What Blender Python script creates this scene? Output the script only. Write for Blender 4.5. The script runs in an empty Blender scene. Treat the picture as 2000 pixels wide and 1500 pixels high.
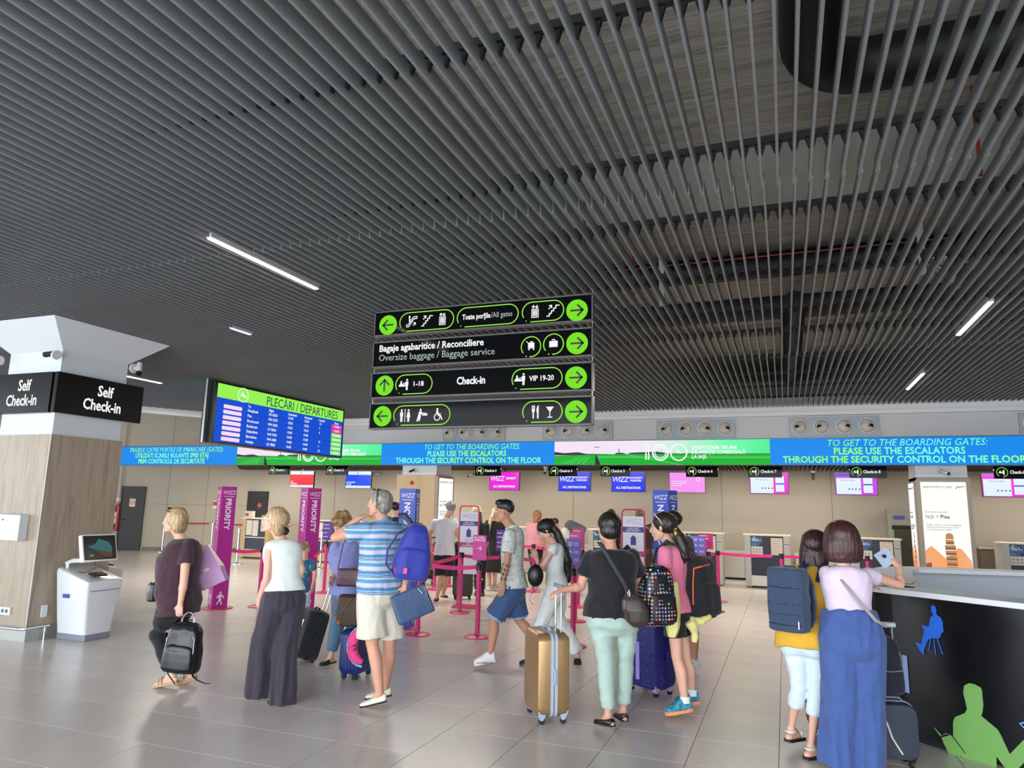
import bpy, math, random
from mathutils import Vector, Matrix
from math import sin, cos, pi, radians
random.seed(7)
SC = bpy.context.scene
COL = SC.collection
# ---------------- camera, world, daylight, exposure ----------------
cam_data = bpy.data.cameras.new('camera')
cam_data.sensor_width = 36.0
cam_data.lens = 36.0 * 1380 / 2000.0
cam_data.clip_end = 200
cam = bpy.data.objects.new('camera', cam_data)
COL.objects.link(cam)
cam.matrix_world = Matrix(((0.93451, 0.0406499, 0.3536079, 0.0), (0.3552939, -0.1662165, -0.9198578, 0.0), (0.0213833, 0.9852511, -0.1697737, 1.72), (0.0, 0.0, 0.0, 1.0)))
SC.camera = cam
SC.view_settings.view_transform = 'Standard'
SC.view_settings.look = 'None'
SC.view_settings.gamma = 1.0
SC.view_settings.exposure = 0.35
SC.view_settings.use_curve_mapping = False
world = bpy.data.worlds.new('overcast_daylight')
SC.world = world
world.use_nodes = True
wb = world.node_tree.nodes['Background']
wb.inputs['Color'].default_value = (0.86, 0.93, 1.0, 1)
wb.inputs['Strength'].default_value = 5.0

def area(name, loc, rot, sx, sy, power, color):
    d = bpy.data.lights.new(name, 'AREA'); d.shape = 'RECTANGLE'; d.size = sx; d.size_y = sy
    d.energy = power; d.color = color
    o = bpy.data.objects.new(name, d); COL.objects.link(o); o.location = loc; o.rotation_euler = rot
    return o
# daylight through the glass front behind the photographer, and warm hall lighting over the check-in row
area('window_daylight', (-3, -5.5, 2.6), (radians(82), 0, 0), 16, 4.2, 800, (0.88, 0.94, 1.0))
for lx in (-15, -10, -5, 0, 5):
    area('check_in_lighting', (lx, 18.0, 2.70), (0, 0, 0), 3.6, 0.5, 78, (1.0, 0.88, 0.70))
for lx in (-12, -6, 0):
    area('hall_lighting', (lx, 12.5, 3.86), (0, 0, 0), 3.0, 0.4, 130, (1.0, 0.90, 0.76))

# ---------------- materials ----------------
def lin(c):
    c = c / 255.0
    return c / 12.92 if c <= 0.04045 else ((c + 0.055) / 1.055) ** 2.4
def rgb(r, g, b): return (lin(r), lin(g), lin(b), 1.0)
_M = {}
def mat(name, c=(128, 128, 128), rough=0.5, metal=0.0, var=0.0, vscale=6.0, bump=0.0, bscale=60.0, emit=0.0, coat=0.0, spec=0.5, stretch=(1, 1, 1), sheen=0.0, alpha=1.0):
    """plain procedural surface: base colour with slight noise variation, fine noise relief"""
    if name in _M: return _M[name]
    m = bpy.data.materials.new(name); m.use_nodes = True
    nt = m.node_tree; b = nt.nodes['Principled BSDF']
    col = rgb(*c)
    b.inputs['Base Color'].default_value = col
    b.inputs['Roughness'].default_value = rough
    b.inputs['Metallic'].default_value = metal
    b.inputs['Specular IOR Level'].default_value = spec
    if coat: b.inputs['Coat Weight'].default_value = coat; b.inputs['Coat Roughness'].default_value = 0.08
    if sheen: b.inputs['Sheen Weight'].default_value = sheen
    if alpha < 1: b.inputs['Alpha'].default_value = alpha
    if emit:
        b.inputs['Emission Color'].default_value = col; b.inputs['Emission Strength'].default_value = emit
        b.inputs['Base Color'].default_value = (0.01, 0.01, 0.01, 1); b.inputs['Specular IOR Level'].default_value = 0.08
    if var or bump:
        tc = nt.nodes.new('ShaderNodeTexCoord'); mp = nt.nodes.new('ShaderNodeMapping')
        mp.inputs['Scale'].default_value = stretch
        nt.links.new(tc.outputs['Object'], mp.inputs['Vector'])
    if var:
        n = nt.nodes.new('ShaderNodeTexNoise'); n.inputs['Scale'].default_value = vscale; n.inputs['Detail'].default_value = 4
        nt.links.new(mp.outputs['Vector'], n.inputs['Vector'])
        r = nt.nodes.new('ShaderNodeMapRange'); r.inputs['From Min'].default_value = 0.25; r.inputs['From Max'].default_value = 0.75
        r.inputs['To Min'].default_value = 1 - var; r.inputs['To Max'].default_value = 1 + var
        nt.links.new(n.outputs['Fac'], r.inputs['Value'])
        x = nt.nodes.new('ShaderNodeVectorMath'); x.operation = 'SCALE'; x.inputs[0].default_value = col[:3]
        nt.links.new(r.outputs['Result'], x.inputs['Scale']); nt.links.new(x.outputs['Vector'], b.inputs['Base Color'])
    if bump:
        n = nt.nodes.new('ShaderNodeTexNoise'); n.inputs['Scale'].default_value = bscale; n.inputs['Detail'].default_value = 3
        nt.links.new(mp.outputs['Vector'], n.inputs['Vector'])
        bp = nt.nodes.new('ShaderNodeBump'); bp.inputs['Strength'].default_value = bump; bp.inputs['Distance'].default_value = 0.02
        nt.links.new(n.outputs['Fac'], bp.inputs['Height']); nt.links.new(bp.outputs['Normal'], b.inputs['Normal'])
    _M[name] = m
    return m
def ramp_mat(name, stops, kind='noise', scale=5.0, stretch=(1, 1, 1), rough=0.6, rot=(0, 0, 0), detail=6, bump=0.0, distort=0.0, interp='LINEAR', emit=0.0, coords='Object'):
    """surface coloured by a texture through a colour ramp; stops = [(pos,(r,g,b))]"""
    if name in _M: return _M[name]
    m = bpy.data.materials.new(name); m.use_nodes = True
    nt = m.node_tree; b = nt.nodes['Principled BSDF']; b.inputs['Roughness'].default_value = rough
    tc = nt.nodes.new('ShaderNodeTexCoord'); mp = nt.nodes.new('ShaderNodeMapping')
    mp.inputs['Scale'].default_value = stretch; mp.inputs['Rotation'].default_value = rot
    nt.links.new(tc.outputs[coords], mp.inputs['Vector'])
    if kind == 'noise':
        t = nt.nodes.new('ShaderNodeTexNoise'); t.inputs['Detail'].default_value = detail; t.inputs['Distortion'].default_value = distort; out = t.outputs['Fac']
    elif kind == 'voronoi':
        t = nt.nodes.new('ShaderNodeTexVoronoi'); out = t.outputs['Distance']
    elif kind == 'gradz':
        t = nt.nodes.new('ShaderNodeSeparateXYZ'); out = t.outputs['Z']
    else:
        t = nt.nodes.new('ShaderNodeTexWave'); t.bands_direction = kind[-1].upper(); t.wave_profile = 'SAW' if 'saw' in kind else 'SIN'
        t.inputs['Distortion'].default_value = distort; t.inputs['Detail'].default_value = detail; out = t.outputs['Fac']
    if 'Scale' in t.inputs: t.inputs['Scale'].default_value = scale
    nt.links.new(mp.outputs['Vector'], t.inputs['Vector'])
    r = nt.nodes.new('ShaderNodeValToRGB'); r.color_ramp.interpolation = interp
    e = r.color_ramp.elements
    e[0].position = stops[0][0]; e[0].color = rgb(*stops[0][1])
    e[1].position = stops[-1][0]; e[1].color = rgb(*stops[-1][1])
    for p, c in stops[1:-1]:
        q = e.new(p); q.color = rgb(*c)
    nt.links.new(out, r.inputs['Fac'])
    if emit:
        nt.links.new(r.outputs['Color'], b.inputs['Emission Color']); b.inputs['Emission Strength'].default_value = emit
        b.inputs['Base Color'].default_value = (0.01, 0.01, 0.01, 1); b.inputs['Specular IOR Level'].default_value = 0.08
    else:
        nt.links.new(r.outputs['Color'], b.inputs['Base Color'])
    if bump:
        bp = nt.nodes.new('ShaderNodeBump'); bp.inputs['Strength'].default_value = bump; bp.inputs['Distance'].default_value = 0.02
        nt.links.new(out, bp.inputs['Height']); nt.links.new(bp.outputs['Normal'], b.inputs['Normal'])
    _M[name] = m
    return m
# ---------------- mesh collector ----------------
def V(*a): return Vector(a[0]) if len(a) == 1 else Vector(a)
def frame(d, up=(0, 0, 1)):
    d = V(d).normalized(); u = V(up)
    if abs(d.dot(u)) > 0.97: u = V(0, 1, 0) if abs(d.y) < 0.9 else V(1, 0, 0)
    x = d.cross(u).normalized(); y = x.cross(d).normalized()
    return x, y, d
class MB:
    def __init__(s): s.v = []; s.f = []
    def add(s, vs, fs):
        n = len(s.v); s.v += [tuple(p) for p in vs]; s.f += [tuple(i + n for i in f) for f in fs]; return s
    def box(s, a, b):
        x0, y0, z0 = a; x1, y1, z1 = b
        return s.add([(x0,y0,z0),(x1,y0,z0),(x1,y1,z0),(x0,y1,z0),(x0,y0,z1),(x1,y0,z1),(x1,y1,z1),(x0,y1,z1)],
                     [(0,3,2,1),(4,5,6,7),(0,1,5,4),(1,2,6,5),(2,3,7,6),(3,0,4,7)])
    def rbox(s, a, b, r=0.02, n=3, axis='z'):
        """box with its four edges along `axis` rounded, and small chamfers at the ends"""
        a = V(a); b = V(b); ax = 'xyz'.index(axis); i, j = [(1, 2), (2, 0), (0, 1)][ax]
        r = min(r, (b[i]-a[i])*.499, (b[j]-a[j])*.499)
        def ring(h, ins):
            out = []
            for cx, cy, a0 in ((b[i]-r, b[j]-r, 0), (a[i]+r, b[j]-r, 90), (a[i]+r, a[j]+r, 180), (b[i]-r, a[j]+r, 270)):
                for k in range(n + 1):
                    t = radians(a0 + 90 * k / n); p = [0, 0, 0]
                    p[i] = cx + (r - ins) * cos(t); p[j] = cy + (r - ins) * sin(t); p[ax] = h; out.append(p)
            return out
        c = min(r * .35, (b[ax]-a[ax])*.3); R = [ring(a[ax], c), ring(a[ax]+c, 0), ring(b[ax]-c, 0), ring(b[ax], c)]
        return s.rings(R)
    def rings(s, R, cap=True, close=True):
        m = len(R[0]); vs = [p for r in R for p in r]; fs = []
        for k in range(len(R) - 1):
            for i in range(m if close else m - 1):
                j = (i + 1) % m; fs.append((k*m+i, k*m+j, (k+1)*m+j, (k+1)*m+i))
        if cap: fs.append(tuple(reversed(range(m)))); fs.append(tuple((len(R)-1)*m + i for i in range(m)))
        return s.add(vs, fs)
    def cyl(s, p0, p1, r0, r1=None, n=12):
        r1 = r0 if r1 is None else r1; p0 = V(p0); p1 = V(p1); x, y, d = frame(p1 - p0)
        R = [[p + (x * cos(2*pi*i/n) + y * sin(2*pi*i/n)) * r for i in range(n)] for p, r in ((p0, r0), (p1, r1))]
        return s.rings(R)
    def tube(s, pts, r, n=8, flat=None, up=(0, 0, 1)):
        """tube along points; r number or list; flat = (rx, ry) makes a strap section"""
        pts = [V(p) for p in pts]; R = []
        rs = r if isinstance(r, (list, tuple)) else [r] * len(pts)
        for k, p in enumerate(pts):
            d = pts[min(k+1, len(pts)-1)] - pts[max(k-1, 0)]
            x, y, _ = frame(d, up)
            a, b = (flat if flat else (rs[k], rs[k]))
            R.append([p + x * cos(2*pi*i/n) * a + y * sin(2*pi*i/n) * b for i in range(n)])
        return s.rings(R)
    def lathe(s, prof, o=(0, 0, 0), n=20, d=(0, 0, 1)):
        x, y, dd = frame(d); o = V(o)
        R = [[o + dd * h + (x * cos(2*pi*i/n) + y * sin(2*pi*i/n)) * max(r, 1e-4) for i in range(n)] for r, h in prof]
        return s.rings(R)
    def ell(s, c, r, n=12, m=8, rot=None):
        c = V(c); R = []
        for k in range(m + 1):
            t = pi * k / m; z = -cos(t); q = max(sin(t), 0.02); row = []
            for i in range(n):
                p = V(r[0]*q*cos(2*pi*i/n), r[1]*q*sin(2*pi*i/n), r[2]*z)
                if rot: p = rot @ p
                row.append(c + p)
            R.append(row)
        return s.rings(R)
    def poly(s, pts, o, ux, uy, depth=0.004):
        """extruded flat outline: pts in the plane (o,ux,uy), front face at +normal*depth"""
        o = V(o); ux = V(ux); uy = V(uy); n = ux.cross(uy).normalized() * depth; k = len(pts)
        A = [o + ux*p[0] + uy*p[1] for p in pts]; B = [p + n for p in A]
        ar = sum(pts[i][0]*pts[(i+1)%k][1] - pts[(i+1)%k][0]*pts[i][1] for i in range(k))
        fs = [tuple(range(k, 2*k)), tuple(reversed(range(k)))] + [(i, (i+1)%k, (i+1)%k + k, i + k) for i in range(k)]
        if ar < 0: fs = [tuple(reversed(f)) for f in fs]
        return s.add(A + B, fs)
    def build(s, name, m, parent=None, smooth=False, label=None, loc=None, rot=None):
        me = bpy.data.meshes.new(name); me.from_pydata(s.v, [], s.f); me.update()
        me.materials.append(m)
        if smooth:
            me.polygons.foreach_set('use_smooth', [True] * len(me.polygons))
            try: me.set_sharp_from_angle(angle=radians(42))
            except Exception: pass
        o = bpy.data.objects.new(name, me); COL.objects.link(o)
        if parent: o.parent = parent
        if loc: o.location = loc
        if rot: o.rotation_euler = rot
        if label: o['label'] = label
        return o
def thing(name, label, cat, loc=(0, 0, 0), rz=0.0, group=None):
    o = bpy.data.objects.new(name, None); COL.objects.link(o); o.empty_display_size = 0.1
    o.location = loc; o.rotation_euler = (0, 0, rz)
    return tag(o, label, cat, group)
def tag(o, label, cat, group=None):
    o['label'] = label; o['category'] = cat
    if group: o['group'] = group
    return o
def struct(o): o['kind'] = 'structure'; return o
def stuff(o): o['kind'] = 'stuff'; return o
def kids(o): return [c for c in bpy.data.objects if c.parent == o]
def copy_thing(root, loc, rz=None, label=None):
    def rec(o, par):
        c = o.copy(); COL.objects.link(c); c.parent = par
        for ch in [k for k in CH.get(o.name, [])]: rec(ch, c)
        return c
    CH = {}
    for k in COL.objects:
        if k.parent: CH.setdefault(k.parent.name, []).append(k)
    c = rec(root, None); c.location = loc
    if rz is not None: c.rotation_euler = (0, 0, rz)
    if label: c['label'] = label
    return c
def text(s, size, m, parent, o, ux, uy, align='CENTER', bold=0.0, shear=0.0, sx=1.0, name='lettering', off=0.003, ext=0.001, space=1.0):
    """lettering as flat mesh on the plane (o,ux,uy)"""
    cu = bpy.data.curves.new('t', 'FONT'); cu.body = s; cu.size = size; cu.align_x = align; cu.align_y = 'CENTER'
    cu.offset = bold * size; cu.shear = shear; cu.extrude = ext; cu.resolution_u = 2; cu.space_character = space
    to = bpy.data.objects.new('t', cu)
    me = bpy.data.meshes.new_from_object(to)
    bpy.data.objects.remove(to)
    ux = V(ux).normalized(); uy = V(uy).normalized(); n = ux.cross(uy); o = V(o)
    for v in me.vertices:
        v.co = o + ux * v.co.x * sx + uy * v.co.y + n * (v.co.z + off)
    me.materials.clear(); me.materials.append(m)
    ob = bpy.data.objects.new(name, me); COL.objects.link(ob); ob.parent = parent
    return ob
XA, YA, ZA = (1, 0, 0), (0, 1, 0), (0, 0, 1)

# ---------------- the hall ----------------
TX0, TY0, T = -0.11, 4.12, 0.6
m_tile = mat('floor_porcelain', (206, 199, 194), rough=0.27, var=0.05, vscale=2.2, bump=0.035, bscale=9, spec=0.6)
m_grout = mat('floor_joint', (88, 84, 82), rough=0.8)
fb = MB().box((-24, -6, -0.2), (12, 20.6, -0.004)).build('floor', m_grout); struct(fb)
tiles = []
def tile_box(i, j):
    x, y = TX0 + i * T, TY0 + j * T
    return (x + 0.002, y + 0.002), (x + T - 0.002, y + T - 0.002)
tv = [(-.298,-.298,-.003),(.298,-.298,-.003),(.298,.298,-.003),(-.298,.298,-.003),(-.2975,-.2975,0),(.2975,-.2975,0),(.2975,.2975,0),(-.2975,.2975,0)]
tf = [(4,5,6,7),(0,1,5,4),(1,2,6,5),(2,3,7,6),(3,0,4,7)]
tile_me = bpy.data.meshes.new('floor_tile'); tile_me.from_pydata(tv, [], tf); tile_me.materials.append(m_tile)
near_tiles = [(-8, -2), (-3, 0), (-6, -1), (-1, 1), (-9, -2), (-4, 0), (1, 2), (-7, -1), (-2, 1), (-5, 0), (0, 2), (-8, -1), (-3, 1), (2, 3), (-6, 0), (-1, 2), (-9, -1), (-4, 1), (1, 3), (-7, 0), (-2, 2), (-10, -1), (3, 4), (-5, 1), (0, 3), (-8, 0), (-3, 2), (2, 4), (-6, 1), (-1, 3), (-9, 0), (-4, 2), (1, 4), (-7, 1), (-2, 3), (-10, 0), (3, 5), (-5, 2), (0, 4), (-8, 1), (-3, 3), (-11, 0), (2, 5), (-6, 2), (-1, 4), (-9, 1), (-4, 3), (-12, 0), (1, 5), (-7, 2), (-2, 4), (-10, 1), (3, 6), (-5, 3), (0, 5), (-8, 2), (-3, 4), (-11, 1), (2, 6), (-6, 3), (-1, 5), (-9, 2), (-4, 4), (-12, 1), (1, 6), (-7, 3), (-2, 5), (-10, 2), (3, 7), (-5, 4), (-13, 1), (0, 6), (-8, 3), (-3, 5), (-11, 2), (2, 7), (-6, 4), (-1, 6), (-9, 3), (4, 8), (-4, 5), (-12, 2), (1, 7), (-7, 4), (-2, 6), (-10, 3), (3, 8), (-5, 5), (-13, 2), (0, 7), (-8, 4), (-3, 6), (-11, 3), (2, 8), (-6, 5), (-14, 2), (-1, 7), (-9, 4), (4, 9), (-4, 6), (-12, 3), (1, 8), (-7, 5), (-15, 2), (-2, 7), (-10, 4), (3, 9), (-5, 6), (-13, 3), (0, 8), (-8, 5), (-3, 7), (-11, 4), (2, 9), (-6, 6), (-14, 3), (-1, 8), (-9, 5), (4, 10), (-4, 7), (-12, 4), (1, 9), (-7, 6), (-15, 3), (-2, 8), (-10, 5), (3, 10), (-5, 7), (-13, 4), (0, 9), (-8, 6), (-16, 3), (-3, 8), (-11, 5), (2, 10), (-6, 7), (-14, 4), (-1, 9), (-9, 6), (4, 11), (-4, 8), (-12, 5), (1, 10), (-7, 7), (-15, 4), (-2, 9), (-10, 6), (3, 11), (-5, 8), (-13, 5), (0, 10), (-8, 7), (5, 12), (-16, 4), (-3, 9), (-11, 6), (2, 11), (-6, 8), (-14, 5), (-1, 10), (-9, 7), (4, 12), (-17, 4), (-4, 9), (-12, 6), (1, 11), (-7, 8), (-15, 5), (-2, 10), (-10, 7), (3, 12), (-18, 4), (-5, 9), (-13, 6), (0, 11), (-8, 8), (5, 13), (-16, 5), (-3, 10), (-11, 7), (2, 12), (-6, 9), (-14, 6), (-1, 11), (-9, 8), (4, 13), (-17, 5), (-4, 10), (-12, 7), (1, 12), (-7, 9), (-15, 6), (-2, 11), (-10, 8), (3, 13), (-18, 5), (-5, 10), (-13, 7), (0, 12), (-8, 9), (5, 14), (-16, 6), (-3, 11), (-11, 8), (2, 13), (-19, 5), (-6, 10), (-14, 7), (-1, 12), (-9, 9), (4, 14), (-17, 6), (-4, 11), (-12, 8), (1, 13), (-7, 10), (-15, 7), (-2, 12), (-10, 9), (3, 14), (-18, 6), (-5, 11), (-13, 8), (0, 13), (-8, 10), (5, 15), (-16, 7), (-3, 12), (-11, 9), (2, 14), (-19, 6), (-6, 11), (-14, 8), (-1, 13), (-9, 10), (4, 15), (-17, 7), (-4, 12), (-12, 9), (1, 14), (-20, 6), (-7, 11), (6, 16), (-15, 8), (-2, 13), (-10, 10), (3, 15), (-18, 7), (-5, 12), (-13, 9), (0, 14), (-21, 6), (-8, 11), (5, 16), (-16, 8), (-3, 13), (-11, 10), (2, 15), (-19, 7), (-6, 12), (-14, 9), (-1, 14), (-9, 11), (4, 16), (-17, 8), (-4, 13), (-12, 10), (1, 15), (-20, 7), (-7, 12), (6, 17), (-15, 9), (-2, 14), (-10, 11), (3, 16), (-18, 8), (-5, 13), (-13, 10), (0, 15), (-21, 7), (-8, 12), (5, 17), (-16, 9), (-3, 14), (-11, 11), (2, 16), (-19, 8), (-6, 13), (-14, 10), (-1, 15), (-22, 7), (-9, 12), (4, 17), (-17, 9), (-4, 14), (-12, 11), (1, 16), (-20, 8), (-7, 13), (6, 18)]
near_set = set(near_tiles)
for i, j in near_tiles:
    o = bpy.data.objects.new('floor_tile', tile_me); COL.objects.link(o); o.parent = fb
    o.location = (TX0 + (i + .5) * T, TY0 + (j + .5) * T, 0)
rest = MB()
for i in range(-39, 20):
    for j in range(-16, 27):
        if (i, j) in near_set: continue
        cx, cy = TX0 + (i + .5) * T, TY0 + (j + .5) * T
        rest.add([(a + cx, b + cy, c) for a, b, c in tv], tf)
stuff(rest.build('floor_tiles_beyond', m_tile, fb))

# --- slatted ceiling
H = 3.9
m_slat = mat('slat_grey', (119, 122, 124), rough=0.42, var=0.06, vscale=1.5, spec=0.45)
m_rail = mat('carrier_rail', (36, 37, 39), rough=0.55)
m_conc = ramp_mat('board_marked_concrete', [(0.2, (132, 128, 120)), (0.5, (180, 174, 165)), (0.8, (208, 202, 192))], 'noise', 3.0, stretch=(0.5, 7, 1), rough=0.9, bump=0.5)
m_beam = ramp_mat('smooth_concrete_beam', [(0.25, (176, 184, 174)), (0.6, (206, 214, 204)), (0.85, (222, 230, 220))], 'noise', 1.2, stretch=(3, .6, 1), rough=0.85, bump=0.15)
slab = struct(MB().box((-24, -6, 5.1), (12, 20.6, 5.45)).build('ceiling', m_conc))
def slat_end(x):
    return 16.0 if x > -12.42 else 12.5 + 1.6 * (x + 14.6)
PROF = [(-.007, 0), (.007, 0), (.0085, .006), (.0085, .092), (-.0085, .092), (-.0085, .006)]
def slat_mb(mb, x, y0, y1):
    R = [[(x + px, y, H + pz) for px, pz in PROF] for y in (y0, y1)]
    mb.rings(R); return mb
ROWS = [(-1.2, 4.83, 0.0), (4.79, 10.49, 0.011), (10.45, 16.0, 0.0)]
main_slats = [(0, -29), (0, -30), (0, -31), (0, -32), (0, -33), (0, -34), (0, -24), (0, -25), (0, -26), (0, -27), (0, -28), (0, -35), (0, -36), (0, -20), (0, -21), (0, -22), (0, -23), (0, -37), (0, -38), (0, -39), (0, -15), (0, -16), (0, -17), (0, -18), (0, -19), (0, -40), (0, -41), (0, -11), (0, -12), (0, -13), (0, -14), (0, -42), (0, -43), (0, -6), (0, -7), (0, -8), (0, -9), (0, -10), (0, -2), (0, -44), (0, -3), (0, -45), (0, 7), (0, -46), (0, -4), (0, 2), (0, -5), (0, 10), (0, 6), (0, 1), (0, 5), (0, 9), (0, 0), (0, -1), (0, 4), (0, 8), (0, -47), (0, -48), (0, 3), (1, 14), (0, -49), (0, -50), (1, 13), (1, 12), (1, 15), (0, 11), (1, 11), (1, -78), (1, -77), (1, -76), (1, -75), (1, -74), (1, -73), (1, -72), (1, -71), (1, -70), (1, -69), (1, -68), (1, -67), (1, -66), (1, -65), (1, -64), (1, -63), (1, -62), (1, -61), (1, -60), (1, 10), (1, -59), (0, -51), (1, -58), (0, -52), (1, -57), (0, -53), (1, -56), (1, -55), (1, -54), (1, -53), (1, -52), (1, -51), (1, -81), (1, -80), (1, -79), (1, -50), (1, -49), (1, 9), (1, -48), (1, -47), (1, -46), (1, -45), (1, -44), (1, -43), (1, -42), (1, 8), (1, -41), (1, -40), (1, -83), (1, -82), (1, -39), (1, -38), (1, -37), (1, 7), (1, -36), (1, -35), (1, -34), (1, -33), (1, 6), (1, -32), (1, -85), (1, -84), (1, -31), (1, 16), (0, -54), (1, -30), (0, -55), (1, -29), (1, 5), (1, -28), (1, -27), (1, -26), (1, 4), (1, -87), (1, -86), (1, -25), (1, -24), (1, 3), (1, -23), (1, -22), (1, -21), (1, 2), (1, -20), (1, -90), (1, -89), (1, -88), (1, -19), (1, 1), (1, -18), (1, 17), (1, -17), (1, 0), (1, -16), (1, -1), (1, -15), (1, -14), (1, -2), (1, -13), (1, -92), (1, -91), (0, -56), (0, -57), (1, -3), (1, -12), (0, -58), (1, -11), (1, -4), (1, -10), (1, -5), (1, -9), (1, -6), (1, -8), (1, -7), (0, 12), (1, -94), (1, -93), (1, -96), (1, -95), (1, 18), (0, -59), (1, -99), (1, -98), (1, -97), (0, -60), (1, -101), (1, -100), (1, 19), (1, -102), (1, -103), (1, -104), (1, -105), (0, -61), (0, -62), (1, -106), (1, -107), (1, -108), (1, 20), (1, -109), (1, -110), (1, -111), (1, -112), (0, -63), (0, -64), (0, -65), (1, 21), (1, -113), (1, -114), (1, -115), (1, -116), (1, -117), (1, -118), (1, -119), (0, -66), (0, -67), (1, 22), (1, -120), (1, -121), (1, -122), (1, -123), (0, 13), (2, -124), (2, -123), (2, -122), (2, -121), (2, -120), (2, -125), (2, -119), (2, -118), (2, -117), (2, -116), (2, -115), (1, 23), (2, -114), (2, -113), (2, -112), (2, -111), (2, -110), (2, -126), (2, -109), (2, -108), (2, -107), (1, -124), (1, -125), (1, -126), (2, -106), (2, -105), (2, -104), (2, -103), (2, -102), (2, -127), (2, -101), (2, -100), (2, -99), (2, -98), (2, -97), (2, -96), (2, -95), (2, -128), (2, -94), (2, -93), (2, -92), (2, -91), (2, -90), (2, 29), (2, -89), (2, -129), (2, -88), (2, -87), (2, -86), (2, 30), (2, -85), (2, -84), (2, -130), (2, -83), (1, -127), (1, -128), (2, -82), (2, 28), (2, -81), (2, -80), (2, -79), (2, -131), (2, -78), (0, -68), (0, -69), (2, -77), (2, -76), (2, -75), (2, 27), (2, -74), (2, -132), (2, -73), (2, -72)]
msel = set(main_slats)
_sm = {}
rest = MB()
for r, (y0, y1, dx) in enumerate(ROWS):
    for k in range(-190, 90):
        x = 0.1 * k + 0.045 + dx
        e = min(y1, slat_end(x))
        if e - y0 < 0.3: continue
        if (r, k) in msel:
            key = (r, round(e - y0, 2))
            if key not in _sm:
                me = bpy.data.meshes.new('ceiling_slat'); mb = MB(); slat_mb(mb, 0, 0, e - y0)
                me.from_pydata(mb.v, [], mb.f); me.materials.append(m_slat); _sm[key] = me
            o = bpy.data.objects.new('ceiling_slat', _sm[key]); COL.objects.link(o); o.parent = slab
            o.location = (x, y0, 0)
        else:
            slat_mb(rest, x, y0, e)
stuff(rest.build('ceiling_slats_beyond', m_slat, slab))
# carrier rails across the slats, with clips between the slats
for yy in (-0.6, 0.6, 1.75, 2.95, 4.42, 5.5, 6.9, 8.3, 9.45, 11.1, 12.5, 13.9, 15.2):
    x0 = -18.9 if yy < 6 else -14.6 + (yy - 12.4) / 1.6
    mb = MB().box((x0, yy - .02, H + .105), (8.9, yy + .02, H + .15))
    mb.build('carrier_rail', m_rail, slab)
clips = MB()
for yy in (1.75, 2.95, 4.42, 5.5, 6.9, 8.3, 9.45):
    for k in range(-110 if yy < 5 else -150, 60):
        x = 0.1 * k + 0.045 + (0.011 if 4.8 < yy < 10.45 else 0)
        if x > slat_end(x) + 99: continue
        clips.add([(x-.034, yy, H+.108), (x+.034, yy, H+.108), (x+.016, yy, H+.045), (x-.016, yy, H+.045), (x-.034, yy+.03, H+.108), (x+.034, yy+.03, H+.108), (x+.016, yy+.03, H+.045), (x-.016, yy+.03, H+.045)],
                  [(0,1,2,3),(7,6,5,4),(0,3,7,4),(1,5,6,2),(3,2,6,7)])
stuff(clips.build('rail_clips', m_rail, slab))
# beams and services above the slats
def svc(name, mb, m, label, cat, smooth=False, group=None):
    return tag(mb.build(name, m, smooth=smooth), label, cat, group)
struct(MB().box((-24, 5.95, 4.8), (12, 7.25, 5.1)).build('ceiling_beam', m_beam, slab))
struct(MB().box((-24, -2.4, 4.8), (12, 2.3, 5.1)).build('ceiling_beam', m_conc, slab))
struct(MB().box((-24, 13.4, 4.9), (12, 14.6, 5.1)).build('ceiling_beam', m_conc, slab))
struct(MB().box((-24, 2.3, 4.83), (12, 5.95, 5.1)).build('slab_field', m_conc, slab))
m_blk = mat('black_duct', (13, 13, 14), rough=0.55)
d = MB()
pts = [(.25, -1, 4.56), (.25, 4.25, 4.56)] + [(.25 + .4 - .4*cos(t), 4.25 + .4*sin(t), 4.56) for t in [pi/2*k/8 for k in range(1, 9)]] + [(8.8, 4.65, 4.56)]
d.tube(pts, .17, n=24)
svc('ventilation_duct', d, m_blk, 'large black round ventilation duct bending above the ceiling slats at upper right', 'duct', True)
d = MB().tube([(-6, 9.45, 4.9), (7, 9.45, 4.9)], .17, n=16)
svc('ventilation_duct', d, m_blk, 'straight black duct running crosswise above the slats, beyond the orange pipe', 'duct', True)
d = MB().tube([(-5, 11.9, 5.1), (7, 11.9, 5.1)], .3, n=16)
svc('ventilation_duct', d, m_blk, 'thickest black crosswise duct above the far slats', 'duct', True)
d = MB().tube([(.23, 9.7, 4.45), (.23, 15.5, 4.45)], .15, n=16)
svc('ventilation_duct', d, m_blk, 'black duct running away from the camera above the far slats', 'duct', True)
m_red = mat('red_pipe', (150, 42, 34), rough=0.5)
svc('sprinkler_pipe', MB().tube([(-2.2, 8.8, 4.8), (1.9, 8.8, 4.8)], .009), mat('orange_pipe', (170, 70, 34), rough=.5), 'thin orange sprinkler pipe crossing above the ceiling slats', 'pipe')
for i, (px, py, pz) in enumerate([(-1.704, 6.3, 4.813), (-1.641, 8.4, 4.829), (1.41, 5.6, 4.571), (1.493, 8.2, 4.644)]):
    svc('pipe_drop', MB().tube([(px, py, 4.12), (px, py, 4.82)], .014), m_red, 'red pipe drop ' + ['left of the beam, above the sign', 'nearest the left white rod', 'at the far upper right', 'beside the right white rod'][i] + ' behind the slats', 'pipe', group='red pipe drops above the slats')
m_wh = mat('white_rod', (196, 206, 214), rough=0.5)
for i, (px, py, pz) in enumerate([(-1.278, 8.3, 4.722), (1.41, 7.9, 4.668)]):
    svc('ceiling_rod', MB().box((px-.03, py-.02, 4.12), (px+.03, py+.02, 4.7)), m_wh, ['left', 'right'][i] + ' one of two short white rods hanging behind the ceiling slats', 'rod')
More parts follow.
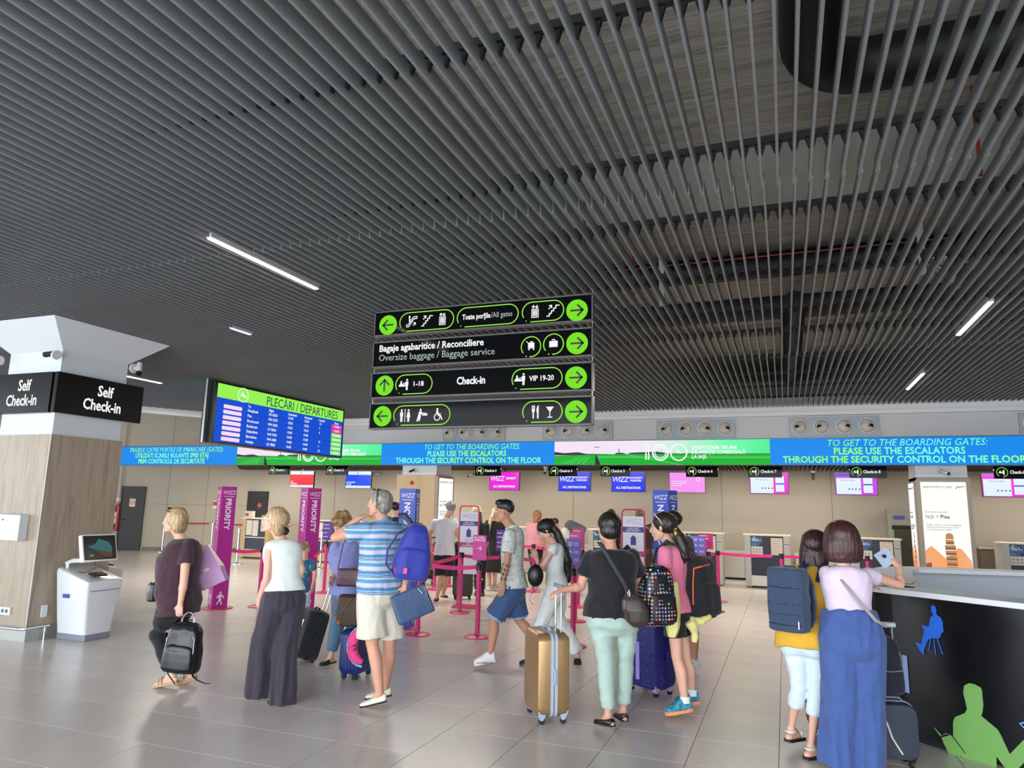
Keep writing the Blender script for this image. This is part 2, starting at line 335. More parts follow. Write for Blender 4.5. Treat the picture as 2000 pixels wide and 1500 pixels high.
m_foil = mat('duct_foil', (170, 175, 182), rough=0.22, metal=1, bump=1.2, bscale=14)
fd = MB(); p0 = V((1.673, 8.461, 4.4)); p1 = V((2.222, 9.48, 4.4))
fd.tube([p0.lerp(p1, k/6) + V(0, 0, .05*sin(k)) for k in range(7)], [.1, .14, .12, .15, .12, .14, .1], n=12)
svc('flexible_duct', fd, m_foil, 'crumpled silver foil duct above the slats near the right ceiling lamp', 'duct', True)

# --- ceiling lamps
m_lamp = mat('lamp_tube', (255, 238, 232), emit=9.0)
m_lampcase = mat('lamp_case', (190, 190, 192), rough=0.4)
LAMPS = [(-4.45, 4.37, 5.87, 'long bright ceiling lamp left of the hanging direction sign'), (-6.56, 6.95, 7.32, 'small lilac-lit lamp above the departures board'),
         (2.07, 8.3, 9.8, 'bright ceiling lamp at the right edge, the nearer of two'), (2.11, 12.43, 13.98, 'smaller bright ceiling lamp at right, further away'), (-11.1, 9.3, 10.1, 'thin ceiling lamp just right of the wood column')]
for x, y0, y1, lb in LAMPS:
    t = thing('ceiling_lamp', lb, 'lamp', (x, (y0+y1)/2, H)); h = (y1 - y0) / 2
    MB().box((-.028, -h, -.004), (.028, h, .09)).build('housing', m_lampcase, t)
    MB().rbox((-.024, -h + .01, -.014), (.024, h - .01, -.0045), .008, axis='y').build('diffuser', m_lamp if '6.56' not in str(x) else mat('lamp_dim', (216, 190, 255), emit=1.6), t)

# --- bulkhead above the check-in row, with jet nozzles
m_bulk = mat('bulkhead_paint', (186, 187, 188), rough=0.7, var=0.02, vscale=1)
m_lip = mat('bulkhead_lip', (214, 215, 216), rough=0.6)
bh = MB(); bh.box((-12.42, 16.02, 2.72), (12, 16.3, 4.1))
struct(bh.build('wall_bulkhead', m_bulk))
struct(MB().box((-12.42, 15.9, 3.72), (12, 16.02, 4.1)).build('trim_1', m_lip))
struct(MB().box((-12.42, 15.893, 3.80), (12, 15.9, 3.808)).build('trim_3', m_bulk))
ol = MB(); ol.add([(-12.42, 15.9, 3.76), (-18.5, 6.27, 3.76), (-18.5, 6.27, 4.1), (-12.42, 15.9, 4.1), (-12.5, 15.96, 3.76), (-18.58, 6.33, 3.76), (-18.58, 6.33, 4.1), (-12.5, 15.96, 4.1)],
              [(0,3,2,1),(4,5,6,7),(0,1,5,4),(3,7,6,2),(0,4,7,3),(1,2,6,5)])
struct(ol.build('trim_2', m_lip))
m_nplate = mat('nozzle_plate', (150, 160, 168), rough=0.45)
m_noz = mat('nozzle_shell', (176, 170, 162), rough=0.4)
m_nring = mat('nozzle_ring', (214, 214, 212), rough=0.35)
m_hole = mat('nozzle_dark', (14, 13, 13), rough=0.9)
NP = [(-7.98, -6.3, 3.26, 3.62), (-5.33, -3.64, 3.27, 3.66), (-2.62, -0.93, 3.30, 3.70), (0.15, 1.86, 3.29, 3.71), (4.25, 5.95, 3.29, 3.71)]
NLAB = ['grey air nozzle panel under the left end of the direction sign', 'grey air nozzle panel half behind the lower right corner of the direction sign', 'grey four-nozzle air panel above the airfield picture', 'grey four-nozzle air panel above the right boarding gates message', 'grey air nozzle panel cut by the right edge']
for q, (x0, x1, z0, z1) in enumerate(NP):
    z0, z1 = 3.29, 3.68
    t = thing('air_nozzle_panel', NLAB[q], 'air vent', ((x0+x1)/2, 15.998, (z0+z1)/2))
    w = (x1-x0)/2
    MB().box((-w, -.02, -.2), (w, .02, .2)).build('plate', m_nplate, t)
    for k in range(4):
        cx = -w + (k + .5) * 2 * w / 4
        # aimed nozzles: bowl ring, ball and dark throat turned to the side
        rg = MB().lathe([(.155, 0), (.165, .02), (.15, .035), (.135, .02), (.13, .005)], (cx, -.02, 0), 24, (0, -1, 0)).build('nozzle_ring', m_nring, t, True)
        MB().ell((cx, -.045, 0), (.135, .058, .135), 20, 10).build('nozzle', m_noz, t, True)
        sx = -.05 if k < 2 else .055
        dd = V(sx*2.2, -1, -.25).normalized()
        c0 = V(cx + sx, -.078, .0)
        nb = MB().lathe([(.07, 0), (.066, .05), (.05, .05), (.045, .02), (.001, .02)], c0, 18, dd).build('nozzle_throat', m_noz, t, True)
        MB().lathe([(.047, .022), (.0, .024)], c0, 18, dd).build('nozzle_opening', m_hole, t)

# --- check-in zone: low slatted ceiling, walls
m_wall = mat('beige_wall', (172, 164, 150), rough=0.75, var=0.03, vscale=.6)
m_wall2 = mat('beige_wall_left', (176, 168, 152), rough=0.75, var=0.03, vscale=.5)
m_joint = mat('wall_joint', (120, 112, 100), rough=.8)
wb_ = struct(MB().box((-17.08, 19.6, 0), (12, 19.8, 5.1)).build('wall_back', m_wall))
for x in (-13.6, -10.9, -5.6, -1.55, 1.1, 3.9, 6.6):
    MB().box((x, 19.594, 0), (x + .012, 19.602, 2.8)).build('wall_joint', m_joint, wb_)
A = (-17.08, 19.6); B = (-21.5, 17.26); Cc = (-24.0, 9.0)
def wallseg(name, a, b, z0, z1, m, th=.15):
    ux = V(b[0]-a[0], b[1]-a[1], 0).normalized(); n = V(-ux.y, ux.x, 0)
    p = [V(a[0], a[1], 0), V(b[0], b[1], 0)]
    vs = [p[0], p[1], p[1] - n*th, p[0] - n*th]
    return MB().add([(v.x, v.y, z0) for v in vs] + [(v.x, v.y, z1) for v in vs], [(0,3,2,1),(4,5,6,7),(0,1,5,4),(1,2,6,5),(2,3,7,6),(3,0,4,7)]).build(name, m)
wl = struct(wallseg('wall_left', A, B, 0, 5.1, m_wall2))
struct(wallseg('wall_far_left', B, Cc, 0, 5.1, m_wall2))
m_base = mat('grey_baseboard', (120, 112, 102), rough=.6)
ul = V(B[0]-A[0], B[1]-A[1], 0).normalized(); nl = V(-ul.y, ul.x, 0)   # along the left wall; nl points into the hall
def LW(s, off=0.0, z=0.0):
    p = V(A[0], A[1], 0) + ul * s + nl * off; return (p.x, p.y, z)
def lbox(s0, s1, o0, o1, z0, z1, mb=None):
    mb = mb or MB(); vs = [LW(s0, o0), LW(s1, o0), LW(s1, o1), LW(s0, o1)]
    return mb.add([(a, b, z0) for a, b, c in vs] + [(a, b, z1) for a, b, c in vs], [(0,1,2,3),(7,6,5,4),(4,5,1,0),(5,6,2,1),(6,7,3,2),(7,4,0,3)])
struct(lbox(0, 3.25, 0, .015, 0, .12).build('baseboard_left', m_base))
struct(MB().box((-17.05, 19.585, 0), (12, 19.6, .12)).build('baseboard_back', m_base))
for s in (1.35, 2.6):
    lbox(s, s + .012, 0, .003, .12, 4.8).build('wall_joint', m_joint, wl)
lbox(0, 3.3, 0, .003, 1.52, 1.53).build('wall_joint', m_joint, wl)
lo = struct(MB().box((-17.3, 16.32, 2.92), (12, 19.6, 3.0)).build('ceiling_low', mat('low_ceiling_dark', (40, 36, 33), rough=.8)))
m_slat2 = mat('low_slat', (92, 84, 78), rough=.5)
ls = MB()
for k in range(-172, 100):
    x = .1*k + .02
    y1 = 19.58; y0 = 16.34
    if x < -14.8: y0 = 16.34 + (-14.8 - x) * 1.2
    ls.box((x-.007, y0, 2.74), (x+.007, y1, 2.84))
stuff(ls.build('low_ceiling_slats', m_slat2, lo))

# --- the left wall door, the black back door, fire cabinet, pipe
m_door = mat('dark_door', (36, 32, 29), rough=.5)
m_dframe = mat('door_frame', (40, 36, 33), rough=.5)
d1 = struct(lbox(3.36, 4.02, .0, .05, 0, 2.05).build('door_1', m_door))
f = MB(); lbox(3.31, 3.36, 0, .07, 0, 2.09, f); lbox(4.02, 4.07, 0, .07, 0, 2.09, f); lbox(3.31, 4.07, 0, .07, 2.05, 2.09, f); f.build('door_frame', m_dframe, d1)
hb = MB(); hb.tube([LW(3.95, .05, 1.0), LW(3.95, .1, 1.0), LW(3.84, .1, 1.0)], .01); hb.build('door_handle', m_blk, d1)
m_paper = mat('paper_white', (226, 216, 202), rough=.6)
m_signred = mat('sign_red', (190, 60, 52), rough=.5)
def ring_on(mb, o, ux, uy, r0, r1, n=24, d=.002):
    o = V(o); ux = V(ux); uy = V(uy); nn = ux.cross(uy) * d
    R = []
    for r, k in ((r0, 0), (r0, 1), (r1, 1), (r1, 0)):
        R.append([o + ux*r*cos(2*pi*i/n) + uy*r*sin(2*pi*i/n) + nn*k for i in range(n)])
    vs = [p for r in R for p in r]; fs = []
    for a in range(4):
        b = (a+1) % 4
        for i in range(n):
            j = (i+1) % n; fs.append((a*n+i, b*n+i, b*n+j, a*n+j))
    return mb.add(vs, fs)
t = tag(lbox(3.6, 3.78, .052, .055, 1.42, 1.68).build('notice', m_paper), 'white no-entry notice on the dark door at far left', 'notice')
rr = MB(); ring_on(rr, LW(3.69, .056, 1.56), -ul, ZA, .05, .07); rr.poly([(-.05, -.008), (.05, -.008), (.05, .008), (-.05, .008)], LW(3.69, .056, 1.56), -ul, ZA, .002); rr.build('no_entry_symbol', m_signred, t)
m_bdoor = mat('black_door', (22, 19, 18), rough=.45)
d2 = struct(MB().box((-17.06, 19.55, 0), (-16.22, 19.6, 2.02)).build('door_2', m_bdoor))
MB().box((-16.8, 19.545, .1), (-16.79, 19.551, 1.95)).build('door_seam', mat('seam', (60, 56, 52)), d2)
rr = MB(); ring_on(rr, (-16.53, 19.548, 1.55), XA, ZA, .05, .085, d=.003)
ns = tag(rr.build('notice', m_signred), 'round red no-entry sticker on the black back door', 'notice')
MB().box((-16.58, 19.545, 1.54), (-16.48, 19.549, 1.56)).build('bar', m_paper, ns)
# fire hose cabinet and conduit at the end of the left wall
t = thing('fire_hose_cabinet', 'red fire hose cabinet with glass front at the left wall, beside the dark door', 'fire cabinet', LW(4.39, .01, 1.05))
cx = MB()
def CB(a0, a1, o0, o1, z0, z1, mb):
    vs = [(-ul*a0 + nl*o0), (-ul*a1 + nl*o0), (-ul*a1 + nl*o1), (-ul*a0 + nl*o1)]
    return mb.add([(v.x, v.y, z0) for v in vs] + [(v.x, v.y, z1) for v in vs], [(3,2,1,0),(4,5,6,7),(0,1,5,4),(1,2,6,5),(2,3,7,6),(3,0,4,7)])
m_fire = mat('fire_red', (196, 34, 28), rough=.4)
fr = MB(); CB(-.35, .33, 0, .12, -.42, -.36, fr); CB(-.35, .33, 0, .12, .40, .46, fr); CB(.27, .33, 0, .12, -.42, .46, fr); CB(-.35, -.29, 0, .12, -.42, .46, fr)
fr.build('cabinet_frame', m_fire, t)
CB(-.29, .27, 0, .03, -.36, .40, MB()).build('cabinet_back', mat('cabinet_dark', (62, 34, 32), rough=.5), t)
hr = MB(); ring_on(hr, nl*.05, -ul, ZA, .14, .30, d=.04); hr.build('hose_reel', mat('hose_cream', (222, 205, 180), rough=.6), t)
hr = MB(); ring_on(hr, nl*.05, -ul, ZA, 0.02, .13, d=.05)
for a in (.5, 2.6, 4.7): hr.poly([(-.02, 0), (.02, 0), (.02, .3), (-.02, .3)], nl*.055, (-ul*cos(a) + V(0,0,sin(a))), (ul*sin(a) + V(0,0,cos(a))), .045)
hr.build('reel_hub', m_fire, t)
t = thing('conduit', 'pale vertical conduit with a small junction box beside the dark left door', 'pipe', LW(4.12, .09, 1.56))
MB().cyl((0, 0, 0), (0, 0, 3.5), .022).build('pipe', mat('conduit_grey', (188, 182, 170), rough=.5), t)
MB().box((-.05, -.04, .04), (.05, .04, .14)).build('junction_box', m_paper, t)
t = thing('extinguisher_sign', 'small red and white fire notice on the left wall above the red belt', 'notice', LW(1.05, .006, 1.55))
CB(-.07, .07, 0, .006, -.13, .13, MB()).build('plate', m_paper, t)
CB(-.065, .065, .006, .009, -.04, .09, MB()).build('symbol', m_signred, t)

struct(MB().box((12, -6, 0), (12.2, 20.6, 5.45)).build('wall_right_light_block', m_bulk))  # unseen wall, added to keep low side light off the slats
struct(MB().box((-24, -6.2, 3.0), (12.2, -6, 5.45)).build('wall_rear_light_block', m_bulk))  # unseen upper wall behind the camera, added to block sky light from the ceiling
# --- daylight glass front behind the camera is open sky; side columns out of view are left out

# ---------------- signs and screens ----------------
EM = 0.80
m_sblk = mat('sign_black', (9, 10, 12), rough=0.08, spec=0.12)
m_sfrm = mat('sign_frame', (74, 78, 80), rough=0.4)
m_green = mat('sign_green', (124, 236, 0), emit=EM*.88)
m_greenl = mat('sign_green_line', (158, 240, 70), emit=EM*.95)
m_white = mat('sign_white', (244, 248, 246), emit=EM)
m_grey = mat('sign_grey', (182, 196, 192), emit=EM*.8)
m_arrow = mat('arrow_black', (12, 20, 8), rough=.5)
def rings2d(pts): return pts
def stroke(mb, pts, w, o, ux, uy, d=.002, close=False):
    """thick polyline on a plane"""
    pts = [V(p[0], p[1], 0) for p in pts]; n = len(pts)
    segs = n if close else n - 1
    for i in range(segs):
        a = pts[i]; b = pts[(i+1) % n]; t = (b - a)
        if t.length < 1e-6: continue
        t.normalize(); q = V(-t.y, t.x, 0) * w/2; e = t * w*.35
        mb.poly([tuple((a-e-q)[:2]), tuple((b+e-q)[:2]), tuple((b+e+q)[:2]), tuple((a-e+q)[:2])], o, ux, uy, d)
    return mb
def disc(mb, c, r, o, ux, uy, d=.002, n=20, ry=None):
    ry = ry or r
    return mb.poly([(c[0]+r*cos(2*pi*i/n), c[1]+ry*sin(2*pi*i/n)) for i in range(n)], o, ux, uy, d)
def pill(x0, x1, y0, y1, r=None):
    """open pill outline: gap at lower left as in the airport pictograms"""
    r = r or (y1-y0)/2; p = []
    p.append((x0 + .9*r, y0)); p.append((x1-r, y0))
    p += [(x1-r + r*sin(t), y0+r - r*cos(t)) for t in [pi*k/12 for k in range(1, 12)]] if abs(2*r-(y1-y0)) < 1e-6 else []
    p.append((x1-r, y1)); p.append((x0+r, y1))
    p += [(x0+r - r*sin(t), y1-r + r*cos(t)) for t in [pi*k/12 for k in range(1, 9)]]
    return p
F_OFF = -.003
def icon(kind, mb, s, o, ux, uy, d=.002):
    """pictogram, s = half height"""
    S = lambda pts, w, **k: stroke(mb, [(a*s, b*s) for a, b in pts], w*s, o, ux, uy, d, **k)
    P = lambda pts: mb.poly([(a*s, b*s) for a, b in pts], o, ux, uy, d)
    D = lambda c, r, **k: disc(mb, (c[0]*s, c[1]*s), r*s, o, ux, uy, d, **k)
    def man(cx, h=1.0, w=.26, y=0):
        D((cx, y+.82*h), .17*h)
        P([(cx-w*h, y+.55*h), (cx+w*h, y+.55*h), (cx+w*h, y-.15*h), (cx+.18*h, y-.15*h), (cx+.18*h, y-1*h), (cx-.18*h, y-1*h), (cx-.18*h, y-.15*h), (cx-w*h, y-.15*h)])
    if kind == 'right': S([(-.55, 0), (.5, 0)], .17); S([(.08, .48), (.55, 0), (.08, -.48)], .17)
    elif kind == 'left': S([(.55, 0), (-.5, 0)], .17); S([(-.08, .48), (-.55, 0), (-.08, -.48)], .17)
    elif kind == 'up': S([(0, -.55), (0, .5)], .17); S([(-.48, .08), (0, .55), (.48, .08)], .17)
    elif kind == 'stairs':
        S([(-1, -.95), (-.6, -.95), (-.6, -.55), (-.25, -.55), (-.25, -.15), (.1, -.15), (.1, .25), (.45, .25), (.45, .7), (1, .7)], .16)
        S([(-.7, .2), (-.25, .72)], .14); S([(-.62, .75), (-.22, .75), (-.22, .35)], .14)
    elif kind == 'lift':
        S([(-.55, -1), (.55, -1), (.55, .35), (-.55, .35)], .1, close=True)
        for x in (-.28, 0, .28): D((x, .12), .11); P([(x-.11, .0), (x+.11, .0), (x+.08, -.85), (x-.08, -.85)])
        S([(-.28, .5), (-.28, .9)], .12); S([(-.5, .7), (-.28, .98), (-.06, .7)], .12)
        S([(.28, .98), (.28, .6)], .12); S([(.06, .75), (.28, .5), (.5, .75)], .12)
    elif kind == 'escalator':
        S([(-.95, -.9), (-.55, -.9), (.3, .3), (.6, .45), (.95, .45)], .16); S([(-1, -.55), (-.6, -.5), (.15, .6), (.5, .8), (.95, .8)], .12)
        S([(-.95, -.9), (-1, -.55)], .12); S([(.95, .45), (.98, .8)], .12); D((-.45, .85), .16); S([(-.45, .6), (-.4, .0)], .22)
        S([(.3, -.75), (.65, -.3)], .12); S([(.35, -.3), (.7, -.25), (.72, -.65)], .12)
    elif kind == 'trolley':
        P([(-.6, -.5), (.7, -.5), (.7, .5), (-.6, .5)]); S([(-.1, .5), (-.1, .72), (.3, .72), (.3, .5)], .12); S([(-.95, .8), (-.6, .45)], .14); D((-.4, -.85), .16); D((.55, -.85), .16); S([(-.6, -.6), (.7, -.6)], .1)
    elif kind == 'case':
        P([(-.85, -.65), (.85, -.65), (.85, .55), (-.85, .55)]); S([(-.25, .55), (-.25, .85), (.25, .85), (.25, .55)], .13)
    elif kind == 'desk':
        man(.5, 1.0); P([(-1.1, -.35), (.25, -.35), (.25, -.05), (-1.1, -.05)]); D((-.65, .5), .16); P([(-.95, -.05), (-.35, -.05), (-.5, .32), (-.8, .32)]); S([(-.3, .0), (-.1, .3)], .12); S([(.05, .0), (.2, .35)], .12)
    elif kind == 'toilets':
        man(-.62); S([(0, -1), (0, 1)], .1); D((.62, .82), .17)
        P([(.44, .55), (.8, .55), (.95, -.3), (.8, -.3), (.8, -1), (.46, -1), (.46, -.3), (.3, -.3)])
    elif kind == 'baby':
        D((-.15, .82), .17); P([(-.4, .6), (0, .6), (.3, .1), (.1, .0), (-.1, .3), (-.1, -.3), (-.3, -1), (-.45, -1), (-.5, -.5), (-.65, -1), (-.85, -1), (-.6, -.2)])
        P([(.2, -.1), (1.05, -.1), (1.05, .08), (.2, .08)]); D((.4, .28), .12); P([(.5, .1), (1.0, .1), (.95, .3), (.55, .3)])
    elif kind == 'wheelchair':
        D((-.1, .85), .17); P([(-.28, .62), (.1, .62), (.1, .15), (-.28, .15)])
        ring_on(mb, V(o) + V(ux)*(-.1*s) + V(uy)*(-.4*s), ux, uy, .42*s, .56*s, 24, d); S([(0, .12), (.5, .12)], .12); S([(.1, -.15), (.5, -.15), (.75, -.75)], .18)
    elif kind == 'cutlery':
        P([(-.45, -1), (-.25, -1), (-.25, -.1), (-.12, .1), (-.12, .95), (-.25, .95), (-.25, .4), (-.32, .4), (-.32, .95), (-.4, .95), (-.4, .4), (-.47, .4), (-.47, .95), (-.58, .95), (-.58, .1), (-.45, -.1)])
        P([(.25, -1), (.48, -1), (.48, 1), (.3, .85), (.15, .4), (.15, -.1), (.25, -.1)])
    elif kind == 'glass':
        P([(-.6, .7), (.6, .7), (.06, -.05), (.06, -.75), (.38, -.8), (.38, -.92), (-.38, -.92), (-.38, -.8), (-.06, -.75), (-.06, -.05)])
    elif kind == 'plane':
        P([(-.9, .25), (-.6, -.1), (.55, -.35), (.95, -.15), (.9, .05), (.3, .1), (-.2, .75), (-.42, .72), (-.2, .1), (-.6, .1), (-.78, .3)])
    elif kind == 'walker':
        D((.0, .85), .15); P([(-.15, .62), (.15, .62), (.5, .25), (.62, .0), (.5, -.05), (.3, .2), (.12, .3), (.15, -.2), (.35, -1), (.18, -1), (0, -.35), (-.2, -.7), (-.45, -1), (-.55, -.9), (-.3, -.5), (-.17, -.1), (-.15, .25), (-.35, .0), (-.55, .05), (-.5, .25)])
    return mb
YS = 6.66   # face of the direction sign
t = thing('direction_sign', 'large black hanging direction sign of four panels with green arrows', 'sign', (-2.975, 6.7, 3.18))
def L(p): return (p[0] + 2.975, -.04, p[2] - 3.18)
PZ = [(3.56, 3.84), (3.20, 3.49), (2.855, 3.14), (2.515, 2.80)]
panels = []
for z0, z1 in PZ:
    p = MB().box((-1.255, -.036, z0-3.18), (1.255, .036, z1-3.18)).build('sign_panel', m_sblk, t); panels.append(p)
    f = MB()
    for a, b in ((z1-.012, z1+.003), (z0-.003, z0+.012)): f.box((-1.26, -.04, a-3.18), (1.26, .04, b-3.18))
    f.box((-1.262, -.04, z0-3.18), (-1.25, .04, z1-3.18)); f.box((1.25, -.04, z0-3.18), (1.262, .04, z1-3.18))
    f.build('panel_frame', m_sfrm, p)
for x in (-1.25, 1.25):
    MB().cyl((x, 0, -.66), (x, 0, .719), .006, n=6).build('hanging_rod', mat('steel', (190, 192, 194), rough=.25, metal=1), t)
def circ(pi_, p, kind, r=.112):
    a = MB(); disc(a, (0, 0), r, L(p), XA, ZA, .003, 32); a.build('arrow_disc', m_green, panels[pi_])
    b = MB(); q = L(p); icon(kind, b, r, (q[0], q[1]-.003, q[2]), XA, ZA); b.build('arrow', m_arrow, panels[pi_])
def pillb(pi_, a, b, w=.010):
    A_ = L(a); B_ = L(b); mb = MB(); zc = 0
    x0, x1, y0, y1 = A_[0], B_[0], min(A_[2], B_[2]), max(A_[2], B_[2])
    stroke(mb, pill(x0, x1, y0, y1), w, (0, -.04, 0), XA, ZA); r = (y1-y0)/2
    disc(mb, (x0 + .42*r, y0 + .12*r), w*.6, (0, -.04, 0), XA, ZA)
    mb.build('pill_outline', m_greenl, panels[pi_])
RZ = (3.70, 3.345, 2.995, 2.655)
def ic(pi_, p, kind, s):
    p = (p[0], p[1], RZ[pi_]); mb = MB(); icon(kind, mb, s, L(p), XA, ZA); mb.build('pictogram', m_white, panels[pi_])
circ(0, (-4.058, 6.66, 3.679), 'left'); circ(0, (-1.876, 6.66, 3.675), 'right')
def row(pi_, zc, x0, x1, hh=.105): pillb(pi_, (x0, 0, zc-hh), (x1, 0, zc+hh))
row(0, 3.695, -3.909, -3.249); row(0, 3.695, -3.207, -2.508); row(0, 3.695, -2.463, -2.015)
for p, k in (((-3.76, 6.66, 3.669), 'escalator'), ((-3.571, 6.66, 3.672), 'stairs'), ((-3.384, 6.66, 3.676), 'lift'), ((-2.323, 6.66, 3.667), 'lift'), ((-2.129, 6.66, 3.663), 'stairs')): ic(0, p, k, .065)
text('Toate porțile', .082, m_white, panels[0], L((-3.146, 0, 3.695)), XA, ZA, 'LEFT', bold=.02, sx=.74)
text('/All gates', .082, m_grey, panels[0], L((-2.814, 0, 3.695)), XA, ZA, 'LEFT', sx=.80)
circ(1, (-1.873, 6.66, 3.334), 'right')
text('Bagaje agabaritice / Reconciliere', .105, m_white, panels[1], L((-4.154, 6.66, 3.409)), XA, ZA, 'LEFT', bold=.02, sx=.93)
text('Oversize baggage / Baggage service', .105, m_grey, panels[1], L((-4.154, 6.66, 3.304)), XA, ZA, 'LEFT', sx=.94)
for px, k in (((-2.361, 6.66, 3.329), 'trolley'), ((-2.12, 6.66, 3.341), 'case')):
    q = L(px); mb = MB(); n_ = 30
    stroke(mb, [(.105*cos(t_), .105*sin(t_)) for t_ in [radians(-95 + 310*k_/n_) for k_ in range(n_+1)]], .010, q, XA, ZA); disc(mb, (-.05, -.1), .007, q, XA, ZA)
    mb.build('pill_outline', m_greenl, panels[1]); ic(1, px, k, .052)
circ(2, (-4.063, 6.66, 2.994), 'up'); circ(2, (-1.882, 6.66, 2.986), 'right')
row(2, 2.995, -3.922, -3.477); row(2, 2.995, -2.561, -2.025)
ic(2, (-3.814, 6.66, 2.995), 'desk', .062); ic(2, (-2.466, 6.66, 2.993), 'desk', .062)
text('1-18', .075, m_white, panels[2], L((-3.713, 0, 2.995)), XA, ZA, 'LEFT', bold=.02)
text('Check-in', .112, m_white, panels[2], L((-3.187, 6.66, 3.003)), XA, ZA, 'LEFT', bold=.028, sx=.81)
text('VIP 19-20', .075, m_white, panels[2], L((-2.372, 0, 2.995)), XA, ZA, 'LEFT', bold=.02, sx=.88)
circ(3, (-4.069, 6.66, 2.654), 'left'); circ(3, (-1.88, 6.66, 2.645), 'right')
row(3, 2.655, -3.928, -3.251); row(3, 2.655, -2.437, -2.021)
for p, k in (((-3.789, 6.66, 2.658), 'toilets'), ((-3.59, 6.66, 2.658), 'baby'), ((-3.395, 6.66, 2.653), 'wheelchair'), ((-2.3, 6.66, 2.651), 'cutlery'), ((-2.149, 6.66, 2.652), 'glass')): ic(3, p, k, .068)

# --- departures board
t = thing('departures_board', 'wide departures screen with green header and blue flight rows, hung on posts', 'screen', (-9.72, 12.05, 3.29))
m_scase = mat('screen_case', (14, 14, 16), rough=.35)
y0, y1, z0, z1 = -2.04, 1.95, -.53, .54
MB().box((-.16, y0-.06, z0-.03), (.10, y1+.05, z1+.03)).build('case', m_scase, t)
m_scrblue = mat('screen_blue', (8, 78, 214), emit=EM*.95)
m_scrgreen = mat('screen_green', (150, 240, 84), emit=EM)
m_dkgreen = mat('header_lettering', (20, 84, 76), emit=EM*.8)
def face(a, b, x=.102, m=None, name='screen', par=None):
    return MB().box((x - .004, a[0], a[1]), (x, b[0], b[1])).build(name, m, par or t)
scr = face((y0, z0), (y1, z1 - .26), m=m_scrblue); face((y0, z1 - .26), (y1, z1), m=m_scrgreen, name='header')
MB().box((-.168, y0, z0), (-.162, y1, z1-.26)).build('rear_screen', m_scrblue, t); MB().box((-.168, y0, z1-.26), (-.162, y1, z1)).build('rear_header', m_scrgreen, t)
TX = .103
def dt(s, y, z, size, m=m_white, sx=1.0, bold=0.0, par=None): text(s, size, m, par or scr, (TX, y, z), YA, ZA, 'LEFT', bold=bold, sx=sx, off=.001)
dt('PLECĂRI / DEPARTURES', -.72, .39, .26, m_dkgreen, sx=.9)
mb = MB(); icon('plane', mb, .095, (TX, -1.38, .40), YA, ZA, .003); ring_on(mb, (TX, -1.38, .41), YA, ZA, .125, .14, d=.003); mb.build('plane_symbol', m_white, scr)
heads = [('To', -1.22), ('Flight', -.62), ('Scheduled', -.02), ('Estimated', .52), ('Counter', 1.03), ('Status', 1.62)]
for s_, y in heads: dt(s_, y, .215, .068, bold=.01)
rows = [('Hurghada', 'U5 6520', '12:30', '12:30', '13'), ('Pisa', 'W4 3727', '12:55', '12:55', '1'), ('Dortmund', 'W4 3655', '13:25', '13:25', '5'), ('Bucharest', 'LY 9034', '13:45', '13:45', ''),
        ('Zakynthos', 'W4 7473', '13:50', '13:50', '11'), ('Barcelona', 'W4 3685', '14:40', '14:40', '1'), ('Antalya', '2C 9805', '14:45', '14:45', '13')]
m_plate = mat('airline_plate', (248, 214, 244), emit=EM); m_pk = mat('status_pink', (248, 62, 160), emit=EM*.95)
for k, r in enumerate(rows):
    z = .135 - k * .1
    for s_, y in zip(r, (-1.22, -.62, -.02, .52, 1.06)):
        if s_: dt(s_, y, z, .075, bold=.008)
    mb = MB(); w_ = .245; mb.poly([(-w_ + .03 + (w_*2-.06)*(i > 3) + .035*cos(radians(a)), .035*sin(radians(a))) for i, a in enumerate((90, 130, 230, 270, 270, 310, 50, 90))], (TX, -1.62, z), YA, ZA, .003); mb.build('airline_plate', m_plate, scr)
    face((1.53, z-.043), (1.92, z+.043), x=TX+.003, m=(m_pk if k < 2 else m_scrgreen), name='status_box', par=scr)
    text(('CLOSED' if k < 2 else 'CHECK-IN' if k < 6 else 'ON TIME'), .055, m_white, scr, (TX+.004, 1.725, z), YA, ZA, 'CENTER', bold=.01, off=.001)
    MB().box((TX-.002, y0+.25, z-.052), (TX+.001, 1.5, z-.049)).build('row_line', mat('row_line', (6, 44, 130), emit=EM*.6), scr)
m_post = mat('aluminium_profile', (170, 172, 174), rough=.35, metal=.8)
pm = MB(); pm.box((-.05, y0-.14, z0-.03), (-.01, y0-.065, .605))
pm.build('post', m_post, t)
sl = MB()
for k in range(26): sl.box((-.009, y0-.112, z0+.02+k*.045), (-.006, y0-.093, z0+.045+k*.045))
sl.build('slot_row', m_hole, t)
MB().box((-.05, y1+.06, z0-.03), (-.01, y1+.12, .605)).build('post', m_post, t)

# --- LED banner
BY = 15.86
t = thing('led_banner', 'long LED banner over the check-in desks with boarding directions and airfield pictures', 'banner', (-7, BY, 2.955))
MB().box((-12.2, .0, -.275), (16, .13, .285)).build('case', m_scase, t)
m_bblue = mat('banner_blue', (8, 140, 240), emit=EM*.95)
m_btx = ramp_mat('banner_lettering', [(0.0, (150, 255, 100)), (1.0, (120, 255, 220))], 'wave_x', .08, emit=EM*1.0, distort=0, detail=0)
m_sky = ramp_mat('banner_sky', [(0.0, (246, 226, 244)), (0.45, (240, 232, 244)), (0.8, (120, 250, 180)), (1, (80, 240, 150))], 'gradz', emit=EM*.98, rot=(0, radians(-90), 0), stretch=(1, 1, 1), coords='Generated')
m_fld = mat('banner_field', (22, 190, 52), emit=EM*.85); m_fld2 = mat('banner_field_light', (90, 220, 110), emit=EM*.85)
m_hill = mat('banner_hills', (70, 60, 84), emit=EM*.7); m_rwy = mat('banner_runway', (50, 50, 56), emit=EM*.6)
SEG = [-18.75, -14.33, -9.66, -4.99, -.24, 4.5, 9.2]
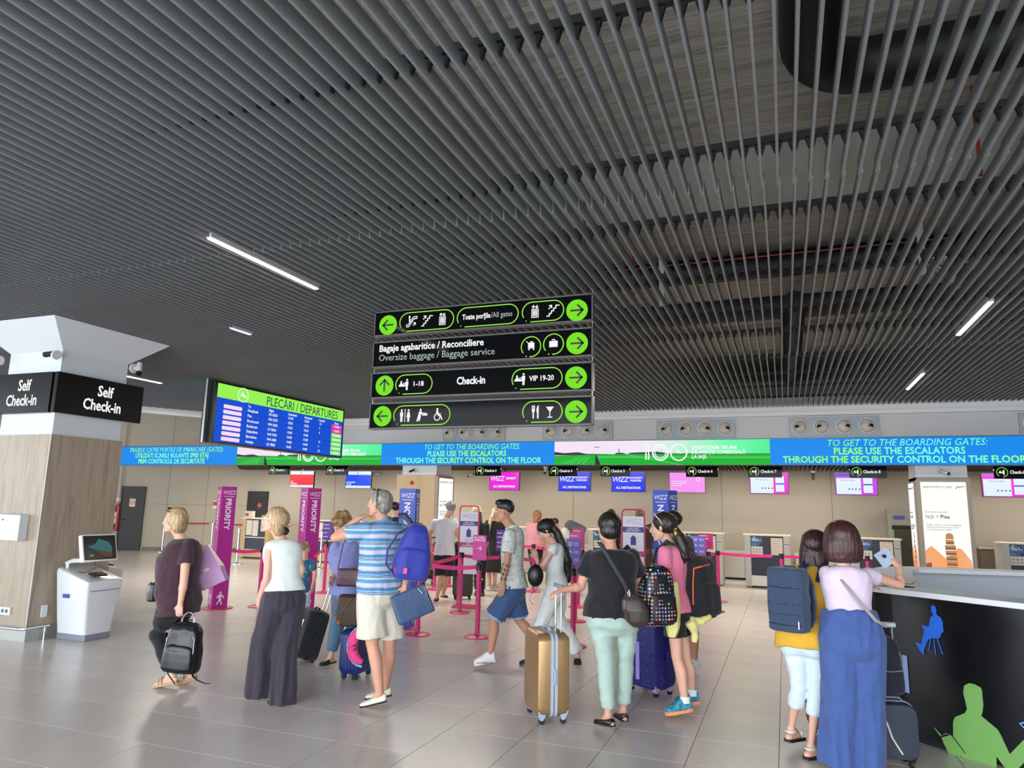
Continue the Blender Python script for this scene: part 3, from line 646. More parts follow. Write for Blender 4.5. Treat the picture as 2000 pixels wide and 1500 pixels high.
def bx(a, b, z0, z1, m, name, par, y=-.002):
    return MB().box((a+7, y-.002, z0), (b+7, y, z1)).build(name, m, par)
def blue_seg(a, b, l1, l2, l3, cx=None, s1=1.0):
    p = bx(a, b, -.272, .272, m_bblue, 'message_screen', t); cx = (cx if cx is not None else (a+b)/2) + 7
    for s_, z, bold, sh, sx in ((l1, .165, .0, .25, .86), (l2, 0, .025, 0, .86), (l3, -.17, .025, 0, .87)):
        text(s_, .19, m_btx, p, (cx + (.12 if z > .1 else 0), -.004, z), XA, ZA, 'CENTER', bold=bold, shear=sh, sx=sx*s1, off=.001, name='message')
def pic_seg(a, b):
    p = bx(a, b, -.272, .272, m_sky, 'picture_screen', t); w = b - a; ox = a + 7
    def pl(pts, m, name, dz): MB().poly([(x*w, z) for x, z in pts], (ox, -.004 - dz, 0), XA, ZA, .001).build(name, m, p)
    pl([(0, -.05), (0, .03), (.05, .0), (.12, .02), (.16, -.02), (.30, -.03), (.31, .0), (.34, 0), (.36, -.03), (.38, .0), (.5, .02), (.56, -.02), (1, -.03), (1, -.08)], m_hill, 'hills', .001)
    pl([(0, -.272), (1, -.272), (1, -.04), (.3, -.03), (.2, -.04), (0, -.06)], m_fld, 'field', .002)
    pl([(.22, -.08), (1, -.1), (1, -.13), (.22, -.11)], m_fld2, 'field_stripe', .0035)
    pl([(.34, -.03), (.36, -.03), (.62, -.272), (.6, -.272)], m_fld2, 'field_stripe', .0035)
    pl([(.207, -.04), (.211, -.04), (.232, -.272), (.205, -.272)], m_rwy, 'runway', .004)
    for q in range(5): pl([(.02+.03*q, -.25), (.03+.03*q, -.25), (.13+.012*q, -.09), (.125+.012*q, -.09)], m_fld2, 'field_stripe', .004)
    pl([(.32, -.03), (.324, -.03), (.324, .09), (.32, .09)], m_hill, 'tower', .004)
    pl([(.19, .12), (.235, .125), (.21, .14), (.205, .13)], m_hill, 'aeroplane', .004)
    g_ = MB(); X = lambda f: (f*w, 0)
    o = (ox + .545*w, -.009, .0)
    for dx in (-.45, -.39): stroke(g_, [(dx, -.15), (dx, .15)], .03, o, XA, ZA)
    ring_on(g_, (o[0]-.13, o[1], 0), XA, ZA, .15, .185, 32); ring_on(g_, (o[0]-.13, o[1], 0), XA, ZA, .11, .13, 32); ring_on(g_, (o[0]+.27, o[1], 0), XA, ZA, .16, .19, 32)
    icon('plane', g_, .08, (o[0]+.27, o[1], 0), XA, ZA)
    g_.build('anniversary_mark', m_white, p)
    for s_, z in (('SĂRBĂTORIM 100 ANI', .10), ('DE AVIAȚIE COMERCIALĂ', 0), ('LA IAȘI', -.10)):
        text(s_, .105, m_white, p, (ox + .66*w, -.008, z), XA, ZA, 'LEFT', bold=.025, sx=.92, off=.001)
blue_seg(SEG[0], SEG[1], 'TRASEUL CATRE PORTILE DE IMBARCARE (GATES):', 'UTILIZATI SCARILE RULANTE SPRE ETAJ', 'PRIN CONTROLUL DE SECURITATE', cx=-16.75, s1=.97)
pic_seg(SEG[1], SEG[2])
blue_seg(SEG[2], SEG[3], 'TO GET TO THE BOARDING GATES:', 'PLEASE USE THE ESCALATORS', 'THROUGH THE SECURITY CONTROL ON THE FLOOR', cx=-7.27, s1=.97)
pic_seg(SEG[3], SEG[4])
blue_seg(SEG[4], SEG[5], 'TO GET TO THE BOARDING GATES:', 'PLEASE USE THE ESCALATORS', 'THROUGH THE SECURITY CONTROL ON THE FLOOR', cx=2.14, s1=1.06)
pic_seg(SEG[5], SEG[6])

# --- numbered check-in signs and the monitors over the desks
def pic_check(mb, o, s):
    icon('desk', mb, s*.55, o, XA, ZA)
CI = [(-14.119, -13.423, 1), (-12.116, -11.417, 2), (-7.469, -6.822, 3), (-5.467, -4.776, 4), (-4.142, -3.475, 5), (-2.1, -1.43, 6), (-0.734, -0.038, 7), (1.342, 2.055, 8), (4.04, 4.685, 9)]
CILAB = {1: 'black Check-in 1 sign hanging above the red and white monitor', 2: 'black Check-in 2 sign hanging beside the blue and white monitor', 3: 'black Check-in 3 sign hanging left of the magenta monitor', 4: 'black Check-in 4 sign hanging over the left royal blue monitor',
 5: 'black Check-in 5 sign hanging over the right royal blue monitor', 6: 'black Check-in 6 sign hanging over the plain pink monitor', 7: 'black Check-in 7 sign hanging over the white and magenta monitor', 8: 'black Check-in 8 sign hanging left of the tower light box', 9: 'black Check-in 9 sign cut by the right edge of the picture'}
for x0, x1, n in CI:
    xc = (x0+x1)/2; w = .36
    t = thing('check_in_sign', CILAB[n], 'sign', (xc, 17.0, 2.60), group='numbered check-in signs')
    MB().box((-w, -.02, -.13), (w, .02, .12)).build('panel', m_sblk, t)
    for s_ in (-1, 1): MB().cyl((s_*(w-.02), 0, .12), (s_*(w-.02), 0, .139), .004, n=6).build('hanging_wire', m_post, t)
    mb = MB(); stroke(mb, [(.095*cos(a), .095*sin(a)) for a in [radians(-80 + 310*k/24) for k in range(25)]], .011, (-.22, -.021, 0), XA, ZA); mb.build('ring', m_greenl, t)
    mb = MB(); pic_check(mb, (-.22, -.021, 0), .1); mb.build('pictogram', m_white, t)
    text('Check-in %d' % n, .092, m_white, t, (-.09, -.021, 0), XA, ZA, 'LEFT', bold=.02, sx=.82)
def scr_mat(n, c, k=1.0): return mat(n, c, emit=EM*k)
m_mag = scr_mat('screen_magenta', (240, 40, 220), .95); m_pinks = scr_mat('screen_pink', (244, 150, 240)); m_vio = scr_mat('screen_violet', (206, 70, 240), .95)
m_dblue = scr_mat('screen_royal', (24, 50, 236), .95); m_redscr = scr_mat('screen_red', (252, 36, 62), .95); m_bl2 = scr_mat('screen_mid_blue', (26, 80, 246), .95)
m_pale = scr_mat('screen_pale', (222, 238, 250)); m_ind = scr_mat('screen_indigo', (90, 60, 220), .9)
MON = [((-14.284, 18.2, 2.32), (-13.411, 18.2, 2.327), 1), ((-12.237, 18.2, 2.337), (-11.402, 18.2, 2.343), 2), ((-7.586, 18.2, 2.374), (-6.726, 18.2, 2.38), 3), ((-5.591, 18.2, 2.389), (-4.736, 18.2, 2.396), 4), ((-4.164, 18.2, 2.401), (-3.301, 18.2, 2.408), 5), ((-2.682, 18.2, 2.413), (-1.819, 18.2, 2.42), 6), ((-0.771, 18.2, 2.428), (0.109, 18.2, 2.435), 7), ((1.11, 18.2, 2.443), (2.008, 18.2, 2.45), 8), ((4.022, 18.2, 2.466), (4.932, 18.2, 2.473), 9)]
MLAB = {1: 'screen with red field and white bands, first desk from the left', 2: 'screen with blue field between white bands, second desk', 3: 'bright magenta screen reading PRIORITY ALL DESTINATIONS', 4: 'royal blue ALL DESTINATIONS screen left of the Check-in 5 sign', 5: 'royal blue ALL DESTINATIONS screen below the Check-in 5 sign',
        6: 'plain pink screen below the Check-in 6 sign', 7: 'white and magenta fare screen below the Check-in 7 sign', 8: 'white and violet fare screen below the Check-in 8 sign', 9: 'white and magenta fare screen at the right edge'}
def wizz(par, o, size, m=m_white, ux=XA, uy=ZA):
    text('WIZZ', size, m, par, o, ux, uy, 'CENTER', bold=.0, shear=.2, sx=.9, space=.9, name='airline_mark')
for p0, p1, n in MON:
    xc = (p0[0]+p1[0])/2; w = .43; hh = .245
    t = thing('monitor', MLAB[n], 'screen', (xc, 18.2, 2.385), group='monitors over the check-in desks')
    MB().box((-w-.012, -.02, -hh-.012), (w+.012, .04, hh+.012)).build('case', m_scase, t)
    MB().cyl((0, .03, hh), (0, .03, .355), .02, n=8).build('ceiling_mount', m_scase, t)
    def b(a, bb, c, dd, m, name='field', y=-.021): return MB().box((a, y-.002, c), (bb, y, dd)).build(name, m, t)
    if n in (1, 2):
        b(-w, w, -hh, hh, m_pale, 'screen'); b(-w, w, -.175, .145, m_redscr if n == 1 else m_bl2, y=-.024)
        text('SKY\nPRIORITY' if n == 1 else 'ECONOMY\nCLASS', .06, m_white, t, (-w+.03, -.026, -.11), XA, ZA, 'LEFT', bold=.02)
        mb = MB(); mb.poly([(-.05, -.03), (-.03, -.03), (.0, .03), (-.02, .03)], (0, -.023, .195), XA, ZA); mb.build('airline_mark', mat('tarom', (60, 90, 150), emit=.6), t)
    elif n in (3, 4, 5):
        b(-w, w, -hh, hh, m_mag if n == 3 else m_dblue, 'screen')
        wizz(t, (-.21, -.024, .06), .19)
        if n == 3: text('PRIORITY', .08, m_white, t, (.2, -.024, .07), XA, ZA, bold=.03, sx=.85)
        else: text('NON-PRIORITY\nPASSENGERS', .07, m_white, t, (.2, -.024, .07), XA, ZA, bold=.02, sx=.72)
        text('ALL DESTINATIONS', .08, m_white, t, (0, -.024, -.15), XA, ZA, bold=.03, sx=.9)
    elif n == 6:
        b(-w, w, -hh, hh, m_pinks, 'screen')
        for k, q in enumerate((.02, -.03, -.08)): b(-w+.05, [.0, -.02, -.12][k], q, q+.012, m_white, 'text_line', -.024)
        mb = MB(); ring_on(mb, (.27, -.024, .08), XA, ZA, .035, .05, 20, .002); mb.build('ring_symbol', m_white, t)
    else:
        b(-w, w, -hh, hh, m_mag if n != 8 else m_vio, 'screen'); b(-w+.015, .1, -hh+.01, .13, m_pale, y=-.024); b(.15, .34, -.2, .17, m_pale, y=-.024); b(.15, .34, -.03, .0, m_ind, 'band', -.027)
        b(-w, -.1, .17, hh, m_ind if n == 8 else m_vio, y=-.024)
        mb = MB()
        for x in (-.15, -.08, -.01, .07): disc(mb, (x, -.12), .016, (0, -.025, 0), XA, ZA)
        mb.build('baggage_symbols', mat('sym', (50, 60, 110), emit=.3), t)
        text('WIZZ BAG SIZES', .04, mat('symt', (120, 130, 160), emit=.5), t, (-.17, -.026, .08), XA, ZA)
# --- small surveillance cameras
def cctv(loc, label, d=(0.3, -1, -.4), wall=(0, 1, 0), sc=1.0, dark=False):
    t = thing('security_camera', label, 'camera', loc)
    wv = V(wall); p = wv * .09 * sc; body = mat('camera_white', (205, 205, 208), rough=.35)
    MB().cyl(p*1.2, p*1.2 - wv*.03*sc, .06*sc, n=16).build('mount', body, t, True)
    MB().cyl(p, (0, 0, 0), .018*sc).build('arm', body, t, True)
    dv = V(d).normalized()
    MB().cyl(-dv*.07*sc, dv*.07*sc, .034*sc, n=14).build('housing', m_blk if dark else body, t, True)
    MB().cyl(dv*.065*sc, dv*.1*sc, .036*sc, .034*sc, n=14).build('lens_hood', m_blk, t, True)
    return t

# ---------------- wood-clad column with self check-in signs ----------------
m_wood = ramp_mat('light_oak_cladding', [(0.2, (128, 114, 98)), (0.45, (156, 141, 122)), (0.6, (166, 151, 132)), (0.8, (142, 127, 110))], 'noise', 2.2, stretch=(9, 9, .7), rough=.45, detail=8, distort=.6)
m_colw = mat('column_white', (208, 212, 216), rough=.55)
m_plinth = mat('plinth_steel', (170, 172, 166), rough=.3, metal=.35)
m_chrome = mat('chrome', (205, 208, 212), rough=.16, metal=1)
CX0, CX1, CY0, CY1 = -9.5, -8.47, 6.14, 7.17
t = struct(MB().box((CX0+.03, CY0+.03, 0), (CX1-.03, CY1-.03, 3.55)).build('trim_4', m_colw)); t.name = 'column'
col = t
wd = MB(); wd.box((CX0, CY0, .17), (CX1, CY1, 2.475)); wd.build('wood_cladding', m_wood, col)
MB().box((CX0+.02, CY0+.02, 0), (CX1-.02, CY1-.02, .17)).build('plinth', m_plinth, col)
fl = MB(); a, b = .03, .42
fl.rings([[(CX0+.03, CY0+.03, 3.55), (CX1-.03, CY0+.03, 3.55), (CX1-.03, CY1-.03, 3.55), (CX0+.03, CY1-.03, 3.55)],
          [(CX0-.32, CY0-.32, 3.90), (CX1+.22, CY0-.32, 3.90), (CX1+.22, CY1+.42, 3.90), (CX0-.32, CY1+.42, 3.90)]])
fl.build('flared_capital', m_colw, col)
MB().box((CX1-.004, CY0-.004, .17), (CX1+.004, CY0+.004, 2.48)).build('corner_trim', mat('corner_alu', (214, 214, 210), rough=.35), col)
rl = MB(); z = .16
rl.tube([(CX0-.6, CY0-.07, z), (CX1-.02, CY0-.07, z), (CX1+.03, CY0-.04, z), (CX1+.03, CY0+.27, z)], .016)
for p in ((CX1+.03, CY0+.22), (CX0+.3, CY0-.07)): rl.cyl((p[0], p[1], 0), (p[0], p[1], z), .015)
tag(rl.build('bumper_rail', m_chrome, smooth=True), 'chrome bumper rail running round the foot of the wood column', 'rail')
for nm, loc, rz, lb, w in (('a', (CX1+.035, 6.72, 3.0), pi/2, 'black Self Check-in sign on the right face of the wood column', .64), ('b', (-9.06, CY0-.035, 3.0), 0, 'black Self Check-in sign on the left face of the wood column, at the picture edge', .56)):
    t = thing('self_check_in_sign', lb, 'sign', loc, rz)
    MB().rbox((-w, -.03, -.255), (w, .03, .255), .006, axis='y').build('panel', mat('sign_matte', (12, 11, 11), rough=.35, spec=.2), t)
    cx = .02 if nm == 'a' else .06
    text('Self', .2, m_white, t, (cx+.02, -.031, .09), XA, ZA, bold=.02, sx=.8); text('Check-in', .2, m_white, t, (cx, -.031, -.10), XA, ZA, bold=.02, sx=.78)
cctv((-8.531, 6.05, 3.478), 'black camera on the left face of the column, above the left Self Check-in sign', d=(-.9, -.2, -.1), wall=(.9, 0, -.2), sc=1.0, dark=True)
cctv((CX1+.14, 7.18, 3.5), 'white camera pointing down at the right corner of the column', d=(.35, -.3, -.9), wall=(-1, 0, 0), sc=1.1)
cctv((-9.62, 6.05, 3.45), 'white camera at the left picture edge beside the column', d=(-.6, -.3, -.5), wall=(1, .3, 0))
t = thing('wall_box', 'white locked metal box on the left face of the wood column', 'box', (-8.86, CY0-.06, 1.33))
MB().rbox((-.26, -.055, -.155), (.2, .055, .155), .01, axis='y').build('cover', m_colw, t)
MB().cyl((-.1, -.06, .09), (-.1, -.05, .09), .01).build('keyhole', m_blk, t)
t = thing('socket_strip', 'white multi-socket strip low on the left face of the wood column', 'socket', (-8.95, CY0-.012, .34))
MB().box((-.2, -.01, -.045), (.2, .01, .045)).build('frame', m_colw, t)
mb = MB()
for k in range(5): mb.box((-.16+k*.07, -.013, -.02), (-.12+k*.07, -.009, .02))
stuff(mb.build('socket_holes', m_sfrm, t))
t = thing('socket', 'small white double socket on the wood column left of the kiosk', 'socket', (CX1+.012, 6.33, .34))
MB().box((-.01, -.035, -.07), (.012, .035, .07)).build('plate', m_colw, t)
# kiosks
def kiosk(loc, rz, label):
    t = thing('check_in_kiosk', label, 'kiosk', loc, rz)
    m = mat('kiosk_white', (222, 226, 230), rough=.28, coat=.3); g_ = mat('kiosk_base_grey', (128, 134, 146), rough=.35)
    MB().rbox((-.25, -.18, 0), (.235, .18, .075), .02).build('base', g_, t)
    def ring(x0, x1, y, z0, z1, r=.035, n=4):
        out = []
        for cx, cy, a0 in ((x1-r, y-r, 0), (x0+r, y-r, 90), (x0+r, -y+r, 180), (x1-r, -y+r, 270)):
            for k in range(n+1):
                th = radians(a0+90*k/n); px = cx + r*cos(th); py = cy + r*sin(th); out.append((px, py, z0 + (z1-z0)*(x1-px)/(x1-x0)))
        return out
    MB().rings([ring(-.25, .23, .185, .075, .075), ring(-.27, .25, .225, .45, .45), ring(-.29, .275, .255, .66, .80), ring(-.285, .27, .25, .70, .84), ring(-.265, .25, .23, .71, .855)]).build('body', m, t, True)
    f = MB(); f.box((.272, -.2, .585), (.279, .2, .59)); f.build('printer_slot', m_blk, t)
    MB().add([(.1, -.12, .795), (.2, -.12, .767), (.2, .07, .767), (.1, .07, .795), (.1, -.12, .772), (.2, -.12, .75), (.2, .07, .75), (.1, .07, .772)], [(0,1,2,3),(7,6,5,4),(0,4,5,1),(1,5,6,2),(2,6,7,3),(3,7,4,0)]).build('passport_reader', m_blk, t)
    MB().box((-.12, -.256, .50), (-.02, -.245, .545)).build('side_sticker', mat('sticker_blue', (70, 84, 170), rough=.5), t)
    MB().tube([(-.2, -.16, .8), (-.22, -.17, .9), (-.15, -.15, .93), (-.02, -.02, .93), (.02, 0, 1.0)], .03).build('arm', m, t, True)
    s = MB().rbox((-.03, -.245, -.17), (.03, .245, .17), .02, axis='x').build('monitor', m, t, True, loc=(.06, .01, 1.085), rot=(0, radians(-14), 0))
    MB().box((.029, -.225, -.15), (.0325, .225, .15)).build('screen', mat('kiosk_screen', (12, 14, 14), rough=.2, spec=.15), s)
    sc = MB(); sc.poly([(-.17, .02), (-.06, .05), (-.02, .11), (.05, .09), (.12, .07), (.17, .0), (.16, -.07), (.06, -.05), (-.03, -.03), (-.12, -.01)], (.0325, .0, 0), YA, ZA, .001); sc.build('screen_picture', mat('kiosk_sky', (70, 128, 140), emit=.45), s)
    sc = MB(); sc.poly([(-.10, -.02), (.0, -.03), (.16, -.07), (.17, -.01), (.16, -.12), (.04, -.11), (-.02, -.07)], (.034, .0, 0), YA, ZA, .001); sc.build('screen_ground', mat('kiosk_ground', (120, 92, 56), emit=.4), s)
    text('1:45', .035, mat('kiosk_txt', (220, 210, 170), emit=.6), s, (.033, -.13, -.095), YA, ZA)
    MB().tube([(-.05, -.14, .80), (.02, -.1, .79), (.1, -.02, .85), (.04, .0, .92)], .004, n=5).build('cable', m_blk, t)
    return t
kiosk((-8.15, 6.66, 0), 0, 'white self check-in kiosk with tilted touch screen beside the wood column')
kiosk((-9.12, 7.50, 0), pi/2, 'second white kiosk mostly hidden behind the nearer one, turned away')

# ---------------- back columns and light boxes ----------------
m_wood2 = ramp_mat('warm_oak_cladding', [(0.2, (160, 136, 104)), (0.5, (184, 160, 124)), (0.8, (172, 146, 112))], 'noise', 2.0, stretch=(9, 9, .6), rough=.5, detail=8, distort=.6)
m_light = mat('lightbox_face', (250, 248, 242), emit=EM*1.05); m_lbframe = mat('lightbox_frame', (150, 140, 126), rough=.4)
m_lbtxt = mat('lightbox_text', (96, 96, 92), rough=.7)
c2 = struct(MB().box((-9.29, 16.34, 0), (-8.3, 17.2, 2.92)).build('column', m_colw)); 
MB().box((-9.39, 16.24, 0), (-8.27, 17.26, 2.46)).build('wood_cladding', m_wood2, c2)
tag(MB().ell((0, 0, 0), (.05, .04, .05)).build('alarm_sounder', m_fire, smooth=True, loc=(-8.94, 16.22, 2.246)), 'small red fire alarm sounder on the left back column', 'alarm')
cctv((-8.958, 16.25, 2.562), 'small dark camera on the white top of the left back column', d=(-.5, -.6, -.4), wall=(.3, .5, .3), sc=.8, dark=True)
c3 = struct(MB().box((2.5, 16.34, 0), (3.4, 17.2, 2.92)).build('column', m_colw))
MB().box((2.50, 16.2, 0), (3.4, 17.2, 2.46)).build('wood_cladding', m_lbframe, c3)
cctv((2.996, 16.25, 2.553), 'white camera with black hood above the leaning tower light box', d=(.8, -.4, -.35), wall=(-.8, .5, .5), sc=.9)
def lightbox(label, loc, rz, w, z0, z1, tower=True):
    t = thing('light_box', label, 'light box', loc, rz)
    MB().box((-w-.08, -.03, z0-.05), (w+.08, .03, z1+.04)).build('frame', m_lbframe, t)
    f = MB().box((-w, -.036, z0), (w, -.031, z1)).build('poster', m_light, t)
    y = -.0365; h = z1 - z0; k = w/.4
    text('AEROPORTUL IAȘI', .06*k, m_lbtxt, f, (-w+.04, y, z1-.1), XA, ZA, 'LEFT', off=.001)
    mb = MB(); stroke(mb, [(-.06, -.03), (-.02, .02), (.0, -.01), (.05, .02), (.09, .01)], .012, (w-.12*k, y, z1-.1), XA, ZA); mb.build('logo', mat('logo_green', (70, 130, 60)), f)
    text('Iași > ', .105*k, m_lbtxt, f, (-w+.05, y, z0+h*.665), XA, ZA, 'LEFT', off=.001)
    text('Pisa', .105*k, mat('lb_dark', (60, 58, 58)), f, (-w+.31*k, y, z0+h*.665), XA, ZA, 'LEFT', bold=.02, off=.001)
    text('Descoperă destinația', .045*k, m_lbtxt, f, (-w+.05, y, z0+h*.71), XA, ZA, 'LEFT', off=.001)
    text('Radar turistic, vreme magnifică,\nîncântat de bucurii spre vară\nși cucerește atmosfera', .047*k, m_lbtxt, f, (-w+.06, y, z0+h*.565), XA, ZA, 'LEFT', off=.001)
    def pl(pts, m, n, d=.001): MB().poly([(-w + a*2*w, z0 + (b*1.2 + (.05 if b > 0 else 0))*h) for a, b in pts], (0, y-.0005-d, 0), XA, ZA, .001).build(n, m, f)
    E1 = EM*.95
    pl([(0, 0), (.95, 0), (1, .1), (.98, .17), (.8, .26), (.72, .27), (.45, .18), (.14, .28), (0, .24)], ramp_mat('lightbox_hills', [(0, (255, 160, 60)), (.5, (250, 170, 110)), (.8, (240, 190, 180)), (1, (150, 200, 235))], 'noise', 1.1, emit=E1), 'mountains', .000)
    pl([(0, 0), (.13, 0), (.28, .02), (.3, .05), (.13, .07), (.12, .15), (0, .14)], mat('lightbox_houses', (176, 96, 76), emit=E1*.8), 'houses', .001)
    pl([(.72, 0), (1, 0), (1, .02), (.9, .085), (.82, .07)], m_light, 'dome', .002)
    # leaning bell tower drawn as stacked storeys
    m1 = mat('lightbox_tower', (206, 150, 106), emit=E1*.85); m2 = mat('lightbox_tower_dark', (150, 98, 66), emit=E1*.7)
    for q in range(8):
        b0 = .0 + q*.042; lx = .58 - q*.004 ; hw = (.115 if q < 7 else .09)
        pl([(lx-hw, b0), (lx+hw, b0), (lx+hw-.004, b0+.037), (lx-hw-.004, b0+.037)], m1, 'tower_storey', .002)
        pl([(lx-hw*.96, b0+.008), (lx+hw*.96, b0+.008), (lx+hw*.96, b0+.018), (lx-hw*.96, b0+.018)], m2, 'arcade', .003)
    pl([(.46, .336), (.64, .336), (.63, .37), (.58, .385), (.52, .385), (.47, .37)], m1, 'tower_top', .002)
    return t
lightbox('tall bright light box poster of a leaning tower on the right back column', (2.92, 16.13, 0), 0, .39, .35, 2.36)
lightbox('narrow side light box on the left side of the right back column, seen edge-on', (2.46, 16.55, 0), -pi/2, .3, .35, 2.34)
lightbox('bright narrow light box on the right side of the left back column', (-8.23, 16.72, 0), pi/2, .40, .35, 2.38)
cctv((0.668, 18.6, 2.59), 'small black dome camera hanging between Check-in 7 and Check-in 8', d=(0, -.3, -1), wall=(0, 0, 1), sc=1.0, dark=True)
cctv((-12.03, 19.49, 2.62), 'tiny camera on the back wall left of the left back column', d=(-.8, -.5, -.3), wall=(.6, .8, .2), sc=.8)
cctv((-8.783, 19.49, 2.6), 'tiny camera on the back wall right of the left back column', d=(-.5, -.5, -.6), wall=(.5, .8, .3), sc=.8)
cctv((-5.556, 16.9, 2.60), 'small grey camera hanging left of the Check-in 4 sign', d=(0, -.6, -.8), wall=(0, .2, 1), sc=.9)

# ---------------- check-in desks ----------------
m_dblu = mat('desk_dark_blue', (44, 50, 66), rough=.5); m_dgrey = mat('desk_side_grey', (190, 190, 184), rough=.4); m_dtop = mat('desk_top', (232, 214, 190), rough=.5)
m_dwood = mat('desk_oak', (206, 172, 116), rough=.5, var=.06, vscale=8); m_dmet = mat('desk_kick_plate', (196, 192, 182), rough=.3, metal=.4)
m_postb = ramp_mat('poster_blue', [(.35, (24, 52, 96)), (.6, (70, 120, 170)), (.75, (190, 220, 240))], 'noise', 9, rough=.5)
DESKS = [(-15.42, -14.42, 'wood', 'wooden check-in desk with paper notices, first from the left'), (-12.83, -11.5, 'wood', 'wooden check-in desk half hidden behind the second PRIORITY totem'), (-10.6, -9.5, 'wood', 'check-in desk behind the man in the striped polo shirt'), (-7.3, -6.3, 'met', 'check-in desk behind the women in black, under Check-in 3'),
         (-4.62, -3.75, 'met', 'check-in desk behind the person in the black T-shirt, under Check-in 5'), (-2.36, -1.40, 'met', 'dark blue check-in desk behind the girl in pink'), (-.90, .07, 'met', 'dark blue check-in desk with a full view of its front, under Check-in 7'),
         (1.35, 2.3, 'met', 'check-in desk behind the woman holding the paper, under Check-in 8'), (4.15, 5.1, 'met', 'check-in desk at the right edge, beyond the information desk')]
def paper(par, x0, x1, z0, z1, y, m=m_paper, lines=True, name='notice'):
    p = MB().box((x0, y-.003, z0), (x1, y, z1)).build(name, m, par)
    if lines:
        mb = MB(); n = max(3, int((z1-z0)/.045))
        for k in range(n):
            zz = z1 - .03 - k*(z1-z0-.04)/n; mb.box((x0+.02, y-.0045, zz-.006), (x1-.02-(k % 3)*.03, y-.003, zz))
        stuff(mb.build('text_lines', mat('print_grey', (150, 142, 136), rough=.8), p))
    return p
for q, (x0, x1, kd, lb) in enumerate(DESKS):
    t = thing('check_in_desk', lb, 'counter', ((x0+x1)/2, 17.55, 0), group='check-in desks'); w = (x1-x0)/2
    sd = m_dwood if kd == 'wood' else m_dgrey
    MB().box((-w-.03, -.04, 1.16), (w+.03, .45, 1.19)).build('top', m_dtop, t)
    MB().box((-w, 0, .02), (-w+.13, .6, 1.16)).build('side_post', sd, t); MB().box((w-.13, 0, .02), (w, .6, 1.16)).build('side_post', sd, t)
    MB().box((-w+.13, .02, .27), (w-.13, .08, 1.16)).build('front_panel', m_dblu, t)
    MB().box((-w+.13, .01, .04), (w-.13, .07, .27)).build('kick_plate', m_dmet if kd == 'met' else m_dwood, t)
    MB().box((-w+.02, .05, 0), (w-.02, .6, .04)).build('foot', m_blk, t)
    if kd == 'wood':
        paper(t, -w+.14, -w+.35, .68, 1.12, .02, lines=False); paper(t, -w+.37, -w+.58, .66, 1.12, .02, lines=False)
        p = paper(t, w-.32, w-.14, .8, 1.1, .02, lines=False); mb = MB(); icon('walker', mb, .08, (w-.23, .016, .97), XA, ZA); mb.build('symbol', m_blk, p)
        MB().box((-w+.13, .0, .60), (w-.13, .02, .63)).build('rail', m_dtop, t)
    else:
        p = paper(t, -w+.14, -w+.39, .93, 1.14, .02, m_postb, False, 'poster')
        mb = MB()
        for k, hh in enumerate((.05, .03, .04, .06, .03)): mb.box((-w+.17+k*.04, .013, 1.04), (-w+.19+k*.04, .017, 1.04+hh))
        stuff(mb.build('white_towers', m_paper, p))
        p = paper(t, -w+.14, -w+.39, .74, .92, .02, lines=False)
        mb = MB()
        for a in range(3):
            for b in range(2): mb.box((-w+.17+a*.07, .014, .78+b*.06), (-w+.21+a*.07, .017, .81+b*.06))
        stuff(mb.build('pictures', mat('print_grey', (150, 142, 136)), p))
        paper(t, w-.40, w-.15, .74, 1.12, .02, mat('paper_cream', (232, 214, 200), rough=.6))
        MB().box((w-.12, -.004, .95), (w-.01, 0, 1.0)).build('desk_label', m_paper, t); MB().box((w-.12, -.006, .97), (w-.01, -.003, .99)).build('label_band', mat('sticker_blue', (70, 84, 170)), t)
t = thing('document_tray', 'white and red paper box standing on the first wooden desk', 'box', (-15.23, 17.62, 1.19))
MB().box((-.15, -.05, 0), (.15, .05, .2)).build('tray', m_paper, t); MB().box((-.13, -.054, .05), (0, -.05, .14)).build('label', m_signred, t)
m_conv = mat('conveyor_steel', (186, 182, 172), rough=.35, metal=.3)
for q, (x0, x1, lb) in enumerate([(-1.95, -1.0, 'steel baggage conveyor housing between the girl in pink and the Check-in 7 desk'), (.2, 1.2, 'steel baggage conveyor housing right of the Check-in 7 desk'), (-5.9, -4.9, 'steel conveyor housing behind the woman in white'), (-14.2, -13.1, 'dark conveyor housing right of the first wooden desk')]):
    t = thing('baggage_conveyor', lb, 'conveyor', ((x0+x1)/2, 19.2, 0), group='baggage conveyors'); w = (x1-x0)/2
    MB().box((-w, 0, .06), (w, .34, .66)).build('front_plate', m_conv, t); MB().box((-w-.03, -.03, .66), (w+.03, .34, .72)).build('rim', m_dgrey, t); MB().box((-w, .03, 0), (w, .3, .06)).build('foot', m_blk, t)
t = thing('baggage_scanner', 'tall grey steel and glass cabinet against the wall left of the light boxes', 'machine', (2.62, 19.22, 0))
MB().box((-.34, -.02, 0), (.34, .36, 1.82)).build('cabinet', mat('scanner_grey', (150, 150, 140), rough=.4), t)
MB().box((-.22, -.03, .35), (.34, -.02, 1.35)).build('glass_door', mat('scanner_glass', (74, 72, 62), rough=.15), t)
MB().box((-.26, -.035, 1.36), (.34, -.02, 1.46)).build('dark_band', m_blk, t); MB().box((-.22, -.035, 1.6), (.02, -.021, 1.68)).build('label', mat('sticker_blue', (70, 84, 170)), t)
t = thing('low_cabinet', 'low brown-grey cabinet against the back wall right of the tower light box', 'cabinet', (4.38, 19.25, 0))
MB().box((-.26, 0, 0), (.26, .32, .98)).build('cabinet', mat('cab_brown', (104, 96, 86), rough=.4), t); MB().box((-.28, -.02, .98), (.28, .32, 1.02)).build('cabinet_top', m_dgrey, t)

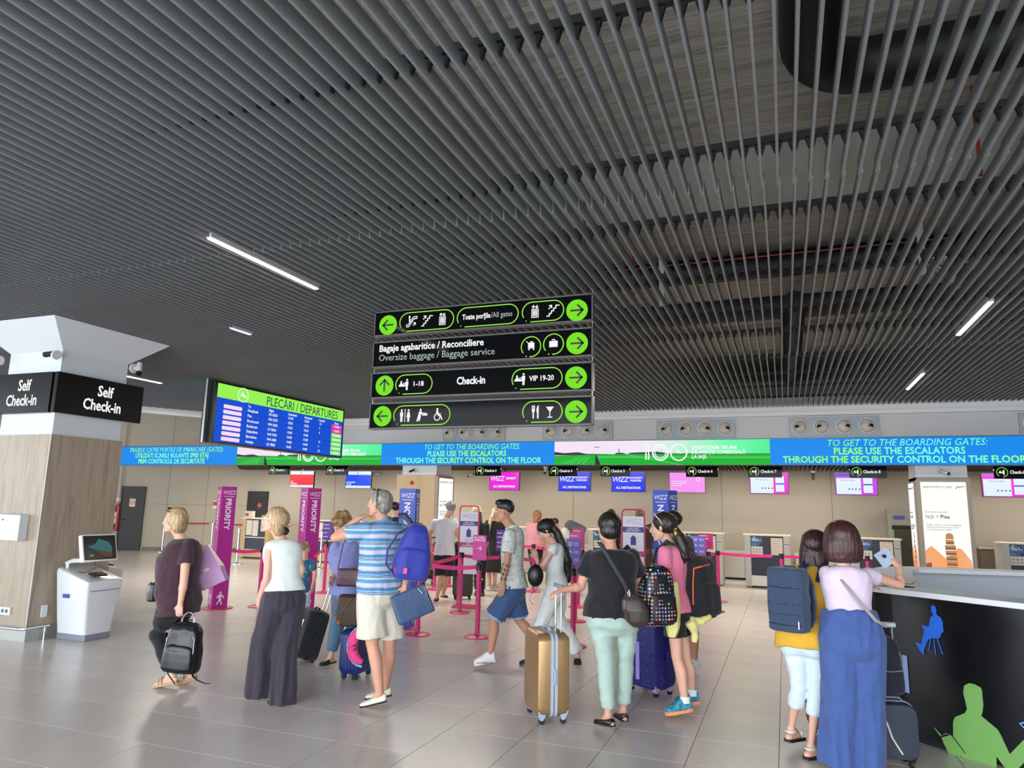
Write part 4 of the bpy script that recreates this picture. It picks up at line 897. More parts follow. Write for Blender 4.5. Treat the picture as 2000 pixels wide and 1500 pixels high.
# ---------------- totems ----------------
m_mg = mat('totem_magenta', (178, 36, 140), rough=.42); m_bl = mat('totem_blue', (40, 70, 176), rough=.42)
m_tw = mat('totem_white', (236, 226, 238), rough=.5); m_pinkbase = mat('base_pink', (196, 62, 104), rough=.4)
def totem(loc, rz, word, m, label, s=.24, h=1.93):
    t = thing('queue_totem', label, 'totem', loc, rz, group='tall queue totems')
    MB().lathe([(.24, 0), (.24, .012), (.20, .02), (.0, .022)], n=28).build('base', m_pinkbase, t, True)
    a = s/2
    MB().rbox((-a, -a, .02), (a, a, h), .006).build('body', m, t)
    for ux, nrm in (((0, 1, 0), (1, 0, 0)), ((1, 0, 0), (0, -1, 0)), ((-1, 0, 0), (0, 1, 0)), ((0, -1, 0), (-1, 0, 0))):
        o = V(nrm) * (a + .001)
        text(word, .12, m_tw, t, (o.x, o.y, h - .19), (0, 0, -1), ux, 'LEFT', bold=.03, sx=.98, off=.002)
        text('WIZZ', .09, m_tw, t, (o.x, o.y, h-.1), ux, ZA, shear=.2, sx=.85, off=.002, name='airline_mark')
        mb = MB(); stroke(mb, [(-.07, -.03), (.08, -.03)], .008, (o.x, o.y, h-.13), ux, ZA)
        icon('walker', mb, .10, (o.x, o.y, .17), ux, ZA); mb.build('walking_symbol', m_tw, t)
    return t
totem((-8.569, 9.336, 0.0), -0.573, 'PRIORITY', m_mg, 'magenta PRIORITY totem, the left one, beside the woman in maroon')
totem((-7.137, 9.64, 0.0), -0.438, 'PRIORITY', m_mg, 'magenta PRIORITY totem behind the small boy')
totem((-5.066, 9.158, 0.0), 0.233, 'NONPRIORITY', m_bl, 'blue NONPRIORITY totem behind the man in the striped polo shirt')
totem((-1.509, 9.786, 0.0), -0.38, 'NONPRIORITY', m_bl, 'blue NONPRIORITY totem behind the girl in pink', h=1.97)

# ---------------- stanchions ----------------
m_pk2 = mat('stanchion_pink', (206, 42, 120), rough=.35); m_belt = mat('belt_pink', (226, 34, 128), rough=.55); m_beltr = mat('belt_red', (168, 30, 44), rough=.6)
m_pkd = mat('stanchion_head_black', (18, 16, 18), rough=.4)
def stanchion(loc, label, targets=(), steel=False, h=.95, plate=None, rz=0, group='pink belt stanchions'):
    t = thing('belt_stanchion', label, 'stanchion', loc, 0, group='steel belt stanchions' if steel else group)
    mp = m_chrome if steel else m_pk2
    MB().lathe([(.17, 0), (.17, .012), (.15, .022), (.05, .03), (.034, .05)], n=24).build('base', m_chrome if steel else m_pinkbase, t, True)
    MB().cyl((0, 0, .02), (0, 0, h-.09), .033, n=14).build('pole', mp, t, True)
    MB().lathe([(.036, h-.09), (.042, h-.085), (.042, h-.01), (.035, h), (0, h)], n=14).build('head', m_pkd if not steel else m_chrome, t, True)
    for tx, ty in targets:
        d = V(tx-loc[0], ty-loc[1], 0); L_ = d.length; d.normalize(); n = V(-d.y, d.x, 0)*.003; z = h-.05; b = MB(); R = []
        for k in range(7):
            p = d*(.04 + (L_-.20)*k/6); sg = -.02*sin(pi*k/6)
            R.append([p-n+V(0,0,z-.026+sg), p+n+V(0,0,z-.026+sg), p+n+V(0,0,z+.026+sg), p-n+V(0,0,z+.026+sg)])
        b.rings(R).build('belt', m_beltr if steel else m_belt, t)
    return t
SX = dict(
 P1=(-3.858, 8.959), P2=(-4.967, 10.796), P3=(-4.146, 10.827), P4=(-4.864, 14.101), P5=(-2.546, 8.945), P5b=(-3.061, 10.857), P6=(-3.441, 12.398), P8=(-8.312, 11.82), P9=(-6.737, 13.363), P9b=(-6.759, 14.101),
 P10=(-1.249, 14.515), P10b=(-1.375, 14.036), S0=(-4.638, 8.756), S1=(-1.943, 11.413), S2=(-0.097, 14.383), S3=(-8.129, 9.787), T1=(-8.569, 9.336), T2=(-6.575, 9.04), R1=(1.384, 14.854))
def at3(k): return SX[k] + (0,)
stanchion(at3('P1'), 'pink stanchion with the ALL OTHER PASSENGERS arrow plate, left of the young man', [SX['S0']])
stanchion(at3('P2'), 'pink stanchion just left of the arrow plate, next behind it', [SX['P3'], SX['S0']])
stanchion(at3('P3'), 'pink stanchion behind the young man in denim shorts', [SX['P5b']])
stanchion(at3('P4'), 'far pink stanchion between the young man and the woman in white', [SX['P9b']])
stanchion(at3('P5'), 'pink stanchion with information plates, right of the woman in white', [])
stanchion(at3('P5b'), 'middle pink stanchion directly behind the one with information plates', [SX['P6']])
stanchion(at3('P6'), 'thin-looking far pink stanchion right of the information plates', [SX['P4']])
stanchion(at3('P8'), 'pink stanchion with a purple plate left of the woman in lilac', [SX['T2']])
stanchion(at3('P9'), 'pink stanchion beside the red pushchair', [SX['P9b']])
stanchion(at3('P9b'), 'far pink stanchion beyond the man in the striped beanie', [])
stanchion(at3('P10'), 'pink stanchion right of the girl in pink, holding the long belt', [SX['S2']])
stanchion(at3('P10b'), 'pink stanchion directly left of the one holding the long belt', [SX['P10']])
stanchion(at3('S0'), 'pink stanchion hidden behind the blue backpack', [])
stanchion(at3('S1'), 'pink stanchion behind the polka dot backpack', [SX['P10b']])
stanchion(at3('S2'), 'pink stanchion behind the navy backpack, end of the long belt', [SX['R1']])
stanchion(at3('R1'), 'pink stanchion behind the woman holding the paper', [])
stanchion(at3('S3'), 'pink stanchion behind the woman in the white top', [SX['T1']])
G = [(-18.953, 17.963), (-17.164, 18.199), (-13.938, 15.765), (-11.425, 16.019), (-15.653, 18.538)]
GL = ['steel stanchion nearest the dark left door', 'steel stanchion behind the lilac bag', 'steel stanchion right behind the left PRIORITY totem', 'steel stanchion left of the purple plate', 'steel stanchion in front of the first wooden desk']
for k, (p, lb) in enumerate(zip(G, GL)):
    stanchion(p + (0,), lb, [G[k+1]] if k in (0,) else ([G[4]] if k == 1 else []), steel=True, h=1.0)
# plates and frames on the queue
def plate(loc, rz, w, h, m, label, kind):
    t = thing('queue_plate', label, 'sign', loc, rz)
    MB().rbox((-w/2, -.004, 0), (w/2, .004, h), .008, axis='y').build('plate', m, t)
    MB().box((-.02, .0, -.045), (.02, .003, .002)).build('clip', m_pkd, t)
    if kind == 'arrow':
        text('ALL OTHER\nPASSENGERS', .033, m_tw, t, (-w/2+.02, -.0045, h-.05), XA, ZA, 'LEFT', bold=.03, sx=.92)
        mb = MB(); icon('right', mb, .06, (0, -.0045, h*.47), XA, ZA); mb.build('arrow', m_tw, t)
        text('WIZZ', .05, mat('faint', (226, 120, 190)), t, (w*.2, -.0045, .05), XA, ZA, shear=.2)
    elif kind == 'icons':
        mb = MB()
        for k in range(3):
            zz = h*(.8-.3*k); ring_on(mb, (-w*.22, -.0045, zz), XA, ZA, .018, .026, 14) if k == 0 else icon('plane' if k == 1 else 'right', mb, .03, (-w*.22, -.0045, zz), XA, ZA)
            for r in (.012, -.012): mb.box((w*.02, -.006, zz+r-.003), (w*.36, -.004, zz+r+.003))
        stuff(mb.build('print', m_tw, t))
    else:
        mb = MB()
        for zz, ww in ((.85, .7), (.66, .8), (.4, .5), (.2, .6)): mb.box((-w/2+.02, -.006, h*zz-.008), (-w/2+.02+w*.8*ww, -.004, h*zz+.004))
        stuff(mb.build('print', m_tw, t))
    return t
m_pur = mat('plate_purple', (96, 48, 150), rough=.45); m_pur2 = ramp_mat('plate_purple_fade', [(0, (84, 84, 178)), (1, (150, 66, 160))], 'wave_x', .5, detail=0, rough=.4)
plate(at3('P1')[:2] + (.99,), radians(-6), .21, .33, mat('plate_magenta', (204, 40, 144), rough=.4), 'magenta plate reading ALL OTHER PASSENGERS with a right arrow', 'arrow')
plate(at3('P5')[:2] + (.99,), radians(-8), .2, .33, m_pur2, 'purple plate with three white symbols beside the long black ponytail', 'icons')
plate(at3('P5b')[:2] + (1.0,), radians(-4), .2, .33, mat('plate_magenta', (204, 40, 144)), 'magenta plate just behind the purple symbol plate', 'lines')
plate(at3('P6')[:2] + (1.0,), radians(5), .22, .36, mat('plate_magenta2', (170, 34, 110), rough=.4), 'dark magenta plate furthest back behind the symbol plate', 'lines')
plate(at3('P8')[:2] + (.99,), radians(4), .22, .34, m_pur, 'purple plate left of the woman in lilac', 'lines')
plate((at3('P10b')[0]-.16, at3('P10b')[1]-.1, .88), 0, .25, .36, m_pur2, 'purple symbol plate right of the girl in pink', 'icons')
plate((at3('P10')[0]-.22, at3('P10')[1]+.0, .97), 0, .28, .30, mat('plate_magenta2', (170, 34, 110)), 'magenta and white plate behind the purple one at the Check-in 6 desk', 'lines')
plate((-4.346, 10.957) + (.99,), radians(-20), .2, .34, m_pur, 'purple plate peeking out left of the young man', 'lines')
def info_frame(loc, rz, label):
    t = thing('baggage_rules_stand', label, 'sign stand', loc, rz, group='framed baggage rules stands')
    w, h = .17, 1.70; R = .06
    pts = [(-w, 0, .03), (-w, 0, h-R)] + [(-w+R-R*cos(a), 0, h-R+R*sin(a)) for a in [pi/2*k/5 for k in range(1, 6)]] + [(w-R+R*sin(a), 0, h-R+R*cos(a)) for a in [pi/2*k/5 for k in range(0, 6)]] + [(w, 0, .03)]
    MB().tube(pts, .013, n=8).build('tube_frame', m_pinkbase, t, True)
    MB().box((-w-.04, -.17, 0), (w+.04, .17, .03)).build('base', m_pinkbase, t)
    MB().box((-w+.012, -.004, .55), (w-.012, .004, h-.1)).build('panel', mat('panel_white', (224, 222, 232), rough=.45), t)
    MB().box((-w+.012, -.007, 1.36), (w-.012, -.003, 1.44)).build('blue_band', mat('band_blue', (54, 48, 140), rough=.5), t)
    MB().box((-w+.012, -.007, 1.0), (w-.012, -.003, 1.08)).build('magenta_band', mat('band_magenta', (186, 36, 120), rough=.5), t)
    text('WIZZ', .11, mat('faint_lilac', (190, 176, 208)), t, (0, -.005, 1.52), XA, ZA, shear=.2, sx=.9)
    text('1 BAG ONLY\nWIZZ PRIORITY', .032, m_tw, t, (0, -.008, 1.4), XA, ZA, bold=.02); text('1 BAG\nWIZZ PRIORITY', .032, m_tw, t, (0, -.008, 1.04), XA, ZA, bold=.02)
    mb = MB(); mb.poly([(-.04, -.07), (.04, -.07), (.04, .04), (0, .08), (-.04, .04)], (0, -.005, 1.24), XA, ZA); mb.build('bag_symbol', mat('band_blue', (54, 48, 140)), t)
    text('40 30 20', .035, mat('print_grey', (150, 142, 136)), t, (0, -.005, 1.12), XA, ZA)
    return t
info_frame((-5.131, 11.419, 0.0), radians(8), 'pink-framed baggage rules stand right of the man in the striped beanie')
info_frame((-2.175, 10.949, 0.0), radians(4), 'pink-framed baggage rules stand between the black T-shirt and the pink T-shirt')

# ---------------- information desk ----------------
m_dk = mat('desk_black_laminate', (16, 16, 19), rough=.22, var=.1, vscale=3, spec=.4); m_dw = mat('desk_white_ledge', (222, 224, 228), rough=.35)
DA = V(.63, 6.67, 0); DB = V(2.72, 5.12, 0); du = (DB - DA).normalized(); dn = V(du.y, -du.x, 0)
t = thing('information_desk', 'large black curved information desk with white ledge and coloured silhouettes, at the right', 'desk', tuple(DA))
out = [DB - DA, V(0.14, -.10, 0), V(.03, -.01, 0), V(-.01, .06, 0), V(.02, .2, 0), V(.28, 2.25, 0), V(.4, 2.55, 0), V(.62, 2.75, 0), V(1.9, 3.02, 0), V(3.8, 3.35, 0)]
def offs(pts, d):
    R = []
    for k, p in enumerate(pts):
        tt = (pts[min(k+1, len(pts)-1)] - pts[max(k-1, 0)]).normalized(); R.append(p + V(tt.y, -tt.x, 0) * d)
    return R
inn = offs(out, .07); led = offs(out, .34); lo_ = offs(out, -.02)
def wallstrip(a, b, z0, z1):
    mb = MB(); R = [[(p.x, p.y, z0), (p.x, p.y, z1), (q.x, q.y, z1), (q.x, q.y, z0)] for p, q in zip(a, b)]
    return mb.rings(R)
wallstrip(out, inn, .06, 1.09).build('front_panel', m_dk, t)
wallstrip(offs(out, .05), offs(out, .1), 0, .06).build('plinth', m_blk, t)
wallstrip(inn, offs(out, .09), .3, 1.09).build('inner_panel', mat('desk_inner', (188, 196, 204), rough=.4), t)
wallstrip(lo_, led, 1.09, 1.13).build('ledge', m_dw, t)
def deco(pts, m, name, dd=.004): MB().poly(pts, dn * dd, du, ZA, .003).build(name, m, t)
m_sb = mat('silhouette_blue', (36, 104, 220), rough=.4); m_sg = mat('silhouette_green', (116, 168, 88), rough=.4)
deco([(0.494, 1.043), (0.511, 1.037), (0.518, 1.013), (0.515, 0.976), (0.543, 0.961), (0.557, 0.929), (0.558, 0.858), (0.538, 0.839), (0.531, 0.813), (0.51, 0.802), (0.463, 0.798), (0.44, 0.781), (0.421, 0.74), (0.404, 0.699), (0.402, 0.671), (0.392, 0.667), (0.369, 0.697), (0.346, 0.74), (0.35, 0.75), (0.387, 0.741), (0.4, 0.796), (0.417, 0.837), (0.411, 0.857), (0.398, 0.888), (0.443, 0.879), (0.455, 0.885), (0.468, 0.947), (0.493, 0.971), (0.48, 0.995), (0.48, 1.029)], m_sb, 'silhouette_sitter')
for q in ([(0.458, 0.797), (0.465, 0.798), (0.444, 0.704), (0.437, 0.704)], [(0.481, 0.799), (0.487, 0.8), (0.492, 0.681), (0.485, 0.68)], [(0.505, 0.803), (0.512, 0.805), (0.543, 0.696), (0.536, 0.692)]): deco(q, m_sb, 'silhouette_stool_leg')
deco([(0.708, 0.525), (0.745, 0.525), (0.786, 0.51), (0.792, 0.486), (0.791, 0.455), (0.792, 0.392), (0.782, 0.343), (0.772, 0.318), (0.816, 0.29), (0.869, 0.254), (0.885, 0.231), (0.935, 0.11), (1.003, 0.195), (1.034, 0.233), (1.081, 0.261), (1.077, 0.187), (1.013, 0.073), (0.966, 0.016), (0.908, -0.002), (0.849, 0.071), (0.839, -0.052), (0.615, -0.121), (0.61, -0.06), (0.616, 0.012), (0.583, -0.025), (0.551, -0.026), (0.522, 0.009), (0.494, 0.069), (0.484, 0.098), (0.552, 0.132), (0.568, 0.121), (0.576, 0.23), (0.592, 0.266), (0.665, 0.312), (0.68, 0.343), (0.672, 0.396), (0.663, 0.45), (0.673, 0.5)], m_sg, 'silhouette_reader')
deco([(0.431, 0.156), (0.446, 0.149), (0.485, 0.115), (0.478, 0.103)], m_sg, 'silhouette_book'); deco([(0.485, 0.109), (0.515, 0.135), (0.554, 0.134), (0.515, 0.13)], m_sg, 'silhouette_book')
deco([(0.563, 0.127), (0.569, 0.129), (0.649, 0.034), (0.646, 0.031)], m_dk, 'silhouette_line', .008)
deco([(1.011, 0.33), (1.044, 0.347), (1.093, 0.355), (1.092, 0.35), (1.043, 0.338), (1.021, 0.326), (1.041, 0.309), (1.036, 0.302)], mat('silhouette_lightblue', (120, 170, 240)), 'silhouette_paper')
deco([(0.23, 0.635), (0.268, 0.633), (0.269, 0.358), (0.234, 0.361)], mat('pale_strip', (150, 176, 220), rough=.4), 'pale_strip')
tag(MB().add([(0.963, 7.173, 1.133), (1.139, 7.509, 1.217), (1.163, 7.518, 1.195)], [(0,1,2)]).build('paper_sheet', m_paper), 'loose sheet', 'paper') if False else None

# ---------------- figure building ----------------
from mathutils import noise as _noise
DG = None
def finish(mb, name, m, parent, voxel=.01, smooth=3, dec=None, fold=0, fscale=(8, 8, 3), smooth_shade=True, label=None, fac=.5):
    """voxel-join the pieces of mb into one continuous smooth surface"""
    me = bpy.data.meshes.new(name); me.from_pydata(mb.v, [], mb.f); me.update()
    tmp = bpy.data.objects.new('tmp', me); COL.objects.link(tmp)
    r = tmp.modifiers.new('r', 'REMESH'); r.mode = 'VOXEL'; r.voxel_size = voxel; r.use_smooth_shade = smooth_shade
    if smooth: q = tmp.modifiers.new('s', 'SMOOTH'); q.factor = fac; q.iterations = smooth
    if dec: q = tmp.modifiers.new('d', 'DECIMATE'); q.ratio = dec
    dg = bpy.context.evaluated_depsgraph_get(); dg.update()
    out = bpy.data.meshes.new_from_object(tmp.evaluated_get(dg)); out.name = name
    bpy.data.objects.remove(tmp); bpy.data.meshes.remove(me)
    if fold:
        sx, sy, sz = fscale; vs = out.vertices; nr = [v.normal.copy() for v in vs]
        for v, n in zip(vs, nr):
            k = _noise.noise(Vector((v.co.x*sx, v.co.y*sy, v.co.z*sz))); k2 = 1 - abs(k)*2.2
            v.co += n * fold * k2
    out.materials.clear(); out.materials.append(m)
    out.polygons.foreach_set('use_smooth', [True]*len(out.polygons)); out.update()
    o = bpy.data.objects.new(name, out); COL.objects.link(o)
    if parent: o.parent = parent
    if label: o['label'] = label
    return o
def cap(mb, p0, p1, r0, r1, n=12, flat=False, sq=1.0, up=(0, 0, 1)):
    """tapered limb piece with round ends"""
    p0 = V(p0); p1 = V(p1); x, y, d = frame(p1 - p0, up); R = []; prof = []
    if flat: prof = [(p0, r0), (p0.lerp(p1, .5), (r0+r1)/2), (p1, r1)]
    else:
        for a in (80, 55, 25): prof.append((p0 - d*r0*sin(radians(a)), r0*cos(radians(a))))
        for k in range(4): prof.append((p0.lerp(p1, k/3), r0 + (r1-r0)*k/3))
        for a in (25, 55, 80): prof.append((p1 + d*r1*sin(radians(a)), r1*cos(radians(a))))
    for c, r in prof: R.append([c + x*cos(2*pi*i/n)*r + y*sin(2*pi*i/n)*r*sq for i in range(n)])
    mb.rings(R)
def loft(mb, secs, n=24, power=2.3):
    """secs: (centre, side vector, front vector, half width, half depth) super-elliptic sections"""
    R = []
    for c, sx, fr, w, d in secs:
        row = []
        for i in range(n):
            a = 2*pi*i/n; ca, sa = cos(a), sin(a); k = (abs(ca)**power + abs(sa)**power) ** (-1/power)
            row.append(V(c) + sx*(w*ca*k) + fr*(d*sa*k))
        R.append(row)
    mb.rings(R)
def fold_tube(mb, pts, rs, n=28, amp=0.0, lobes=7, seed=0):
    """loose cloth tube with soft lengthwise folds"""
    pts = [V(p) for p in pts]; R = []
    for k, p in enumerate(pts):
        d = pts[min(k+1, len(pts)-1)] - pts[max(k-1, 0)]; x, y, _ = frame(d)
        f = k/(len(pts)-1)
        R.append([p + (x*cos(2*pi*i/n) + y*sin(2*pi*i/n)) * rs[k] * (1 + amp*f*sin(lobes*2*pi*i/n + seed + 1.2*sin(3*f+seed))) for i in range(n)])
    mb.rings(R)
def hand(mb, w, d, pn, thumb, s=1.0, curl=35, spread=.1):
    """palm, four fingers of different lengths and a thumb; d = direction of the fingers, pn = way the palm faces, thumb = side of thumb"""
    w = V(w); d = V(d).normalized(); pn = V(pn); pn = (pn - d*pn.dot(d)).normalized(); sd = V(thumb); sd = (sd - d*sd.dot(d) - pn*sd.dot(pn)).normalized()
    loft(mb, [(w - d*.01*s, sd, pn, .027*s, .021*s), (w + d*.03*s, sd, pn, .037*s, .018*s), (w + d*.07*s, sd, pn, .042*s, .016*s), (w + d*.092*s, sd, pn, .040*s, .013*s)], 16)
    for k, (o, L, r) in enumerate(((.032, .070, .0098), (.011, .080, .0102), (-.010, .074, .0098), (-.030, .058, .0088))):
        p = w + d*.085*s + sd*o*s; dd = (d + sd*o*spread*12).normalized(); c = radians(curl)*(.8 + .12*k)
        for j in range(3):
            q = p + (dd*cos(c*(j+.6)/1.6) + pn*sin(c*(j+.6)/1.6)) * L*s*(.42, .32, .26)[j]
            cap(mb, p, q, r*s*(1-.07*j), r*s*(.93-.07*j), 8); p = q
    p = w + d*.022*s + sd*.03*s; q = p + (d*.55 + sd*.62 + pn*.3).normalized()*.042*s; cap(mb, p, q, .0135*s, .0115*s, 8); cap(mb, q, q + (d*.85 + sd*.1 + pn*.45).normalized()*.032*s, .0112*s, .009*s, 8)
def head_frame(c, hdg, pitch=0, roll=0, s=1.0):
    f = V(hdg).normalized(); r = f.cross(V(0, 0, 1)).normalized(); u = V(0, 0, 1)
    f2 = f*cos(radians(pitch)) + u*sin(radians(pitch)); u2 = u*cos(radians(pitch)) - f*sin(radians(pitch))
    r2 = r*cos(radians(roll)) + u2*sin(radians(roll)); u3 = u2*cos(radians(roll)) - r*sin(radians(roll))
    c = V(c)
    def H(p): return c + (r2*p[0] + f2*p[1] + u3*p[2])*s
    H.rot = Matrix((r2, f2, u3)).transposed(); H.s = s; H.c = c; H.f = f2; H.u = u3; H.r = r2
    return H
def head(mb, H, fem=False):
    e = lambda c, r: mb.ell(H(c), [x*H.s for x in r], 18, 12, H.rot)
    e((0, -.012, .035), (.075, .096, .084)); e((0, .026, -.035), (.057, .062, .078)); e((0, .064, -.094), (.026, .024, .021))
    for s in (-1, 1):
        cap(mb, H((s*.05, -.002, -.062)), H((s*.018, .062, -.098)), .017*H.s, .015*H.s)
        e((s*.036, .062, -.022), (.025, .024, .028)); e((s*.077, -.006, -.004), (.009, .018, .030)); e((s*.012, .101, -.031), (.009, .010, .008))
        cap(mb, H((s*.012, .084, .024)), H((s*.042, .074, .024)), .011*H.s, .010*H.s)
    cap(mb, H((0, .086, .014)), H((0, .111, -.026)), .0085*H.s, .0125*H.s)
    e((0, .088, -.054), (.024, .014, .008)); e((0, .086, -.067), (.022, .013, .008))
def face_parts(H, parent, iris=(70, 50, 36), brow=(90, 70, 50), lip=(176, 104, 96)):
    we = mat('eye_white', (232, 228, 222), rough=.2); wi = mat('iris_%d' % iris[0], iris, rough=.15); wb_ = mat('brow_%d_%d' % brow[:2], brow, rough=.8); wl_ = mat('lip_%d_%d' % lip[:2], lip, rough=.5)
    for s in (-1, 1):
        MB().ell(H((s*.032, .074, .004)), [x*H.s for x in (.0155, .0125, .0085)], 12, 8, H.rot).build('eye', we, parent, True)
        MB().ell(H((s*.032, .0835, .004)), [x*H.s for x in (.0062, .0045, .0062)], 10, 6, H.rot).build('iris', wi, parent, True)
        MB().tube([H((s*.016, .095, .028)), H((s*.032, .092, .034)), H((s*.047, .080, .028))], .0035*H.s, 6).build('eyebrow', wb_, parent, True)
    m = MB(); m.ell(H((0, .0965, -.056)), [x*H.s for x in (.022, .007, .005)], 12, 6, H.rot); m.ell(H((0, .0945, -.066)), [x*H.s for x in (.019, .007, .0055)], 12, 6, H.rot); m.build('lips', wl_, parent, True)
def hair(H, parent, blobs, m, voxel=.008, strand=.0035, fs=(60, 60, 7), name='hair', smooth=2):
    mb = MB()
    for b in blobs:
        if b[0] == 'e': mb.ell(H(b[1]), [x*H.s for x in b[2]], 18, 12, H.rot)
        elif b[0] == 't':
            P = [H(p) for p in b[1]]
            for k in range(len(P)-1): cap(mb, P[k], P[k+1], b[2][k]*H.s, b[2][k+1]*H.s, 12, sq=b[3] if len(b) > 3 else 1)
        elif b[0] == 'l':   # flattened lock sheet: (centre, half width, half depth) sections
            loft(mb, [(H(c), H.r, H.f, w*H.s, d*H.s) for c, w, d in b[1]], 20)
    return finish(mb, name, m, parent, voxel, smooth, fold=strand, fscale=fs)
def hair_mat(n, c, c2=None):
    c2 = c2 or tuple(min(255, int(x*1.5+12)) for x in c)
    return ramp_mat(n, [(.3, c), (.55, tuple((a+b)//2 for a, b in zip(c, c2))), (.75, c2)], 'noise', 30, stretch=(2.2, 2.2, .25), rough=.42, bump=.35)
def cloth(n, c, var=.06, rough=.85, bump=.25, bs=90, **k): return mat(n, c, rough=rough, var=var, vscale=14, bump=bump*.45, bscale=bs*2.4, sheen=.2, **k)
def skin(n, c): return mat(n, c, rough=.5, var=.05, vscale=9, bump=.04, bscale=60, spec=.35)
SKIN = skin('skin_fair', (222, 172, 150)); SKIN2 = skin('skin_tan', (190, 138, 112)); SKIN3 = skin('skin_warm', (206, 152, 128))
class Fig:
    """one person: joints J (local metres), facing vector; body mesh is the top-level thing"""
    def __init__(s, base, J, face, label, sk=SKIN, hdg=None, pitch=0, roll=0, hs=1.0, build=1.0, belly=0.0, vox=.0075, female=False, legk=1.0, curl=35, handn=None, bare=True, bust=0.0, hipw=1.0):
        s.J = {k: V(v) for k, v in J.items()}; J = s.J; s.f = V(face[0], face[1], 0).normalized(); s.r = s.f.cross(V(0, 0, 1)).normalized(); s.base = base; s.xh = 0.0; s.b = build; s.fem = female; s.belly = belly; s.bust = bust
        nk, pv = J['neck'], J['pelvis']; s.up = (nk - pv).normalized(); sw = (.165 if female else .185) * (0.75 + .25*build)
        s.len = (nk - pv).length
        for q, sg in (('L', -1), ('R', 1)):
            J.setdefault('sh'+q, nk - s.up*.055 + s.r*sg*sw); J.setdefault('hip'+q, pv - s.up*.03 + s.r*sg*.085*build*hipw)
        s.hw = hipw; mb = MB(); s.torso(mb, -.012)
        cap(mb, nk - s.up*.02, V(J['head']) + V(0, 0, -.05*hs), (.050 if female else .058)*(.9+.1*build), (.047 if female else .054))
        s.H = head_frame(J['head'], hdg or s.f, pitch, roll, hs); head(mb, s.H, female)
        k = (0.88 if female else 1.0) * (.55 + .45*build)
        for q in 'LR':
            if 'el'+q in J:
                cap(mb, J['sh'+q], J['el'+q], .050*k, .038*k); cap(mb, J['el'+q], J['wr'+q], .039*k, .026*k)
                m_ = J['el'+q].lerp(J['wr'+q], .28); cap(mb, J['el'+q], m_, .037*k, .041*k)
                d = (J['fi'+q] - J['wr'+q]); pn = (handn or {}).get(q, tuple(-s.r if q == 'R' else s.r)); hand(mb, J['wr'+q], d, pn, s.f if abs(s.f.dot(d.normalized())) < .8 else V(0, 0, 1), .98 if not female else .9, curl if not isinstance(curl, dict) else curl.get(q, 35))
            if 'kn'+q in J:
                lk = k*legk
                cap(mb, J['hip'+q], J['kn'+q], .082*lk, .054*lk); cap(mb, J['kn'+q], J['an'+q], .052*lk, .034*lk)
                c = J['kn'+q].lerp(J['an'+q], .3) - s.f*.018; cap(mb, J['kn'+q], c, .047*lk, .056*lk); cap(mb, c, J['an'+q], .055*lk, .033*lk)
                s.foot(mb, q)
        s.mb = mb; s.body = finish(mb, 'person', sk, None, vox, 3, dec=.4 if vox < .01 else .6)
        s.body.location = base; tag(s.body, label, 'person'); s.k = k
    def foot(s, mb, q, inf=0.0):
        a, t = s.J['an'+q], s.J['to'+q]; d = (t - a); dh = V(d.x, d.y, 0).normalized(); low = a + V(0, 0, -.055)
        heel = low - dh*.035; ball = t - dh*.045 + V(0, 0, .008)
        cap(mb, heel + V(0, 0, .006), ball, .030+inf, .034+inf, 12, sq=.85); cap(mb, a, t - dh*.08 + V(0, 0, .022), .034+inf, .028+inf); cap(mb, ball, t + V(0, 0, .002), .034+inf, .020+inf, 12, sq=.7)
        if inf == 0:
            sd = dh.cross(V(0, 0, 1))
            for k, o in enumerate((-.03, -.014, .001, .015, .029)): cap(mb, ball + sd*o*.9, t + sd*o + dh*(.008 - abs(o)*.4), .011, .009, 8)
    def torso(s, mb, inf, z0=-.11, z1=1.0, hem=0.0, hemw=0.0):
        """trunk sections along the spine, z in metres from the pelvis below the waist and fractions above"""
        J = s.J; pv, nk = J['pelvis'], J['neck']; L = s.len; b = s.b; f = s.f; u = s.up; be = s.belly
        fw = (f - u*f.dot(u)).normalized(); fem = s.fem
        prof = [(-.11, (.165 if fem else .150)*s.hw, .105, -.005), (-.03, (.175 if fem else .160)*s.hw, .118, -.012), (.06, (.165 if fem else .158)*s.hw, .112+be*.4, .0+be*.4), (.30*L, (.135 if fem else .150)+be*.3, .100+be*.6, .008+be*.5), (.50*L, (.142 if fem else .160)+be*.2, .106+be*.4+s.bust*.5, .008+be*.25+s.bust*.3),
                (.68*L, .158 if fem else .178, .112+s.bust, .004+s.bust*.5), (.84*L, .160 if fem else .182, .098, -.008), (.93*L, .135 if fem else .155, .078, -.016), (.99*L, .075, .058, -.012), (1.03*L, .05, .045, -.008)]
        secs = []
        for h, w, d, o in prof:
            if h < z0: continue
            if h > z1*L + .001: continue
            ex = (s.xh if inf > 0 and h < .1 else 0)
            secs.append((pv + u*h + fw*o, s.r, fw, (w*b)+inf+ex, (d*b)+inf+ex))
        if hem: 
            c, sx, fr, w, d = secs[0]; secs.insert(0, (pv + u*hem + (c - pv - u*prof[0][0])*0, s.r, fw, w + hemw, d + hemw))
        loft(mb, secs)
        return secs
